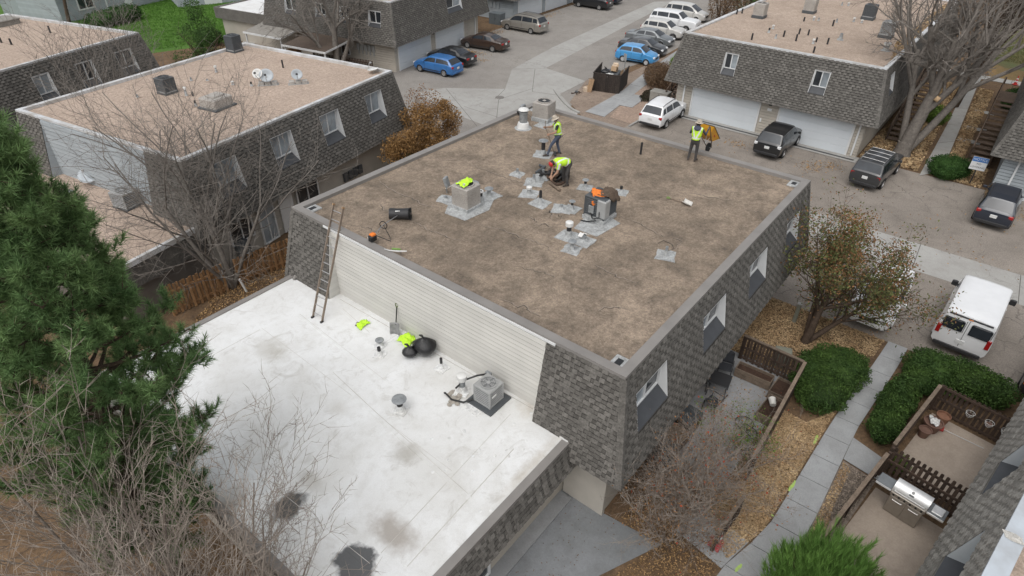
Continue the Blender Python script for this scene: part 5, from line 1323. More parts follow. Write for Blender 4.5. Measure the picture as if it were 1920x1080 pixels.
litter('leaf_litter',[[(20.9,5.2),(20.9,2.35),(22.4,2.3),(23.4,1.4),(24.2,.25),(25.55,.1),(25.55,5.2)]],17000,M_chips,.08)
litter('leaf_litter',[[(13.0,-.3),(17.8,-.35),(17.6,-.62),(15.5,-.6),(14.6,-.85),(13.0,-.9)]],3500,M_chips,.07)
litter('leaf_litter',[[(17.8,-.35),(17.65,-1.35),(15.0,-.95),(14.8,-.35)]],3800,mat('pebbles_flat',(.34,.28,.225),.9,.4,4,isl=.5),.06)
litter('leaf_litter',[[(10.9,2.9),(14.2,2.6),(13.6,4.4),(11.2,4.4)],[(6,2.1),(11.8,1.35),(11.6,2.9),(8.6,3.9),(6,4)]],7000,M_litter,.06)
litter('leaf_litter',[[(45.0,2.6),(67,3.2),(67,6.0),(45.0,6.1)],[(45.2,1.2),(49,1.4),(67,2.0),(67,.9),(49,.6),(45.4,.3)],[(44.8,-.9),(44.9,.5),(49,.3),(49,-.9)]],20000,M_chips,.17)
litter('leaf_litter',[[(7.2,19.6),(14,19.9),(15,24.0),(9.5,24.3),(8.0,23.6)],[(9,24.2),(15,24.1),(15.5,25.8),(9.5,25.2)]],9000,M_litter,.09)
def patches(name,cs,m,size,z):
    C_=np.concatenate([np.column_stack([rng.normal(c[0],c[2],c[4]),rng.normal(c[1],c[3],c[4]),np.full(c[4],z)+rng.uniform(0,.02,c[4])]) for c in cs])
    stuff(link(name,npmesh(name,leaf_quads(C_,size,size*.55,flat=.8),4,m)))
patches('leaf_litter',[(41.2,8.0,.5,.5,170),(42.3,7.2,.4,.4,120),(41.8,13.3,.4,.5,120),(42.6,-3.9,.6,.5,300),(46.6,42.0,.35,.9,320),(45.2,39.6,.3,.5,90),(53.3,45.3,1.0,.6,500),(64,45.4,1.2,.4,200),(38,9,2.5,4,160),(36.5,-2,2.5,4,160),(24.8,16,.2,.2,4)],M_litter,.1,.018)
litter('leaf_litter',[[(66,6.3),(70.4,6.3),(70.4,7.6),(66,7.4)]],600,M_litter,.2,.02)
litter('patio_leaves',[[(13.2,2.7),(20.4,2.4),(20.4,4.2),(13.2,4.2)]],650,M_litter,.06,.024,lift=.006)
litter('patio_leaves',[[(4.6,5.3),(10.8,4.2),(10.8,5.8),(4.6,5.9)]],160,M_mulch,.05,.03,lift=.004)
litter('roof_leaves',[[(46,6.35),(69,6.35),(69,7.0),(52,7.3)]],2600,M_chips,.15,5.735)
# grass on the lawns: short blades, thick enough to break the flat green
def grass(poly,n,m,h=.12):
    a=np.array(poly); mn,mx=a.min(0),a.max(0); c=rng.uniform(mn,mx,(n*3,2)); x,y=c[:,0],c[:,1]; ins=np.zeros(len(c),bool); j=len(a)-1
    for i in range(len(a)):
        xi,yi,xj,yj=a[i,0],a[i,1],a[j,0],a[j,1]; ins^=((yi>y)!=(yj>y))&(x<(xj-xi)*(y-yi)/(yj-yi+1e-12)+xi); j=i
    c=c[ins][:n]; P3=np.column_stack([c,np.full(len(c),.012)]); d=unit(len(c))*.5+np.array([0,0,1.]); 
    stuff(link('grass',npmesh('grass',tufts(P3,d,3,h,.02,.5,0.),3,m)))
ML_grass=leafmat('lawn_blades',(.12,.26,.04),(.085,.19,.03),.35)
grass([(20,63),(26,65.5),(34,63),(36.5,65),(44,69),(50,82),(36,95),(22,82)],26000,ML_grass,.16)
grass([(78,3),(90,3.5),(90,-6),(78,-3)],5000,leafmat('dull_lawn_blades',(.14,.17,.06),(.18,.15,.06),.35),.14)
# ================================================================ roof furniture and small things
ZR=5.712; ZL=2.952
def proj(P):
    c=RM.T@np.array([P[0],P[1],P[2]-CAMZ]); return 960+FPX*c[0]/c[2],540+FPX*c[1]/c[2]
def hgt(b,ty,z0):
    g=G(b[0],b[1],z0); hs=np.linspace(0,12,1201); return float(min(hs,key=lambda h:abs(proj((g.x,g.y,z0+h))[1]-ty)))
PADH=[.010]
def pad(mb,w,h=None,c=(0,0),rz=None,irr=.12):
    PADH[0]+=.0007; h=PADH[0] if h is None else h
    rz=random.uniform(-.3,.3)+.2 if rz is None else rz; n=12; pts=[]
    for i in range(n):
        a=2*math.pi*i/n+math.pi/12; r=w/2/max(abs(math.cos(a)),abs(math.sin(a)))*random.uniform(1-irr,1+irr*.6)
        pts.append((c[0]+r*math.cos(a+rz),c[1]+r*math.sin(a+rz)))
    return mb.prism(pts,-.002,h)
def vent(px,py,top,kind,label,z0=ZR,padw=.55,r=.055,group='roof vents and pipes',dx=0,padm=None):
    p=G(px,py,z0); h=max(.12,hgt((px,py),top,z0)); o=thing('roof_vent',p,0,label,'vent',group)
    if padw: pad(MB(),padw).build('flashing_pad',padm or M_lead,o)
    if kind!='thin': MB().lathe([(r*2.3,.008),(r*1.5,.05),(r*1.15,min(.22,h*.5)),(r*1.1,min(.24,h*.55))],14).build('flashing_boot',M_seam if z0==ZL else M_lead,o,smooth=True)
    pm={'mush':M_abs if h>.35 else M_flash,'stub':M_flash,'black':M_abs,'thin':M_abs,'white':M_abs,'white2':M_flash,'ring':M_abs}[kind]
    MB().lathe([(r,.0),(r,h*.97),(r*.8,h*.97),(r*.8,h*.9)],14).build('pipe',pm,o,smooth=True)
    if kind=='mush':
        cr=max(.12,r*2.5); MB().lathe([(cr*.9,h-.03),(cr,h-.02),(cr*.97,h),(cr*.6,h+.025),(.01,h+.035)],18).build('cap',M_flash,o,smooth=True)
    if kind in('white','white2'):
        cr=r*1.55; MB().lathe([(cr,h*.72),(cr*1.05,h*.8),(cr*1.05,h*.97),(cr*.9,h),(.01,h+.02)],16).build('cap',M_pvc,o,smooth=True)
    if kind=='ring':
        MB().lathe([(r*1.2,h*.9),(r*1.45,h*.92),(r*1.45,h),(r*1.0,h),(r*.95,h*.93)],16).build('collar',M_pvc,o,smooth=True)
    return o
W1='standing beside the bent worker'
vent(1018,290,263,'mush','round capped grey vent on a flashing pad behind the red capped worker',r=.085,padw=.8)
vent(970,327,316,'stub','lone short stub vent on its own pale pad near the hose pile')
vent(1001,342,327,'stub','short pipe on the large pad next to the black hose pile',padw=.75)
vent(1018,331,317,'stub','second short pipe on the pad half under the hose pile',padw=.7)
vent(1097,352,337,'mush','small round capped vent on a square pad near the bent worker boots')
vent(1164,361,349,'black','short black pipe on a pad behind the condenser with orange cloth')
vent(992,364,350,'white2','white capped pipe next to the tallest black pipe',padw=.7,r=.07)
vent(1013,381,357,'black','black open pipe on a pad in front of the white capped pipe',padw=.7)
vent(1053,392,383,'stub','stub vent sharing a pad with a round capped vent',padw=.7)
vent(1072,393,377,'mush','round capped vent sharing a pad with a stub vent',padw=.6,r=.05)
vent(1066,443,416,'white','white capped black pipe near the condenser draped with orange cloth',padw=.72,r=.085)
o=vent(1093,452,441,'stub','two hooded white exhaust vent on a square pad',padw=.72,r=.11)
for sg in (1,-1): MB().obox((sg*.09,-sg*.05,.27),(.17,.15,.02),Matrix.Rotation(R(sg*30),3,'Y')).build('hood',M_pvc,o)
vent(1072,468,452,'mush','lowest round capped vent in the cluster below the orange cloth',padw=.6,r=.06)
o=vent(1248,479,462,'stub','lone stub vent with a loose wire near the roof edge',padw=.65,r=.05)
MB().tube([(.05,0,.15),(.4,-.1,.1),(.75,.15,.02),(.8,.5,.02),(.5,.55,.02)],.008,5).build('loose_wire',M_black,o)
vent(1201,289,267,'thin','thin black pipe standing alone on bare gravel',padw=0,r=.05)
vent(836,374,367,'stub','stub vent on the pad by the metal disconnect box',padw=.6)
vent(887,362,343,'mush','wide round capped vent behind the beige condenser',padw=.5,r=.10)
vent(900,377,358,'ring','black flue with white collar beside the beige condenser',padw=.6,r=.10)
vent(917,368,353,'mush','small capped vent at the end of the beige condenser pad',padw=.75,r=.07)
# big flue
p=G(981,240,ZR); o=thing('roof_flue',p,0,'wide metal flue with white domed cap near the back corner','vent')
MB().lathe([(.42,0),(.40,.02),(.38,.03)],18).build('tar_ring',M_lead,o,smooth=True)
MB().lathe([(.30,.02),(.28,.18),(.25,.28),(.2,.30)],18).build('base_collar',M_pvc,o,smooth=True)
MB().lathe([(.19,.2),(.19,.82)],18).build('pipe',M_flash,o,smooth=True)
MB().lathe([(.22,.75),(.22,.80),(.19,.80)],18).build('storm_collar',M_flash,o,smooth=True)
MB().lathe([(.25,.87),(.26,.89),(.22,.95),(.1,.99),(.01,1.0)],18).build('cap',M_pvc,o,smooth=True); MB().lathe([(.14,.80),(.14,.90)],12).build('gap_ring',M_dark,o)

def condenser(px,py,z0,rz,w,d,h,label,kind,curb=.12,padpoly=None,padm=None,group='roof air conditioners',off=(0,0)):
    "px,py: ground centre pixel"
    p=G(px,py,z0)+Vector((off[0],off[1],0)); o=thing('air_conditioner',p,R(rz),label,'air conditioner',group); cm={'beige':M_acb,'grey':M_acg,'dark':M_acd}[kind]
    if padpoly:
        pts=[]
        for q in padpoly: g=Matrix.Rotation(-R(rz),3,'Z')@(G(q[0],q[1],z0)-p); pts.append((g.x,g.y))
        MB().prism(ccw(pts),-.002,.014).build('flashing_pad',padm or M_lead,o)
    if curb:
        MB().bbox((0,0,curb/2),(w*1.08,d*1.08,curb),.02).build('curb',M_lead if z0==ZR else M_acd,o)
    zz=curb
    if kind=='beige':
        MB().bbox((0,0,zz+h/2),(w,d,h),.03).build('cabinet',cm,o)
        for (nx,ny,ln,th) in ((1,0,d,w),(-1,0,d,w),(0,1,w,d),(0,-1,w,d)):
            for k in range(9):
                t=-ln*.42+ln*.84*k/8; c=(nx*(th/2+.004)+ (t if nx==0 else 0), ny*(th/2+.004)+(t if ny==0 else 0), zz+h*.42)
                MB().obox(c,(.012 if nx else .02,.02 if nx else .012,h*.62)).build('grille_rib',M_acb,o)
    else:
        # corner posts, louvred sides
        MB().bbox((0,0,zz+h/2),(w*.93,d*.93,h*.98),.05).build('coil',M_acd,o)
        for k in range(int(h/.075)):
            z=zz+.06+k*.075
            if z<zz+h-.06: 
                MB().bbox((0,0,z),(w*.985,d*.985,.03),.012).build('louvre',cm,o)
        for sx in (1,-1):
            for sy in (1,-1): MB().bbox((sx*(w/2-.03),sy*(d/2-.03),zz+h/2),(.07,.07,h),.02).build('corner_post',cm if kind!='dark' else M_acd,o)
        MB().bbox((0,0,zz+.03),(w,d,.06),.02).build('base_pan',cm if kind!='dark' else M_acg,o)
        MB().bbox((0,0,zz+h-.02),(w,d,.06),.025).build('top_panel',cm,o)
    ft=zz+h+.012
    MB().lathe([(w*.40,-.02),(w*.42,.03),(w*.37,.035),(w*.36,-.015),(w*.1,-.014)],22,(0,0,ft)).build('fan_ring',cm,o,smooth=True)
    MB().lathe([(w*.36,0),(w*.35,.004)],22,(0,0,ft-.012)).build('fan_opening',M_dark,o)
    for k in range(6):
        a=2*math.pi*k/6; MB().obox((math.cos(a)*w*.18,math.sin(a)*w*.18,ft+.014),(w*.36,.012,.008),Matrix.Rotation(a,3,'Z')).build('guard_wire',M_acd,o)
    for rr in (.12,.22,.31):
        MB().tube([(math.cos(t)*w*rr,math.sin(t)*w*rr,ft+.016) for t in np.linspace(0,6.28,17)],.005,4,cap=False).build('guard_wire',M_acd,o)
    MB().lathe([(w*.11,0),(w*.11,.02),(w*.07,.035)],14,(0,0,ft+.005)).build('fan_motor',cm,o,smooth=True)
    return o,ft
a1,ft1=condenser(873,388,ZR,0,.78,.78,.78,'beige boxy condenser with a yellow vest and pole on top','beige',.14,[(834,400),(872,414),(917,394),(930,366),(915,360),(880,385),(850,375),(838,370),(821,377),(840,385)],off=(.05,0))
a2,ft2=condenser(1122,408,ZR,0,.86,.86,.78,'dark louvred condenser draped with orange cloth and brown tarp','dark',.16,[(1076,428),(1119,444),(1163,419),(1140,405),(1100,405)],off=(.05,0))
MB().bbox((-.30,-.30,.60),(.36,.36,.66),.03).build('service_panel',M_acg,a2)
MB().bbox((-.46,.10,.48),(.05,.22,.28),.01).build('disconnect_box',M_flash,a2)
MB().tube([(-.47,.1,.35),(-.52,.0,.2),(-.56,-.2,.16),(-.62,.1,.05),(-.7,.35,.05)],.025,6).build('line_set',M_black,a2)
MB().tube([(-.48,-.25,.5),(-.55,-.3,.3),(-.52,-.1,.2)],.018,6).build('cable',M_black,a2)
a3,ft3=condenser(1020,226,ZR,8,.85,.85,.72,'beige condenser at the far corner of the brown roof','beige',.2,[(1000,236),(1022,243),(1042,232),(1030,220)],off=(.1,.1))
for k in range(4): MB().tube([(-.75,.55+.1*k,.05),(-.9,.75,.35+.05*k),(-.8,1.05,.45),(-.6,1.1-.1*k,.2),(-.45,.7,.05)],.022,6).build('line_set',M_black,a3)
MB().bbox((-.35,1.0,.4),(.4,.15,.5),.02).build('disconnect_box',M_flash,a3)
a4,ft4=condenser(914,752,ZL,0,.66,.66,.66,'grey louvred condenser beside the clapboard wall on the white roof','grey',.06,[(868,762),(893,782),(950,754),(925,735)],padm=M_seam,off=(.06,.0))
MB().bbox((0,0,.035),(1.0,1.0,.05),.01).build('rubber_mat',M_acd,a4)
MB().bbox((-.15,-.345,.5),(.2,.015,.07),.004).build('badge',M_pvc,a4)
MB().bbox((.42,.36,.5),(.1,.2,.3),.01).build('disconnect_box',M_flash,a4)
MB().tube([(.4,.35,.6),(.1,.55,.62),(-.2,.8,.5),(-.45,.95,.25)],.03,6).build('line_set',M_black,a4)
MB().tube([(-.38,.3,.15),(-.6,.5,.05),(-.75,.85,.06),(-.7,1.15,.1),(-.65,1.25,.02)],.03,6).build('line_set',M_black,a4)
# vents on the white roof
vent(713,648,637,'mush','small blue grey capped vent near the trash bags on the white roof',ZL,.38,.06,'white roof vents',padm=M_seam)
vent(712,665,651,'black','thick black pipe in a white boot below the small capped vent',ZL,.42,.06,'white roof vents',padm=M_seam)
vent(828,691,671,'black','thin black pipe in a white boot between the bags and condenser',ZL,.4,.045,'white roof vents',padm=M_seam)
vent(867,734,703,'white2','tall white capped flue next to the grey condenser',ZL,.42,.10,'white roof vents',padm=M_seam)
vent(751,770,748,'mush','round grey capped black vent in the middle of the white roof',ZL,.45,.09,'white roof vents',padm=M_seam)
rb=thing('tar_patch',G(850,748,ZL),0,'crumbled mastic lump around a pipe stub near the grey condenser','debris'); 
for k in range(9):
    MB().ball((random.uniform(-.3,.3),random.uniform(-.25,.25),.02),(random.uniform(.07,.15),random.uniform(.06,.12),.03),8,4,.2).build('mastic_lump',mat('old_mastic',(.42,.39,.34),.9,.4,10,(.25,.22,.19)),rb)

# ---- clothes and loose things
def cloth(name,loc,m,sx,sy,hump,label,cat='clothing',n=16,seed=1,rz=0,hang=None,parts=None,thick=.012,fold=7.0):
    "crumpled cloth: a folded sheet lying over something"
    rs=np.random.default_rng(seed); b=MB(); V=[]
    ph=rs.uniform(0,6.3,6)
    for j in range(n+1):
        for i in range(n+1):
            u,v=i/n-.5,j/n-.5
            a_=math.atan2(v,u+1e-6); e=1+.16*math.sin(2*a_+ph[0])+.10*math.sin(3*a_+ph[1])+.07*math.sin(7*a_+ph[5])
            x,y=u*sx*e,v*sy*e; rr=min(1,math.hypot(u,v)*2)
            z=hump*(1-rr*rr)*(.65+.35*math.sin(fold*u*2+ph[2]+3*v))+.035*abs(math.sin(fold*(u+v)+ph[3]))+.03*abs(math.sin(fold*1.7*(u-v)+ph[4]))+.012
            if hang: z=hang(x,y,z)
            V.append((x,y,z))
    b.add(V,[(j*(n+1)+i,j*(n+1)+i+1,(j+1)*(n+1)+i+1,(j+1)*(n+1)+i) for j in range(n) for i in range(n)])
    o=b.build(name,m,smooth=True,ang=50); o.location=loc; o.rotation_euler=(0,0,rz); tag(o,label,cat)
    md=o.modifiers.new('thickness','SOLIDIFY'); md.thickness=thick
    return o
P=a1.location
cloth('safety_vest',P+Vector((-.02,0,ft1+.03)),M_hivis,.62,.42,.10,'crumpled yellow safety vest on top of the beige condenser','vest',seed=3)
cup=MB().lathe([(.035,0),(.045,.13),(.048,.135),(.04,.135),(.034,.01)],12).build('paper_cup',M_pvc,smooth=True); cup.location=P+Vector((-.27,-.16,ft1+.02)); tag(cup,'white paper cup by the yellow vest on the beige condenser','cup')
s,e=G(861,353,ZR+.92),G(821,337,ZR+.0); 
o=thing('wooden_pole',P+Vector((-.2,.25,0)),0,'long pale pole leaning from the gravel onto the beige condenser','pole')
MB().tube([Vector((-.05,-.1,ft1+.10)),Vector((.75,1.35,.0))],.018,7).build('shaft',M_pvc,o,smooth=True)
o=thing('disconnect_box',G(838,362,ZR),R(20),'tilted metal disconnect box on a post by the beige condenser','electrical box')
MB().tube([(0,0,0),(0,0,.5)],.02,6).build('post',M_flash,o); MB().bbox((0,0,.5),(.28,.12,.36),.02,Matrix.Rotation(R(-15),3,'X')).build('box',M_flash,o); MB().tube([(.1,-.05,.3),(.3,-.3,.15),(.55,-.5,.2)],.02,6).build('conduit',M_acg,o)
P=a2.location
def hang2(x,y,z):
    d=max(0,-x-.30); return z-d*2.0+.02 if x<-.30 else z
cloth('orange_cloth',P+Vector((-.14,.02,ft2+.03)),M_orange,.55,.48,.07,'bright orange cloth hanging over the dark condenser','cloth',seed=5,hang=lambda x,y,z:z-max(0,-x-.12)*2.6,rz=R(25))
cloth('brown_tarp',P+Vector((.12,-.22,ft2+.03)),mat('brown_tarp_fabric',(.12,.085,.06),.85,.4,5),.62,.66,.17,'heap of brown tarp beside the orange cloth on the dark condenser','tarp',seed=8,hang=lambda x,y,z:z-max(0,-y-.17)*1.7,fold=11)
cloth('safety_shirt',G(680,609,ZL),M_hivis,.42,.34,.06,'small yellow safety shirt lying flat on the white roof below the ladder','clothing',seed=11)
cloth('safety_shirt',G(763,638,ZL),M_hivis,.55,.5,.16,'bunched yellow safety shirt between the shovel and trash bags','clothing',seed=14)
gl=thing('work_gloves',G(672,611,ZL),R(30),'pair of grey work gloves next to the flat yellow shirt','gloves')
for k in (0,1): 
    g_=MB(); g_.bbox((k*.14,0,.02),(.09,.12,.035),.012)
    for f in range(4): g_.tube([(k*.14-.033+f*.022,.06,.02),(k*.14-.033+f*.022,.125-.01*abs(f-1.5),.02)],.010,5)
    g_.tube([(k*.14+.045,-.02,.02),(k*.14+.085,.03,.02)],.011,5); g_.build('glove',M_woodw,gl)
def bag(loc,sx,sy,h,label,seed,tie=True):
    o=thing('trash_bag',loc,random.uniform(0,3),label,'trash bag','trash bags by the clapboard wall'); rs=np.random.default_rng(seed); b=MB(); nu,nv=22,12; V=[]
    for j in range(nv+1):
        t=j/nv
        for i in range(nu):
            a=2*math.pi*i/nu; r=(math.sin(min(1,t*1.55+.18)*math.pi*.5) if t<.55 else max(.10,1-((t-.55)/.45)**1.4*.92))
            r*=1+.06*math.sin(3*a+seed)+.05*math.sin(11*a+t*9+seed)*(t)+rs.uniform(-.02,.02)
            V.append((sx*r*math.cos(a),sy*r*math.sin(a),h*t*(1+.04*math.sin(2*a))))
    F=[(j*nu+i,j*nu+(i+1)%nu,(j+1)*nu+(i+1)%nu,(j+1)*nu+i) for j in range(nv) for i in range(nu)]+[tuple(range(nu-1,-1,-1)),tuple(nv*nu+i for i in range(nu))]
    b.add(V,F); b.build('sack',M_bag,o,smooth=True,ang=50)
    k=MB()
    k.tube([(0,0,h*.93),(.01,.01,h+.03),(.05,.03,h+.10),(.13,.06,h+.13)],[.05,.028,.045,.02],7)
    k.tube([(0,0,h*.97),(-.05,.04,h+.05),(-.12,.03,h+.05)],[.03,.035,.012],6)
    k.build('tied_ears',M_bag,o); return o
M_bag=mat('black_bin_bag',(.010,.010,.011),.22,.3,9,bmp=.6,spec=.6)
bag(G(797,664,ZL),.42,.33,.72,'large full black trash bag slumped against the clapboard wall',2)
bag(G(769,668,ZL),.26,.24,.42,'small black trash bag in front of the large one',5)
# ---- shovels
def shovel(loc,dirv,label,length=1.15,blade=M_alu,hm=M_green,shaft=M_black,bw=.30,bl=.36):
    "blade at loc, handle along dirv"
    o=thing('shovel',loc,0,label,'shovel'); d=Vector(dirv).normalized(); q=d.to_track_quat('Y','Z').to_matrix()
    T=lambda x,y,z:q@Vector((x,y,z))
    MB().tube([T(0,bl*.8,.02),T(0,length-.12,.02)],.021,8).build('shaft',shaft,o,smooth=True)
    g=MB(); g.tube([T(0,length-.14,.02),T(-.05,length-.06,.02),T(-.055,length,.02),T(.055,length,.02),T(.05,length-.06,.02),T(0,length-.14,.02)],.016,6); g.build('d_grip',hm,o,smooth=True)
    n=7; V=[];F=[]
    for j in range(n+1):
        for i in range(n+1):
            u=(i/n-.5)*2; v=j/n; w=bw/2*(1 if v>.12 else .88); V.append(T(u*w,v*bl,.10*(abs(u)**2.5)+.05*v*v))
    for j in range(n):
        for i in range(n): a=j*(n+1)+i; F.append((a,a+1,a+n+2,a+n+1))
    b=MB(); b.add(V,F); bo=b.build('blade',blade,o,smooth=True,ang=60); md=bo.modifiers.new('thickness','SOLIDIFY'); md.thickness=.006
    return o
M_bladew=mat('dusty_white_blade',(.62,.60,.56),.45,.3,8)
h=G(1253,373,ZR); b_=G(1296,386,ZR+.02); shovel(b_+Vector((0,0,.005)),h-b_+Vector((0,0,.03)),'white bladed shovel with green grip lying on the brown gravel',max(1.0,(h-b_).length),M_bladew,M_green,M_woodw,.27,.34)
lp=G(742,626,ZL); shovel(lp,Vector((10.93,lp.y+.12,ZL+.95))-lp,'dented grey scoop shovel with green grip leaning on the clapboard wall',1.12,mat('dented_grey_blade',(.36,.36,.36),.5,.3,8,metal=.4),mat('mossy_grip',(.12,.17,.03),.5,.3,9),M_black,.36,.44)
# ---- ladder
ld=thing('ladder',G(595,600,ZL),0,'old aluminium ladder leaning on the roof edge by the shingled corner','ladder')
f1=G(587,594,ZL); f2=G(604,603,ZL); c0=(f1+f2)/2; side=(f1-f2); side.z=0; wdt=side.length; side.normalize()
tipv=Vector((11.02,c0.y+.35,5.88))-c0; tipv=tipv.normalized(); LL=4.15
M_lad=mat('weathered_ladder_rail',(.30,.24,.19),.6,.3,9,metal=.25)
for sg in (1,-1):
    q=Matrix((tipv,side,tipv.cross(side))).transposed(); k=side*sg*wdt/2
    MB().obox(k+tipv*LL/2,(LL,.03,.085),q).build('rail',M_lad,ld)
    MB().obox(k+Vector((0,0,.03)),(.12,.06,.06)).build('foot',M_black,ld)
    MB().obox(k+tipv*(LL-.02),(.06,.045,.1),q).build('end_cap',mat('wooden_tip',(.42,.27,.15),.8,.3,9),ld)
for i in range(13): MB().tube([-side*wdt/2+tipv*(.2+i*.31),side*wdt/2+tipv*(.2+i*.31)],.017,7).build('rung',M_alu,ld)
# ---- power broom
pbm=thing('power_broom',G(740,414,ZR),0,'orange engined power sweeper with a black drum brush on the gravel','power tool')
O=pbm.location; e0=G(697,452,5.85)+Vector((.05,0,.12))-O; dc=G(750,410,ZR)+Vector((0,0,.20))-O
ax=(G(770,408,ZR)-G(733,408,ZR)); ax.z=0; ax.normalize()
zx=Matrix((ax.cross(Vector((0,0,1))).normalized(),Vector((0,0,1)),ax)).transposed()
MB().lathe([(.05,-.36),(.20,-.36),(.21,-.30),(.195,-.1),(.195,.1),(.21,.30),(.20,.34)],22,dc,zx).build('brush_drum',M_trim,pbm,smooth=True,ang=30)
fb=MB()
for k in range(26):
    a=2*math.pi*k/26; d=zx@Vector((math.cos(a),math.sin(a),0)); fb.slab4(dc+ax*.34+d*.10,dc+ax*.42+d*.11,dc+ax*.42+d*.23,dc+ax*.34+d*.21,zx@Vector((-math.sin(a),math.cos(a),0)),.012)
stuff(fb.build('rubber_fins',M_black,pbm))
MB().obox(dc+Vector((-.1,-.02,.17)),(.16,.1,.012),Matrix.Rotation(R(-35),3,'Z')).build('warning_label',M_pvc,pbm)
MB().tube([dc+ax*.02,e0.lerp(dc,.35)+Vector((0,0,.12)),e0+Vector((.1,0,.05))],.016,8).build('shaft',M_alu,pbm,smooth=True)
MB().bbox(e0,(.26,.22,.2),.04).build('engine',M_black,pbm,smooth=True); MB().bbox(e0+Vector((.02,.0,.11)),(.2,.18,.09),.03).build('engine_cover',M_orange,pbm,smooth=True); MB().bbox(e0+Vector((-.05,.1,-.02)),(.12,.08,.1),.02).build('fuel_tank',M_pvc,pbm)
hp=e0.lerp(dc,.4)+Vector((0,0,.1)); sh=(dc-e0).normalized(); qq=sh.to_track_quat('Z','Y').to_matrix()
MB().tube([hp+qq@Vector((math.cos(t)*.14,math.sin(t)*.14,0)) for t in np.linspace(0,6.28,15)],.016,6,cap=False).build('loop_handle',M_black,pbm,smooth=True)
MB().tube([e0+Vector((.1,0,.05)),e0+Vector((.25,-.25,-.05)),e0+Vector((.35,-.5,-.12)),e0+Vector((.5,-.3,-.1)),hp],.014,5).build('strap',M_black,pbm)
# ---- glove like tool on the coping
gt=thing('hand_tool',G(742,470,5.86),R(120),'small green handled saw lying on the roof edge by the sweeper','tool')
MB().tube([(-.38,0,.02),(-.1,.07,.03),(.2,.05,.02),(.4,-.02,.015)],[.02,.03,.018,.008],6).build('blade',M_pvc,gt); MB().bbox((.0,-.06,.03),(.3,.07,.05),.015).build('grip',M_green,gt)
# ---- vacuum hoses piled by the worker
hz=thing('vacuum_hoses',G(1042,337,ZR),0,'pile of black coiled vacuum hoses with metal wands','hose')
rs=random.Random(4)
for k in range(8):
    cx_,cy_,zc=rs.uniform(-.35,.45),rs.uniform(-.3,.35),rs.uniform(.05,.32); r=rs.uniform(.28,.42); t0=rs.uniform(0,6); ti=rs.uniform(.2,.9); ta=rs.uniform(0,6.3)
    pts=[]
    for t in np.linspace(0,5.6,22):
        v=Vector((math.cos(t+t0)*r,math.sin(t+t0)*r*.8,0)); v=Matrix.Rotation(ti,3,Vector((math.cos(ta),math.sin(ta),0)))@v; pts.append((cx_+v.x,cy_+v.y,max(.05,zc+v.z)))
    MB().tube(pts,.045,8).build('hose',M_black if k%3 else mat('brown_hose',(.10,.06,.04),.6,.3,12),hz,smooth=True)
for a,b_,m in (((1005,326),(1022,316),M_acd),((1030,345),(1050,361),M_woodw),((1012,312),(1019,317),M_acd)):
    p0,p1=G(*a,ZR)-hz.location+Vector((0,0,.06)),G(*b_,ZR)-hz.location+Vector((0,0,.10)); MB().tube([p0,p1],.055,10).build('wand',m,hz,smooth=True)
MB().lathe([(.25,0),(.27,.1),(.27,.38),(.2,.45),(.05,.47)],14,(.30,-.15,.0)).build('motor_canister',M_black,hz,smooth=True)
# ---- wheelbarrow tipped beside the parapet
wbp=G(1325,284,ZR); wdir=G(1325,284,ZR)-G(1297,301,ZR)
wr=thing('wheelbarrow',G(1328,283,ZR)-Vector((wdir.x,wdir.y,0)).normalized()*.30,math.atan2(wdir.y,wdir.x),'yellow wheelbarrow tipped up beside the standing worker','wheelbarrow')
T=Matrix.Rotation(R(42),3,'Y')
def tr(v): return T@Vector(v)+Vector((-.1,0,.92))
tray=MB(); lo=[(-.28,-.22,-.16),(.32,-.22,-.16),(.32,.22,-.16),(-.28,.22,-.16)]; hi=[(-.55,-.36,.18),(.55,-.36,.14),(.55,.36,.14),(-.55,.36,.18)]
tray.add([tr(p) for p in lo+hi],[(0,3,2,1),(0,1,5,4),(1,2,6,5),(2,3,7,6),(3,0,4,7)]); to=tray.build('tray',M_yellow,wr); md=to.modifiers.new('thickness','SOLIDIFY'); md.thickness=.012
MB().tube([tr(p) for p in hi+[hi[0]]],.015,6).build('tray_rim',M_black,wr)
MB().obox(tr((0.05,-.30,.03)),(.16,.012,.10),T).build('red_mark',M_red,wr)
for sg in (1,-1):
    MB().tube([tr((.75,sg*.12,-.28)),tr((.2,sg*.22,-.2)),tr((-.9,sg*.32,.0))],.02,7).build('handle',M_woodw,wr); MB().tube([tr((-.1,sg*.2,-.18)),tr((-.35,sg*.24,-.55)),tr((-.5,sg*.2,-.3))],.014,6).build('leg',M_acg,wr)
wc=tr((.72,0,-.32))
MB().lathe([(.06,-.05),(.15,-.06),(.20,-.04),(.20,.04),(.15,.06),(.06,.05)],18,(wc.x,wc.y,.20),Matrix.Rotation(R(90),3,'X')).build('wheel',M_rubber,wr,smooth=True)
MB().tube([(wc.x,-.13,.2),(wc.x,.13,.2)],.015,6).build('axle',M_acg,wr)

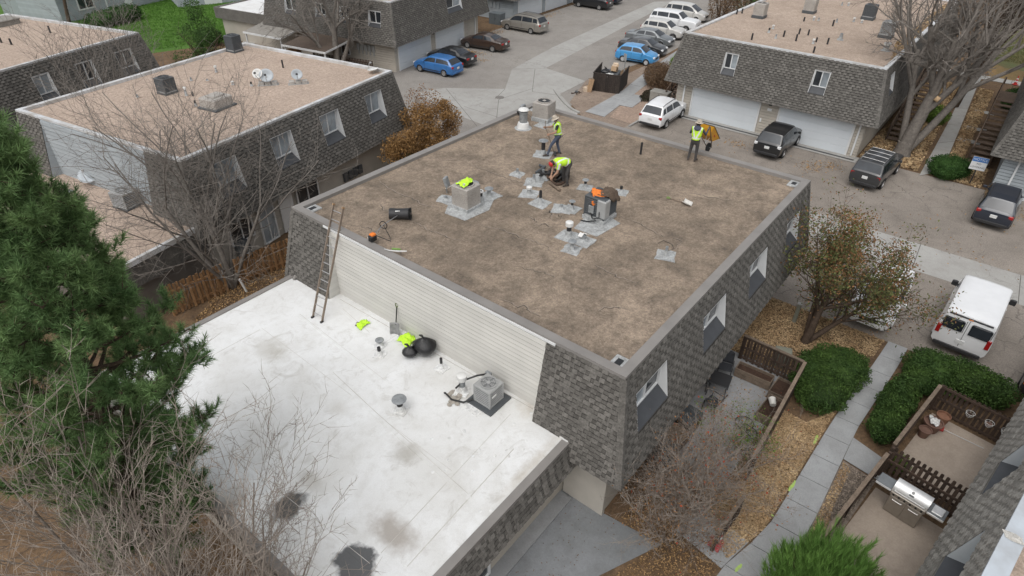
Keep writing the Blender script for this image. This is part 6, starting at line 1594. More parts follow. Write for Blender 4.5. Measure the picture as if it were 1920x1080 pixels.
# ================================================================ things on the neighbouring roofs
def zroof(b): return b.zt-.16
o,_=condenser(315,174,5.69,10,.72,.72,.72,'dark round topped condenser in the middle of the pink roof','dark',.1,off=(0,0))
o,_=condenser(441,96,5.69,10,.72,.72,.88,'tall blue grey condenser at the far corner of the pink roof','dark',.1)
fx=thing('roof_cooler',G(408,200,5.69),R(12),'flat grey box cooler behind the bare branches on the pink roof','cooler')
MB().bbox((0,0,.3),(1.2,1.1,.5),.05).build('cabinet',M_acb,fx); MB().bbox((0,0,.58),(.7,.6,.1),.03).build('top_duct',M_acb,fx); MB().bbox((0,0,.05),(1.4,1.3,.08),.02).build('skid',M_acd,fx)
def dish(loc,rz,tilt,rad,label,m=None,block=True,z=.55):
    o=thing('satellite_dish',loc,rz,label,'satellite dish','satellite dishes on the pink roof'); m=m or mat('dish_grey',(.46,.50,.53),.5,.12,6)
    T=Matrix.Rotation(R(tilt),3,'X'); c=Vector((0,0,z))
    V=[];F=[];n=20
    prof=[(0,.10),(.35,.085),(.7,.045),(1,.0)]
    b=MB(); b.add([c+T@Vector((0,0,-.12))],[])
    for r,h in prof[1:]:
        for i in range(n): a=2*math.pi*i/n; b.v.append(tuple(c+T@Vector((r*rad*math.cos(a),r*rad*.92*math.sin(a),-h*1.2))))
    for i in range(n): b.f.append((0,1+i,1+(i+1)%n)); b.m.append(0)
    for k in range(2):
        for i in range(n): a=1+k*n+i; d=1+k*n+(i+1)%n; b.f.append((a,a+n,d+n,d)); b.m.append(0)
    d_=b.build('reflector',m,o,smooth=True); md=d_.modifiers.new('thickness','SOLIDIFY'); md.thickness=.015
    MB().tube([c+T@Vector((0,-rad*.85,-.05)),c+T@Vector((0,-rad*.5,rad*.9)),c+T@Vector((0,-.05,rad*1.05))],.015,6).build('feed_arm',M_acg,o); MB().bbox(c+T@Vector((0,-.05,rad*1.05)),(.12,.1,.08),.02).build('receiver',M_dark if z>.5 else M_acg,o)
    MB().tube([(0,.05,0),(0,.05,z-.1),c+T@Vector((0,0,-.13))],.025,8).build('mast',M_acg,o)
    if block:
        for k in (-1,0,1): MB().bbox((k*.34,.1,.1),(.3,.3,.18),.02).build('ballast_block',mat('concrete_block',(.45,.43,.40),.9,.3,8),o)
        MB().box(-.55,-.1,.0,.55,.3,.02).build('tray',M_acg,o)
    return o
dish(G(487,160,5.69),R(-55),58,.28,'small white dish turned sideways beside the large grey dish',M_pvc,False,.65)
dish(G(503,160,5.69),R(-38),62,.38,'large grey dish on a row of concrete blocks')
dish(G(560,158,5.69),R(-34),62,.30,'grey dish on a lump of sandbags with cables')
dish(G(700,137,5.69),R(200),10,.34,'pale dish lying nearly flat at the coping corner',M_pvc,False,.25)
dish(G(172,345,2.9),R(-40),35,.48,'grey dish on the low gravel roof by the blue siding',None,False,.5)
def pipes(lst,z0,group,labf):
    for i,(px,py,ty,kind) in enumerate(lst): vent(px,py,ty,kind,labf[i],z0,.0 if kind=='thin' else .3,.05,group,padm=M_roof_pink)
pipes([(531,127,112,'thin'),(350,180,163,'white2'),(362,180,172,'thin'),(406,136,123,'white2'),(359,152,145,'stub'),(389,152,148,'stub'),(472,162,153,'black'),(437,160,152,'white2'),(368,200,188,'black'),(258,183,177,'stub')],5.69,'vents on the pink roof',
  ['bent thin pipe between the tall condenser and the dishes','white capped pipe next to the dark condenser on pink gravel','thin black pipe beside the white capped pipe on pink gravel','pale pipe near the bare treetop on pink gravel','stub pipe behind the dark condenser','stub pipe between the dark condenser and the bare treetop','black stub next to the dish blocks','little capped pipe close to the dish row','black pipe by the flat box cooler','tiny stub alone towards the blue siding wall'])
o,_=condenser(242,385,2.9,15,.9,.9,.7,'weathered condenser on the low gravel roof under bare branches','grey',.08)
vent(126,360,352,'stub','stub vent on the low gravel roof edge',2.9,.4,.06); vent(143,398,385,'stub','second stub vent on the low gravel roof',2.9,.4,.06)
for i,(px,py,k,lab) in enumerate(((1423,33,'beige','beige condenser with a pipe run near the white coping of the pipe filled roof'),(1517,24,'beige','second beige condenser among stub pipes on the pipe filled roof'),(1627,36,'dark','dark condenser behind tree branches on the pipe filled roof'),(1660,70,'grey','grey condenser on a black base near the leaf filled corner'))):
    condenser(px,py,5.73,0,.85,.85,.85,lab,k,.22)
vp=[(1409,75,62,'thin'),(1441,62,52,'black'),(1449,55,47,'white2'),(1454,73,64,'stub'),(1469,69,57,'thin'),(1492,77,64,'thin'),(1498,64,53,'thin'),(1515,66,55,'thin'),(1524,83,73,'white2'),(1530,79,70,'thin'),(1551,83,71,'thin'),(1525,99,87,'thin'),(1561,49,37,'thin'),(1568,43,35,'stub'),(1525,39,31,'white2'),(1534,40,33,'stub'),(1507,40,32,'thin'),(1381,27,18,'thin'),(1391,25,16,'thin'),(1600,42,33,'white2'),(1615,44,37,'white2'),(1578,11,4,'stub'),(1590,12,5,'white2')]
adj=['slim one standing apart at the gravel edge','by the first pale cone','paler cone shaped','squat','slim and sooty','leaning slim','farther slim','slim one past the pair','white hooded','thin one beside the white hooded pipe','thin one past the hooded pipe','thin one at the front edge','thin one behind','squat one behind','white capped one behind','squat one beside the white capped one','thin one by the second condenser','first of the two near the pipe run','second of the two near the pipe run','white capped one by the dark condenser','white capped one under the branches','squat one at the far edge','white capped one at the far edge']
for (q,a) in zip(vp,adj): vent(q[0],q[1],q[2],q[3],'roof pipe on the garage block, '+a,5.73,0 if q[3]=='thin' else .3,.06,'pipes on the garage block roof',padm=M_roof_tan)
o=vent(1660,95,80,'white2','short flue with conical white cap near the leaf filled corner',5.73,.4,.14,'pipes on the garage block roof'); o=vent(1575,75,62,'stub','galvanised flue standing apart near the middle of the garage block roof',5.73,.4,.1,'pipes on the garage block roof')
for i,(px,py,ty) in enumerate(((95,62,48),(22,84,72),(3,80,70))): vent(px,py,ty,'thin',['thin pipe behind bare twigs on the hatch topped roof','thin pipe next to the grey roof hatch','thin pipe standing on bare gravel of the hatch topped roof'][i],5.69,0,.06,'pipes on the hatch topped roof')
sk=thing('roof_hatch',G(8,46,5.69),R(16),'grey roof hatch with a flat lid on the pink gravel','hatch'); MB().bbox((0,0,.15),(1.6,1.3,.3),.04).build('curb',M_shb_l,sk); MB().bbox((0,0,.34),(1.7,1.4,.08),.03).build('lid',M_shb_l,sk)

# ================================================================ fences, stairs, street things
def fence(name,a,b,h,label,m,pick=.10,gap=.05,rails=(.25,.85),z0=0.,both=True,round_=False,group=None,postw=.09,thick=.02,cap=False,inner=1):
    a=Vector(a); b=Vector(b); d=b-a; L=d.length; rz=math.atan2(d.y,d.x)
    o=thing(name,(a.x,a.y,z0),rz,label,'fence',group); n=int(L/(pick+gap)); key=MB()
    if round_:
        key.prism([(0,0),(pick,0),(pick,thick),(0,thick)],0,h-.04); 
        key.add([(0,0,h-.04),(pick,0,h-.04),(pick*.8,0,h),(pick*.2,0,h),(0,thick,h-.04),(pick,thick,h-.04),(pick*.8,thick,h),(pick*.2,thick,h)],[(0,1,2,3),(7,6,5,4),(3,2,6,7),(0,3,7,4),(1,5,6,2)])
    else: key.box(0,0,0,pick,thick,h)
    me=key.mesh('picket',m)
    for i in range(n):
        p=link('picket',me,o,(i*(pick+gap)+gap/2,.025 if (i%2 or not both) else -.025-thick,random.uniform(-.015,.01)+.04))
    for r in rails: MB().box(0,-.02,r*h-.045,L,.02,r*h+.045).build('rail',m,o)
    k=max(2,int(L/2.2)+1)
    for i in range(k): MB().box(L*i/(k-1)-postw/2,-postw/2,0,L*i/(k-1)+postw/2,postw/2,h+.02).build('post',m,o)
    if cap: MB().box(-.05,-.06,h+.03,L+.05,.06,h+.07).build('cap_rail',M_woodw if cap is True else cap,o)
    return o
# patio beside the main block
fence('patio_fence',(20.62,4.45),(20.55,2.22),1.15,'dark weathered slat fence closing the end of the patio behind the planters',M_wood,.09,.035,(.12,.55,.97),cap=True)
fence('patio_fence',(20.5,2.12),(15.0,1.95),1.15,'long dark fence with a pale worn cap along the leaf strip',M_wood,.11,.02,(.2,.85),cap=True)
fence('patio_fence',(13.55,1.65),(11.95,1.75),.9,'low brown fence panel near the striped cone',M_wood,.11,.03,(.2,.85),cap=True)
# right hand patios
g1=BRp(0,.0); 
fence('patio_fence',BRp(.0,.02),BRp(.0,2.35),1.15,'dark picket divider behind the grill',M_wood,.10,.07,(.2,.72),both=False,round_=True)
fence('patio_fence',BRp(.28,.02),BRp(.28,2.3),1.15,'second row of dark pickets just behind the grill divider',M_wood,.10,.07,(.3,.85),both=False,round_=True)
fence('patio_fence',BRp(-4.7,-.02),BRp(-.15,-.02),1.1,'long dark side fence in front of the grill patio',M_wood,.10,.03,(.2,.85),both=False,cap=True)
fence('patio_fence',BRp(.45,-.02),BRp(4.42,-.02),1.15,'long dark side fence below the leafy hedge',M_wood,.10,.03,(.2,.85),both=False,cap=True)
fence('patio_fence',BRp(4.5,.05),BRp(4.5,2.5),1.2,'dark fence with hanging wire baskets at the far end of the patio',M_wood,.10,.055,(.12,.52,.95),both=False)
# cedar fences
fence('cedar_fence',G(328,592),G(428,548),1.5,'new orange cedar picket fence below the bare tree',M_cedar,.11,.035,(.2,.8),both=True)
fence('cedar_fence',G(452,535),G(548,495),1.4,'orange cedar fence with a leafy base behind the shingled corner',M_cedar,.11,.035,(.2,.8),both=True)
fence('cedar_fence',(30.2,50.5),(33.9,51.3),1.5,'orange cedar fence beyond the pink roof coping',M_cedar,.12,.02,(.2,.8),both=False)
fence('cedar_fence',(29.6,54.8),(30.2,50.6),1.5,'side run of orange cedar fence by the lawn',M_cedar,.12,.03,(.2,.8),both=False)
fence('porch_fence',(33.9,49.4),(35.6,43.6),1.2,'dark brown fence below the porch roof',M_wood,.10,.06,(.2,.85),both=False)
# white pipe at the fence
o=thing('drain_pipe',G(463,548),0,'short white pipe leaning by the cedar fence','pipe'); MB().tube([(0,0,0),(-.12,.1,.75)],.05,10).build('tube',M_pvc,o,smooth=True)
bn=thing('trash_barrel',G(368,512),0,'grey barrel on its side under the bare tree','barrel'); MB().lathe([(.38,-.5),(.42,-.3),(.42,.3),(.38,.5)],18,(0,0,.42),Matrix.Rotation(R(80),3,'Y')).build('drum',M_acd,bn,smooth=True); MB().lathe([(.39,.5),(.39,.53)],18,(0,0,.42),Matrix.Rotation(R(80),3,'Y')).build('lid',M_acg,bn)
bn=thing('kettle_grill',G(462,487),0,'covered grey grill by the back door of the dish roof block','grill'); MB().lathe([(.3,0),(.36,.3),(.38,.8),(.3,1.05),(.05,1.12)],14).build('cover',M_acd,bn,smooth=True); MB().bbox((0,-.36,.5),(.12,.02,.1),.005).build('tag',M_pvc,bn)
# downspout elbow over the white roof
o=thing('downspout',(10.7,19.05,2.98),0,'dark downspout elbow emptying onto the white roof corner','downspout'); MB().tube([(.15,.0,.6),(.08,-.02,.3),(-.12,-.1,.12),(-.35,-.2,.02)],.06,8).build('elbow',M_cop,o,smooth=True); MB().obox((.17,0,.62),(.14,.14,.06)).build('outlet',M_cop,o)

def stairs(name,p,rz,n,rise,run,w,label,deck=2.2,rail=.95):
    o=thing(name,p,rz,label,'stairs'); top=n*rise; LL=n*run
    for i in range(n): MB().box(i*run-.02,-w/2+.06,(i+1)*rise-.045,i*run+run+.03,w/2-.06,(i+1)*rise).build('tread',M_deck,o)
    for sg in (1,-1):
        y=sg*(w/2-.03)
        MB().add([(-.1,y-.025,0),(-.1,y+.025,0),(LL,y-.025,top-.2),(LL,y+.025,top-.2),(-.1,y-.025,.28),(-.1,y+.025,.28),(LL,y-.025,top+.08),(LL,y+.025,top+.08)],[(0,2,6,4),(1,5,7,3),(4,6,7,5),(0,1,3,2),(0,4,5,1),(2,3,7,6)]).build('stringer',M_wood,o)
        MB().tube([(0,y,rise+rail),(LL,y,top+rail)],.045,6).build('handrail',M_deck,o)
        MB().tube([(0,y,rise+rail*.5),(LL,y,top+rail*.5)],.03,6).build('mid_rail',M_deck,o)
        for t in (0,.33,.66,1): MB().box(LL*t-.045,y-.045,max(0,top*t-.1),LL*t+.045,y+.045,top*t+rise*(1-t)+rail).build('post',M_wood,o)
    MB().box(LL+.03,-w/2-.3,top-.12,LL+deck,w/2+.1,top).build('landing',M_deck,o)
    for x in (LL+.1,LL+deck-.1):
        for y in (-w/2-.2,w/2): MB().box(x-.06,y-.06,0,x+.06,y+.06,top+rail).build('post',M_wood,o)
    for i in range(int(deck/.16)):
        for y in (w/2+.02,): MB().box(LL+.1+i*.16,y,top,LL+.14+i*.16,y+.03,top+rail).build('baluster',M_wood,o)
    MB().box(LL,w/2,top+rail-.05,LL+deck,w/2+.06,top+rail).build('handrail',M_deck,o)
    return o
stairs('wooden_stairs',(48.4,-.22,0),0,14,.19,.46,1.25,'brown wooden staircase rising beside the notice sign')
stairs('wooden_stairs',(49.2,4.9,0),0,14,.19,.50,1.1,'brown wooden staircase half hidden by the massive tree')
stairs('wooden_stairs',(45.6,20.3,0),0,9,.19,.3,1.0,'narrow wooden steps at the near corner of the garage block',1.0)
# notice sign
sg_=thing('notice_sign',(45.1,-.30,0),R(96),'white notice sign with blue header on a thin post','sign')
MB().box(-.03,-.02,0,.03,.02,1.35).build('post',M_trim,sg_)
MB().bbox((0,.03,1.35),(.82,.02,.80),.006,Matrix.Rotation(R(0),3,'X')).build('panel',M_white,sg_)
M_blue=mat('notice_blue',(.03,.17,.48),.5,.1,9)
MB().box(-.40,.042,1.46,.40,.046,1.74).build('header',M_blue,sg_)
def text(body,size,loc,rot,m,parent,name='lettering'):
    c=bpy.data.curves.new(name,'FONT'); c.body=body; c.size=size; c.align_x='CENTER'; c.align_y='CENTER'; c.extrude=.002
    o=bpy.data.objects.new('tmp',c); COL.objects.link(o); dg=bpy.context.evaluated_depsgraph_get(); me=bpy.data.meshes.new_from_object(o.evaluated_get(dg)); bpy.data.objects.remove(o)
    me.materials.clear(); me.materials.append(m); q=link(name,me,parent); q.location=loc; q.rotation_euler=rot; return q
text('NOTICE',.20,(0,.049,1.60),(R(90),0,R(180)),M_white,sg_); text('NO',.15,(0,.043,1.33),(R(90),0,R(180)),M_trim,sg_); text('LOITERING',.145,(0,.043,1.12),(R(90),0,R(180)),M_trim,sg_)
# trash enclosure
E0,E1,E2,E3=[G(*q) for q in ((1110,170),(1160,177),(1176,157),(1126,150))]
M_encl=mat('blackened_planks',(.045,.034,.028),.85,.4,4,isl=.3,fine=20)
te=thing('trash_enclosure',E0,0,'dark plank trash enclosure heaped with bags and boxes','enclosure'); hh=1.45
def plank_wall(a,b):
    a=a-E0; b=b-E0; d=b-a; n=int(d.length/.15); u=d.normalized(); nn=Vector((-u.y,u.x,0))*.02
    for i in range(n):
        p=a+u*(i*.15); q=p+u*.14; hz_=hh+random.uniform(-.02,.02)
        MB().add([p-nn,q-nn,q+nn,p+nn]+[v+Vector((0,0,hz_)) for v in (p-nn,q-nn,q+nn,p+nn)],[(0,3,2,1),(4,5,6,7),(0,1,5,4),(1,2,6,5),(2,3,7,6),(3,0,4,7)]).build('plank',M_encl,te)
    MB().tube([a+Vector((0,0,hh+.03)),b+Vector((0,0,hh+.03))],.05,4).build('top_rail',M_encl,te)
for a,b in ((E0,E1),(E1,E2),(E3,E0)): plank_wall(a,b)
ctr=(E0+E1+E2+E3)/4
dm=thing('dumpster',ctr,R(20),'dark dumpster inside the plank enclosure','dumpster'); MB().bbox((0,0,.62),(2.0,1.3,1.2),.05).build('bin',M_acd,dm)
for lab,dx,dy,m in (('flattened brown carton heaped on the dumpster',.35,-.1,mat('cardboard',(.42,.29,.18),.85,.25,5)),('pale open carton beside the flattened one on the dumpster heap',.75,.1,mat('pale_cardboard',(.60,.48,.36),.85,.25,5))):
    c=MB(); c.bbox((0,0,.2),(.6,.45,.4),.02,Matrix.Rotation(R(25),3,'Y')); o=c.build('cardboard_box',m); o.location=ctr+Vector((dx,dy,1.22)); o.rotation_euler=(0,0,R(30*dx)); tag(o,lab,'box'); 
    MB().obox((.3,0,.42),(.3,.42,.012),Matrix.Rotation(R(-30),3,'Y')).build('flap',m,o)
o=bag(ctr+Vector((-.6,.2,1.2)),.4,.4,.45,'grey trash bag on top of the dumpster heap',7); o['group']='bags on the dumpster'
b_=cloth('plastic_sheet',ctr+Vector((-.95,-.25,1.25)),M_pvc,.9,.5,.12,'crumpled white plastic on the dumpster heap','plastic',seed=21)
o=thing('street_sign',G(1168,152),R(60),'small sign on a post seen from behind at the trash enclosure','sign'); MB().box(-.03,-.03,0,.03,.03,2.2).build('post',M_acg,o); MB().bbox((0,.04,2.0),(.45,.03,.6),.01).build('panel',M_acg,o)
o=MB().bbox((0,0,.55),(.12,.4,1.1),.01,Matrix.Rotation(R(10),3,'X')).build('leaning_board',mat('tan_board',(.45,.30,.18),.85,.3,6)); o.location=G(1106,173); o.rotation_euler=(0,0,R(20)); tag(o,'tan board leaning on the plank enclosure','board'); MB().obox((0,.0,1.12),(.13,.42,.03)).build('board_edge',M_woodw,o)
o=MB().bbox((0,0,.18),(.4,.4,.36),.02).build('cardboard_box',MATS['pale_cardboard']); o.location=G(1099,171); tag(o,'small pale carton on the ground beside the leaning board','box'); MB().obox((.2,0,.37),(.2,.38,.012)).build('flap',MATS['cardboard'],o)
db=thing('debris_pile',G(1080,176),0,'small heap of rags and sticks on the bare dirt','debris')
for k in range(6): MB().tube([(random.uniform(-.4,.4),random.uniform(-.3,.3),.04),(random.uniform(-.5,.5),random.uniform(-.3,.3),.1)],.035,5).build('stick',M_wood,db)
MB().ball((.2,.1,.08),(.18,.14,.1),9,5,.2).build('rag',M_acd,db)
# cabinets
def cabinet(loc,rz,sx,sy,h,m,label):
    o=thing('utility_cabinet',loc,rz,label,'utility box'); MB().bbox((0,0,h/2),(sx,sy,h),.03).build('body',m,o); MB().bbox((0,0,h+.02),(sx*1.04,sy*1.04,.05),.02).build('lid',m,o); MB().box(-sx/2-.008,-.01,.1,-sx/2+.004,.01,h-.05).build('door_seam',M_trim,o); MB().box(-sx/2-.03,-sx*.15,h*.5,-sx/2,-sx*.1,h*.6).build('latch',M_trim,o); return o
M_ug=mat('olive_cabinet_paint',(.20,.205,.165),.6,.2,4)
cabinet(G(1241,200)+Vector((.5,.5,0)),R(5),.85,1.45,.95,mat('grey_cabinet_paint',(.30,.29,.26),.6,.2,4),'grey two door utility cabinet on the pebble bed'); cabinet(G(1461,683),R(20),.45,.6,.7,M_ug,'squat olive utility box between the fence and low hedge'); cabinet(G(932,44),R(5),1.1,1.5,1.1,mat('slate_cabinet_paint',(.13,.15,.16),.6,.2,4),'slate utility cabinet behind the champagne minivan')
o=thing('marker_post',G(1488,604),R(10),'olive utility post standing in fallen leaves by the shingled wall','post'); MB().bbox((0,0,.5),(.16,.16,1.0),.02).build('pedestal',M_ug,o); MB().bbox((0,0,1.02),(.18,.18,.05),.015).build('cap',M_acg,o)
o=thing('water_pedestal',G(1262,188),0,'short tan pedestal on the pebble bed','post'); MB().lathe([(.13,0),(.13,.6),(.16,.62),(.16,.7),(.05,.74)],12).build('pedestal',M_beige,o,smooth=True); MB().lathe([(.18,0),(.18,.05)],12).build('base',M_conc,o)
def cone(loc,h,label,striped=True):
    o=thing('traffic_cone',loc,random.uniform(0,1),label,'cone'); MB().bbox((0,0,.03),(h*.5,h*.5,.05),.02).build('base',M_red,o)
    zs=[.05,.3,.45,.6,.75,1.0]
    for i in range(5):
        f=lambda t:h*.19*(1-t)+h*.04*t
        MB().lathe([(f(zs[i]),h*zs[i]),(f(zs[i+1]),h*zs[i+1])],16).build('band',M_red if i%2==0 else M_reflect,o,smooth=True)
    return o
cone(G(1345,1015),.72,'red and white striped cone by the low fence'); cone((70.1,-.3,.05),.75,'red cone on the far path by the staircase top'); cone((70.5,-.9,.05),.75,'second red and white cone on the far path')
cv=cloth('red_cloth',G(1340,1020,.06),mat('red_tartan',(.42,.05,.06),.8,.5,16,(.30,.10,.09)),.42,.34,.05,'red rag spread at the foot of the striped cone','cloth',seed=31)

# ================================================================ patio furniture
def chair(p,rz,label):
    o=thing('patio_chair',p,rz,label,'chair','patio chairs'); m=M_trim
    MB().bbox((0,0,.42),(.48,.46,.03),.01).build('seat',mat('mesh_sling',(.04,.043,.05),.8,.3,20),o)
    b=MB(); n=6; V=[]
    for j in range(n+1):
        for i in range(n+1): u=i/n-.5; v=j/n; V.append((u*.48*(1-.15*v*v),.22+.14*v+.03*math.cos(u*3),.44+.46*v+ .04*(1-(2*u)**2)*(v==1)))
    b.add(V,[(j*(n+1)+i,j*(n+1)+i+1,(j+1)*(n+1)+i+1,(j+1)*(n+1)+i) for j in range(n) for i in range(n)]); bo=b.build('backrest',MATS['mesh_sling'],o,smooth=True); md=bo.modifiers.new('thickness','SOLIDIFY'); md.thickness=.015
    for sx in (1,-1):
        MB().tube([(sx*.25,-.24,0),(sx*.25,-.22,.42),(sx*.26,-.18,.62),(sx*.26,.2,.64)],.014,6).build('arm',m,o)
        MB().tube([(sx*.24,-.23,.0),(sx*.24,-.2,.42)],.014,6).build('leg',m,o); MB().tube([(sx*.24,.28,.0),(sx*.24,.22,.44),(sx*.2,.36,.9)],.014,6).build('leg',m,o)
    return o
chair((19.3,4.55,.02),R(-75),'black patio chair in the fence corner by the planter'); chair((17.25,4.15,.02),R(170),'black patio chair pulled out from the small table'); chair((18.1,5.0,.02),R(20),'black patio chair tucked under the shingled overhang')
t=thing('patio_table',(18.2,4.35,.02),R(10),'small square dark metal patio table','table'); MB().bbox((0,0,.7),(.75,.75,.03),.01).build('table_top',M_trim,t); 
for sx in (1,-1):
    for sy in (1,-1): MB().tube([(sx*.33,sy*.33,0),(sx*.3,sy*.3,.69)],.016,6).build('leg',M_trim,t)
MB().tube([(-.3,-.3,.3),(.3,-.3,.3),(.3,.3,.3),(-.3,.3,.3),(-.3,-.3,.3)],.01,5).build('stretcher',M_trim,t)
for (x,y,w,d,h,lab) in ((16.0,4.45,.85,.6,.5,'low dark bench box under the overhang beside the wall'),(15.0,4.5,.8,.7,.4,'weathered crate of junk under the overhang'),(13.9,4.4,1.0,.7,.6,'dark storage chest under the overhang near the shrub')):
    o=thing('storage_box',(x,y,.02),R(random.uniform(-6,6)),lab,'box'); MB().bbox((0,0,h/2),(w,d,h),.02).build('body',M_wood,o); MB().bbox((0,0,h+.02),(w*1.03,d*1.03,.04),.01).build('lid',M_acd if 'crate' not in lab else M_woodw,o)
def planter(p,rz,L,W,h,label):
    o=thing('planter_box',p,rz,label,'planter'); m=M_woodw
    for sg in (1,-1):
        for k in range(2):
            MB().box(-L/2,sg*W/2-.015,.02+k*h/2,L/2,sg*W/2+.015,k*h/2+h/2).build('board',m,o); MB().box(sg*L/2-.015,-W/2+.016,.02+k*h/2,sg*L/2+.015,W/2-.016,k*h/2+h/2).build('board',m,o)
    MB().box(-L/2+.016,-W/2+.016,.05,L/2-.016,W/2-.016,h*.72).build('soil',M_soil,o)
    return o
M_soil=ground_mat('dark_soil',(.075,.045,.032),(.055,.034,.025),(.03,.02,.015),1.5,5,30,0,.5,1)
planter((19.75,3.55,.02),R(-88),1.35,.48,.42,'long raw wood planter box along the end fence'); planter((19.6,2.48,.02),R(-3),.95,.55,.4,'small wooden planter box in the fence corner'); planter((18.35,2.42,.02),R(-3),1.2,.55,.42,'wooden planter box holding a tipped pale bucket')
bk=thing('bucket',(18.55,2.45,.36),R(30),'pale bucket lying on its side in the planter soil','bucket'); MB().lathe([(.10,-.14),(.13,.14),(.135,.15),(.12,.15),(.09,-.12)],16,(0,0,.12),Matrix.Rotation(R(80),3,'Y')).build('pail',M_side,bk,smooth=True); MB().tube([(.12,-.12,.12),(.2,0,.22),(.12,.12,.12)],.006,5).build('handle',M_acg,bk)
# bicycle lying on the slab
bc=thing('bicycle',(16.85,2.75,.06),R(200),'bicycle lying on its side on the leaf strewn patio slab','bicycle')
for x in (-.5,.5):
    w=MB().tube([(x+math.cos(t)*.31,math.sin(t)*.31,.04) for t in np.linspace(0,6.283,25)],.02,7,cap=False).build('wheel',M_rubber,bc,smooth=True)
    MB().tube([(x+math.cos(t)*.285,math.sin(t)*.285,.04) for t in np.linspace(0,6.283,25)],.008,5,cap=False).build('rim',M_alu,w)
    sp=MB()
    for k in range(10): a=math.pi*k/10; sp.tube([(x-math.cos(a)*.28,-math.sin(a)*.28,.04),(x+math.cos(a)*.28,math.sin(a)*.28,.04)],.002,3)
    stuff(sp.build('spokes',M_alu,w))
fr=MB(); A,B_,C_,D_2,E_=(-.5,0,.05),(-.1,-.03,.07),(-.18,.42,.09),(.33,.40,.09),(.5,0,.05)
for a,b in ((A,B_),(A,C_),(B_,C_),(B_,D_2),(C_,D_2),(D_2,E_)): fr.tube([a,b],.018,7)
fr.build('frame',M_black,bc,smooth=True)
MB().tube([(.33,.40,.09),(.30,.52,.10)],.015,6).build('stem',M_alu,bc); MB().tube([(.36,.50,-.02),(.30,.53,.1),(.22,.52,.34)],.014,6).build('handlebar',M_black,bc); MB().bbox((-.22,.52,.1),(.24,.1,.07),.03).build('saddle',M_black,bc); MB().lathe([(.09,0),(.09,.01)],14,(-.1,-.03,.09)).build('crank',M_alu,bc); MB().obox((-.1,-.18,.12),(.09,.05,.02)).build('pedal',M_black,bc)

# ================================================================ grill and right patio things
gp=G(1683,975); ga=thing('gas_grill',BRp(-.95,1.12),BRR+R(-90),'stainless steel gas grill with hood closed and two side shelves','grill')
# local: x across the front (towards block = +x), y = towards the divider, front faces -y
gm=Matrix.Identity(3)
M_cab=mat('taupe_steel_cabinet',(.36,.33,.29),.35,.1,8,metal=.6)
MB().bbox((0,0,.42),(.95,.52,.78),.02).build('cabinet',M_cab,ga)
for sg in (-1,1):
    MB().bbox((sg*.235,-.268,.40),(.455,.02,.68),.006).build('door',M_cab,ga)
    MB().tube([(sg*.235-.13,-.275,.64),(sg*.235-.13,-.31,.64),(sg*.235+.13,-.31,.64),(sg*.235+.13,-.275,.64)],.012,7).build('door_handle',M_steel,ga,smooth=True)
MB().bbox((0,-.27,.85),(1.0,.06,.13),.015).build('control_panel',M_cab,ga)
for k in range(6): MB().lathe([(.03,0),(.028,.03),(.01,.032)],12,(-.40+k*.16,-.30,.85),Matrix.Rotation(R(90),3,'X')).build('knob',M_black,ga,smooth=True)
hd=MB(); n=12; V=[]
for i in range(n+1):
    a=math.pi*i/n; V+= [(-.5,-math.cos(a)*.27,.92+math.sin(a)*.30),(.5,-math.cos(a)*.27,.92+math.sin(a)*.30)]
F=[(2*i,2*i+1,2*i+3,2*i+2) for i in range(n)]+[tuple(range(0,2*n+2,2)),tuple(range(2*n+1,0,-2))]
hd.add(V,F); hd.build('hood',M_steel,ga,smooth=True,ang=50)
MB().tube([(-.42,-.24,1.02),(-.42,-.33,1.04),(.42,-.33,1.04),(.42,-.24,1.02)],.014,8).build('hood_handle',M_steel,ga,smooth=True)
MB().lathe([(.045,0),(.045,.012),(.035,.014)],16,(0,-.15,1.175),Matrix.Rotation(R(30),3,'X')).build('thermometer',M_acg,ga); MB().obox((0,-.215,1.10),(.14,.05,.004),Matrix.Rotation(R(50),3,'X')).build('badge',M_acd,ga)
for sg in (-1,1):
    MB().bbox((sg*.74,0,.90),(.46,.48,.03),.01).build('side_shelf',mat('slate_shelf',(.20,.215,.225),.45,.15,8),ga); MB().bbox((sg*.74,-.25,.89),(.46,.03,.07),.01).build('shelf_trim',M_white if sg<0 else M_steel,ga)
MB().bbox((.74,.02,.93),(.30,.34,.03),.012).build('side_burner_lid',M_steel,ga)
for k in range(4): MB().lathe([(.035,-.02),(.035,.02)],12,(-.4+.8*(k%2),-.2+.4*(k//2),.03),Matrix.Rotation(R(90),3,'X')).build('caster',M_black,ga)
def pot(p,r,h,m,label,wire=False):
    o=thing('plant_pot',p,0,label,'pot'); MB().lathe([(r*.72,0),(r,h),(r*1.08,h),(r*1.08,h*.88),(r*.95,h*.88)] if False else [(r*.72,0),(r*.98,h*.86),(r*1.08,h*.87),(r*1.08,h),(r*.95,h),(r*.92,h*.85)],18).build('pot',m,o,smooth=True,ang=30); MB().lathe([(r*.9,h*.8),(r*.5,h*.84)],14).build('soil',M_soil,o); return o
M_terra=mat('dull_terracotta',(.20,.115,.085),.8,.3,6)
pot(BRp(2.9,.35,.02),.20,.34,M_terra,'brown plant pot near the hedge side fence'); pot(BRp(3.4,.42,.02),.30,.42,M_terra,'wide brown tub filled with crumpled plastic'); pot(BRp(3.9,.55,.02),.22,.5,mat('rust_tub',(.26,.13,.08),.8,.3,6),'rust orange tub in the fence corner')
cloth('plastic_bag',BRp(3.4,.42,.42),M_pvc,.4,.3,.12,'white crumpled plastic in the wide brown tub','plastic',seed=41)
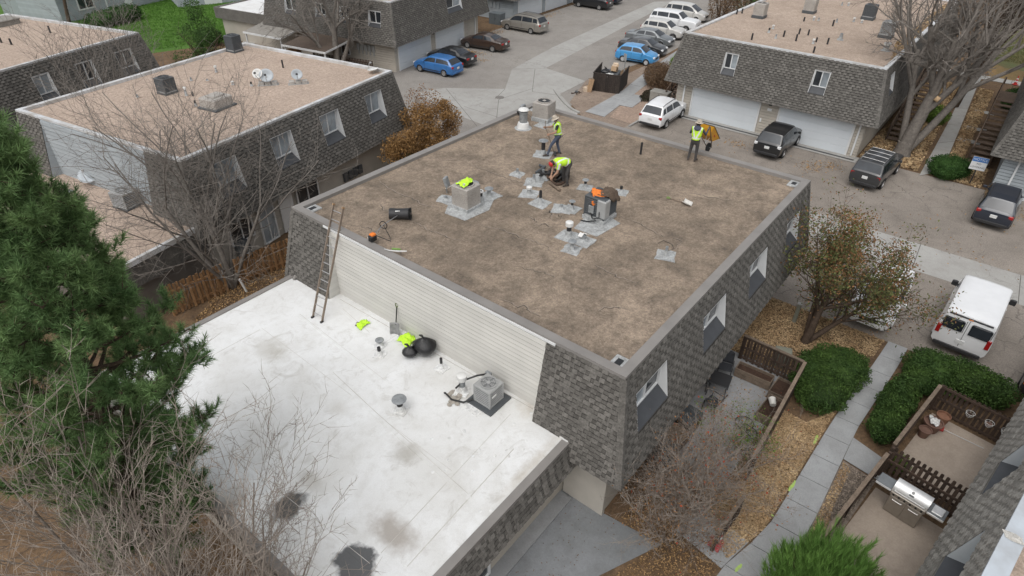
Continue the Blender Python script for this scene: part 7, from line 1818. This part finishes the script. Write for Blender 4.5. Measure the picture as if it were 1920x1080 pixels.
bo=thing('broom',BRp(3.75,.75,.03),BRR+R(-80),'broom with a pale handle lying on the warm patio slab','broom'); MB().tube([(0,0,.03),(1.25,-.1,.02)],.013,7).build('handle',M_pvc,bo,smooth=True); MB().bbox((-.1,0,.05),(.22,.28,.06),.02).build('brush_head',M_red,bo)
for i,(s_,lab) in enumerate(((1.15,'wire hanging basket nearest the hedge end of the patio fence'),(1.75,'middle wire hanging basket with a dry plant on the patio fence'),(2.25,'wire hanging basket closest to the weathered shingles'))):
    o=thing('hanging_basket',BRp(4.36,s_,.62),0,lab,'basket','wire baskets on the fence')
    for zz,r in ((0,.07),(.09,.12),(.17,.14)): MB().tube([(math.cos(t)*r,math.sin(t)*r,zz) for t in np.linspace(0,6.283,17)],.008,5,cap=False).build('hoop',M_pvc,o)
    for k in range(8): a=k*.785; MB().tube([(math.cos(a)*.07,math.sin(a)*.07,0),(math.cos(a)*.12,math.sin(a)*.12,.09),(math.cos(a)*.14,math.sin(a)*.14,.17)],.005,4).build('wire',M_pvc,o)
    MB().lathe([(.06,.01),(.11,.1),(.10,.11)],12).build('liner',M_soil if i!=1 else M_terra,o)
# balloons tied at the shed
for (px,py,m,lab) in ((90,12,MATS['orange_fabric'],'orange balloon tied above the shed eave'),(91,17,mat('pale_blue_rubber',(.35,.50,.62),.4,.1,5),'pale blue balloon tied above the shed eave')):
    o=thing('balloon',sd.location+Vector((2.6,-.6,1.6)) if 'orange' in lab else sd.location+Vector((2.75,-.7,1.2)),0,lab,'balloon','balloons at the shed'); MB().ball((0,0,.9),(.24,.24,.3),14,9).build('skin',m,o,smooth=True); MB().tube([(0,0,.6),(0.02,0,0)],.006,4).build('string',M_pvc,o)
# ================================================================ people
M_skin=mat('skin',(.42,.25,.17),.6,.12,9); M_jean=mat('blue_jeans',(.055,.075,.12),.85,.3,7,(.09,.10,.13)); M_darkp=mat('dark_trousers',(.045,.043,.045),.85,.35,7,(.08,.075,.07)); M_tee=mat('dark_tee',(.028,.03,.036),.85,.2,8); M_whitet=mat('white_tee',(.72,.74,.77),.8,.1,8); M_hood=mat('navy_hoodie',(.06,.07,.10),.85,.25,8); M_boot=mat('work_boot',(.07,.055,.045),.75,.35,14); M_hat=mat('khaki_hat',(.50,.44,.36),.85,.2,12); M_hair=mat('dark_hair',(.02,.015,.012),.6,.2,20); M_eye=mat('eye_dark',(.02,.02,.02),.3,.1,20)
def person(name,loc,rz,J,cl,label,hat,vest=True):
    """J: joint name -> (x,y,z) local, figure faces +x. one continuous skinned surface via voxel remesh; regions coloured by nearest bone"""
    V={k:Vector(v) for k,v in J.items()}
    root=thing(name,loc,rz,label,'person')
    bones=[('chest','waist',.155,.145,'top'),('waist','pelvis',.145,.150,'top'),('pelvis','pelvis2',.155,.15,'legs'),('neck','chest',.06,.10,'top'),('head0','neck',.055,.06,'skin')]
    for s in 'LR':
        bones+=[('chest'+s,'sh'+s,.09,.075,'sleeve'),('sh'+s,'el'+s,.062,.050,'sleeve'),('el'+s,'wr'+s,.046,.032,'fore'),('hip'+s,'kn'+s,.098,.068,'legs'),('kn'+s,'an'+s,.066,.052,'legs'),('an'+s,'toe'+s,.05,.042,'boot'),('an'+s,'heel'+s,.05,.045,'boot'),('pelvis','hip'+s,.12,.10,'legs')]
    mb=MB()
    V['pelvis2']=V['pelvis']+Vector((0,0,-.06))
    for a,b,r0,r1,_ in bones:
        A,B=V[a],V[b]; mb.tube([A,A.lerp(B,.33),A.lerp(B,.66),B],[r0,r0*.7+r1*.3,r0*.3+r1*.7,r1],10); mb.ball(A,r0,10,6); mb.ball(B,r1,10,6)
    # broaden the trunk sideways
    ax=(V['chestL']-V['chestR']).normalized()
    for t in (.25,.5,.75):
        c=V['chest'].lerp(V['waist'],t)
        for sg in (1,-1): mb.ball(c+ax*.06*sg,(.13,.13,.13),10,6)
    me=mb.mesh('body_raw',[M_skin]); tmp=bpy.data.objects.new('tmp',me); COL.objects.link(tmp)
    md=tmp.modifiers.new('r','REMESH'); md.mode='VOXEL'; md.voxel_size=.018; md.use_smooth_shade=True
    sm=tmp.modifiers.new('s','SMOOTH'); sm.iterations=4; sm.factor=.5
    dg=bpy.context.evaluated_depsgraph_get(); me2=bpy.data.meshes.new_from_object(tmp.evaluated_get(dg)); bpy.data.objects.remove(tmp)
    regs=['skin','top','sleeve','fore','legs','boot']; me2.materials.clear()
    for r in regs: me2.materials.append(cl.get(r,M_skin))
    nv=len(me2.polygons); cen=np.zeros(nv*3); me2.polygons.foreach_get('center',cen); cen=cen.reshape(-1,3)
    best=np.full(nv,9e9); idx=np.zeros(nv,int)
    for a,b,r0,r1,reg in bones:
        A=np.array(V[a]);B=np.array(V[b]); ab=B-A; t=np.clip(((cen-A)@ab)/(ab@ab+1e-9),0,1); d=np.linalg.norm(cen-(A+t[:,None]*ab),axis=1)-(r0*(1-t)+r1*t)
        if reg=='sleeve' and a.startswith('sh') and cl.get('short'): 
            m_=(d<best); best=np.where(m_,d,best); idx=np.where(m_,np.where(t<.62,regs.index('sleeve'),regs.index('skin')),idx)
        else:
            m_=d<best; best=np.where(m_,d,best); idx=np.where(m_,regs.index(reg),idx)
    me2.polygons.foreach_set('material_index',idx.astype(np.int32)); me2.polygons.foreach_set('use_smooth',[True]*nv); me2.name='body'
    body=link('body',me2,root)
    # vest: the trunk faces lifted off the body
    if vest:
        vn=np.zeros(len(me2.vertices)*3); vc=np.zeros(len(me2.vertices)*3); me2.vertices.foreach_get('co',vc); vc=vc.reshape(-1,3); me2.vertices.foreach_get('normal',vn); vn=vn.reshape(-1,3)
        W=np.array(V['waist']); Cc=np.array(V['chest']); P=np.array(V['pelvis']); up=(Cc-P)/np.linalg.norm(Cc-P); axn=np.array(ax); fw=np.cross(axn,up); 
        h=(cen-P)@up; L=np.linalg.norm(Cc-P); lat=np.abs((cen-Cc)@axn); dep=(cen-Cc)@fw
        fsign=1 if (fw@np.array(V['front']-V['chest']))>0 else -1; dep=dep*fsign
        keep=(np.isin(idx,[1,2]))&(h>-.02)&(h<L+.17)&(lat<.225)
        if cl.get('openfront'): keep&=~((dep>.05)&(lat<.055))
        keep&=~((dep>.02)&(h>L-.02)&(lat<.05+(h-L+.02)*.35))
        fs=[]; ms=[]
        for i in np.nonzero(keep)[0]:
            fs.append(tuple(me2.polygons[i].vertices)); hh=h[i]/L; ll=lat[i]
            band=(.20<hh<.33) or (ll>.085 and ll<.135 and hh>.33 and (dep[i]>-.0 or True))
            if dep[i]<-.02 and hh>.33: 
                tgt=.03+.11*(hh-.33)/.75; band=abs(ll-tgt)<.028
            ms.append(1 if band else 0)
        used=sorted({v for f in fs for v in f}); mp={v:i for i,v in enumerate(used)}
        vm=MB(); flare=np.clip(1-((vc-P)@up)/L,0,1)
        vm.v=[tuple(vc[v]+vn[v]*(.018+.02*flare[v])) for v in used]; vm.f=[tuple(mp[v] for v in f) for f in fs]; vm.m=ms
        vo=vm.build('safety_vest',[M_hivis,M_reflect],root,smooth=True,ang=80); sd_=vo.modifiers.new('thickness','SOLIDIFY'); sd_.thickness=.01
    # head with face
    hc=V['head']; fd=(V['look']-hc).normalized(); upv=(V['head']-V['neck']).normalized(); sd2=upv.cross(fd).normalized(); fd=sd2.cross(upv).normalized(); Q=Matrix((fd,sd2,upv)).transposed()
    hb=MB(); n=16; 
    for j in range(13):
        th=math.pi*j/12
        for i in range(n):
            ph=2*math.pi*i/n; x,y,z=math.sin(th)*math.cos(ph),math.sin(th)*math.sin(ph),math.cos(th)
            rx=.098*(1-.10*(z<-.2)*(-z)); ry=.076*(1-.28*max(0,-z-.1)); 
            hb.v.append(tuple(hc+Q@Vector((x*rx+.012*max(0,-z)*(x>0),y*ry,z*.118))))
    for j in range(12):
        for i in range(n): a=j*n+i; b=j*n+(i+1)%n; hb.f.append((a,a+n,b+n,b)); hb.m.append(0)
    hd=hb.build('head',M_skin,root,smooth=True)
    MB().add([hc+Q@Vector(p) for p in ((.09,-.013,.0),(.09,.013,.0),(.122,0,-.03),(.092,-.018,-.038),(.092,.018,-.038),(.092,0,.02))],[(5,2,1),(5,0,2),(0,3,2),(1,2,4),(3,4,2)]).build('nose',M_skin,hd,smooth=True)
    for sg in (1,-1):
        MB().ball(hc+Q@Vector((.084,sg*.032,.008)),.012,8,5).build('eye',M_eye,hd); MB().ball(hc+Q@Vector((-.005,sg*.078,-.005)),(.02,.02,.03),8,5).build('ear',M_skin,hd,smooth=True)
    MB().obox(hc+Q@Vector((.091,0,-.062)),(.012,.045,.010),Q).build('mouth',mat('lips',(.30,.12,.10),.6,.1,9),hd)
    hr=MB(); 
    hr.lathe([(.100,-.06),(.104,.0),(.098,.05),(.07,.10),(.01,.125)],16,hc+Q@Vector((-.016,0,-.0)),Q); ho=hr.build('hair',M_hair,root,smooth=True)
    ho.scale=(1,1,1)
    if hat=='bucket':
        MB().lathe([(.175,.012),(.172,.02),(.112,.045),(.108,.06),(.102,.12),(.085,.15),(.01,.158)],18,hc+Q@Vector((0,0,.0)),Q).build('hat',M_hat,root,smooth=True,ang=50)
    else:
        MB().lathe([(.108,.02),(.110,.05),(.098,.095),(.06,.128),(.01,.138)],18,hc,Q).build('cap',M_red,root,smooth=True); MB().lathe([(.07,0),(.075,.012),(.06,.014)],14,hc+Q@Vector((.085,0,.035)),Q).build('cap_peak',M_red,root,smooth=True)
    # hands: palm, four fingers and a thumb, closed round what is held
    for s in 'LR':
        w=V['wr'+s]; e=V['el'+s]; d=(w-e).normalized(); g=V.get('grip'+s); side=(g.normalized() if g else ax*(1 if s=='L' else -1)); side=(side-d*side.dot(d)).normalized(); pn=d.cross(side)
        hm=MB(); q=Matrix((d,side,pn)).transposed(); hm.bbox(w+d*.055,(.10,.085,.032),.012,q)
        for f,(o_,l) in enumerate(((-.032,.066),(-.011,.078),(.011,.074),(.032,.058))):
            p0=w+d*.10+side*o_; p1=p0+d*l*.35+pn*l*.25; p2=p1+d*l*-.02+pn*l*.42; p3=p2-d*l*.30+pn*l*.12
            hm.tube([p0,p1,p2,p3],[.011,.0105,.0095,.007],6)
        t0=w+d*.03-side*.042; hm.tube([t0,t0+d*.035-side*.025+pn*.01,t0+d*.06-side*.005+pn*.035],[.013,.012,.008],6)
        hm.build('hand',M_skin if not cl.get('gloves') else M_woodw,root,smooth=True,ang=60)
    return root,V
# ---- worker with the broom, stepping forward, looking down
wp=G(1044,291,ZR)
J=dict(pelvis=(0,0,.93),waist=(.02,0,1.10),chest=(.06,0,1.36),neck=(.10,0,1.50),head0=(.12,0,1.56),head=(.155,0,1.635),look=(.6,0,1.25),front=(.5,0,1.36),
  chestL=(.06,.12,1.40),chestR=(.06,-.12,1.40),shL=(.06,.19,1.40),shR=(.06,-.19,1.40),elL=(.14,.30,1.15),elR=(.26,-.26,1.20),wrL=(.38,.16,1.02),wrR=(.50,-.12,1.22),gripL=(.3,-.4,1),gripR=(.3,.4,1),
  hipL=(.0,.10,.90),hipR=(.0,-.10,.90),knL=(.28,.14,.52),knR=(.0,-.13,.48),anL=(.42,.16,.09),anR=(-.12,-.13,.09),toeL=(.60,.18,.045),toeR=(.05,-.15,.045),heelL=(.39,.155,.05),heelR=(-.17,-.125,.05))
w1,V1=person('person',wp,R(128),J,dict(top=M_tee,sleeve=M_tee,short=True,legs=M_jean,boot=M_boot,openfront=True),'worker in yellow vest, dark tee and pale bucket hat gripping a long handle','bucket')
br=thing('push_broom',wp,R(128),'long handled scraper held by the hat wearing worker','broom'); MB().tube([Vector(V1['wrR'])+Vector((.06,.05,.30)),Vector(V1['wrR'])+Vector((.06,.04,.02)),Vector(V1['wrL'])+Vector((.05,-.05,-.0)),(.12,-.02,.08)],.014,7).build('handle',M_woodw,br,smooth=True); MB().bbox((.08,-.02,.06),(.10,.38,.09),.02).build('scraper_head',M_trim,br)
MB().tube([(-.05,-.25,.5),(-.2,-.3,.25),(-.1,-.1,.05)],.045,8).build('hose_tail',M_black,br) if False else None
# ---- worker bending over the hoses, red cap
wp=G(1058,347,ZR)
J=dict(pelvis=(-.12,0,.92),waist=(.06,0,1.02),chest=(.34,0,1.06),neck=(.47,0,1.06),head0=(.52,0,1.05),head=(.60,0,1.03),look=(.85,0,.55),front=(.34,0,.4),
  chestL=(.36,.12,1.07),chestR=(.36,-.12,1.07),shL=(.38,.19,1.02),shR=(.38,-.19,1.02),elL=(.46,.20,.72),elR=(.42,-.22,.72),wrL=(.62,.12,.50),wrR=(.56,-.10,.50),gripL=(0,-1,.1),gripR=(0,1,.1),
  hipL=(-.10,.10,.89),hipR=(-.10,-.10,.89),knL=(.0,.13,.48),knR=(.02,-.13,.48),anL=(-.06,.14,.09),anR=(-.04,-.15,.09),toeL=(.13,.16,.045),toeR=(.15,-.17,.045),heelL=(-.11,.135,.05),heelR=(-.09,-.145,.05))
w2,V2=person('person',wp,R(152),J,dict(top=M_whitet,sleeve=M_whitet,short=True,legs=M_darkp,boot=M_boot),'worker with red cap and white tee bending over the black hoses','cap')
# ---- worker seen from behind by the wheelbarrow
wp=G(1297,301,ZR)
J=dict(pelvis=(0,0,.94),waist=(0,0,1.12),chest=(.02,0,1.38),neck=(.04,0,1.52),head0=(.05,0,1.58),head=(.06,0,1.655),look=(.8,.0,1.55),front=(.5,0,1.38),
  chestL=(.02,.13,1.42),chestR=(.02,-.13,1.42),shL=(.02,.20,1.41),shR=(.02,-.20,1.41),elL=(.10,.30,1.18),elR=(.16,-.34,1.20),wrL=(.28,.20,1.38),wrR=(.36,-.36,1.36),gripL=(0,-1,.2),gripR=(0,1,.2),
  hipL=(0,.10,.91),hipR=(0,-.10,.91),knL=(.02,.14,.50),knR=(.0,-.13,.50),anL=(-.04,.16,.09),anR=(-.02,-.14,.09),toeL=(.14,.20,.045),toeR=(.16,-.18,.045),heelL=(-.09,.15,.05),heelR=(-.07,-.13,.05))
w3,V3=person('person',wp,math.atan2(wdir.y,wdir.x)+R(12),J,dict(top=M_hood,sleeve=M_hood,fore=M_hood,legs=M_darkp,boot=M_boot,gloves=True),'worker in yellow vest seen from behind beside the tipped wheelbarrow','bucket')
hd_=MB().lathe([(.13,-.05),(.15,.0),(.13,.05),(.10,.07)],14,(-.06,0,1.49),Matrix.Rotation(R(-25),3,'Y')).build('hood',M_hood,w3,smooth=True)
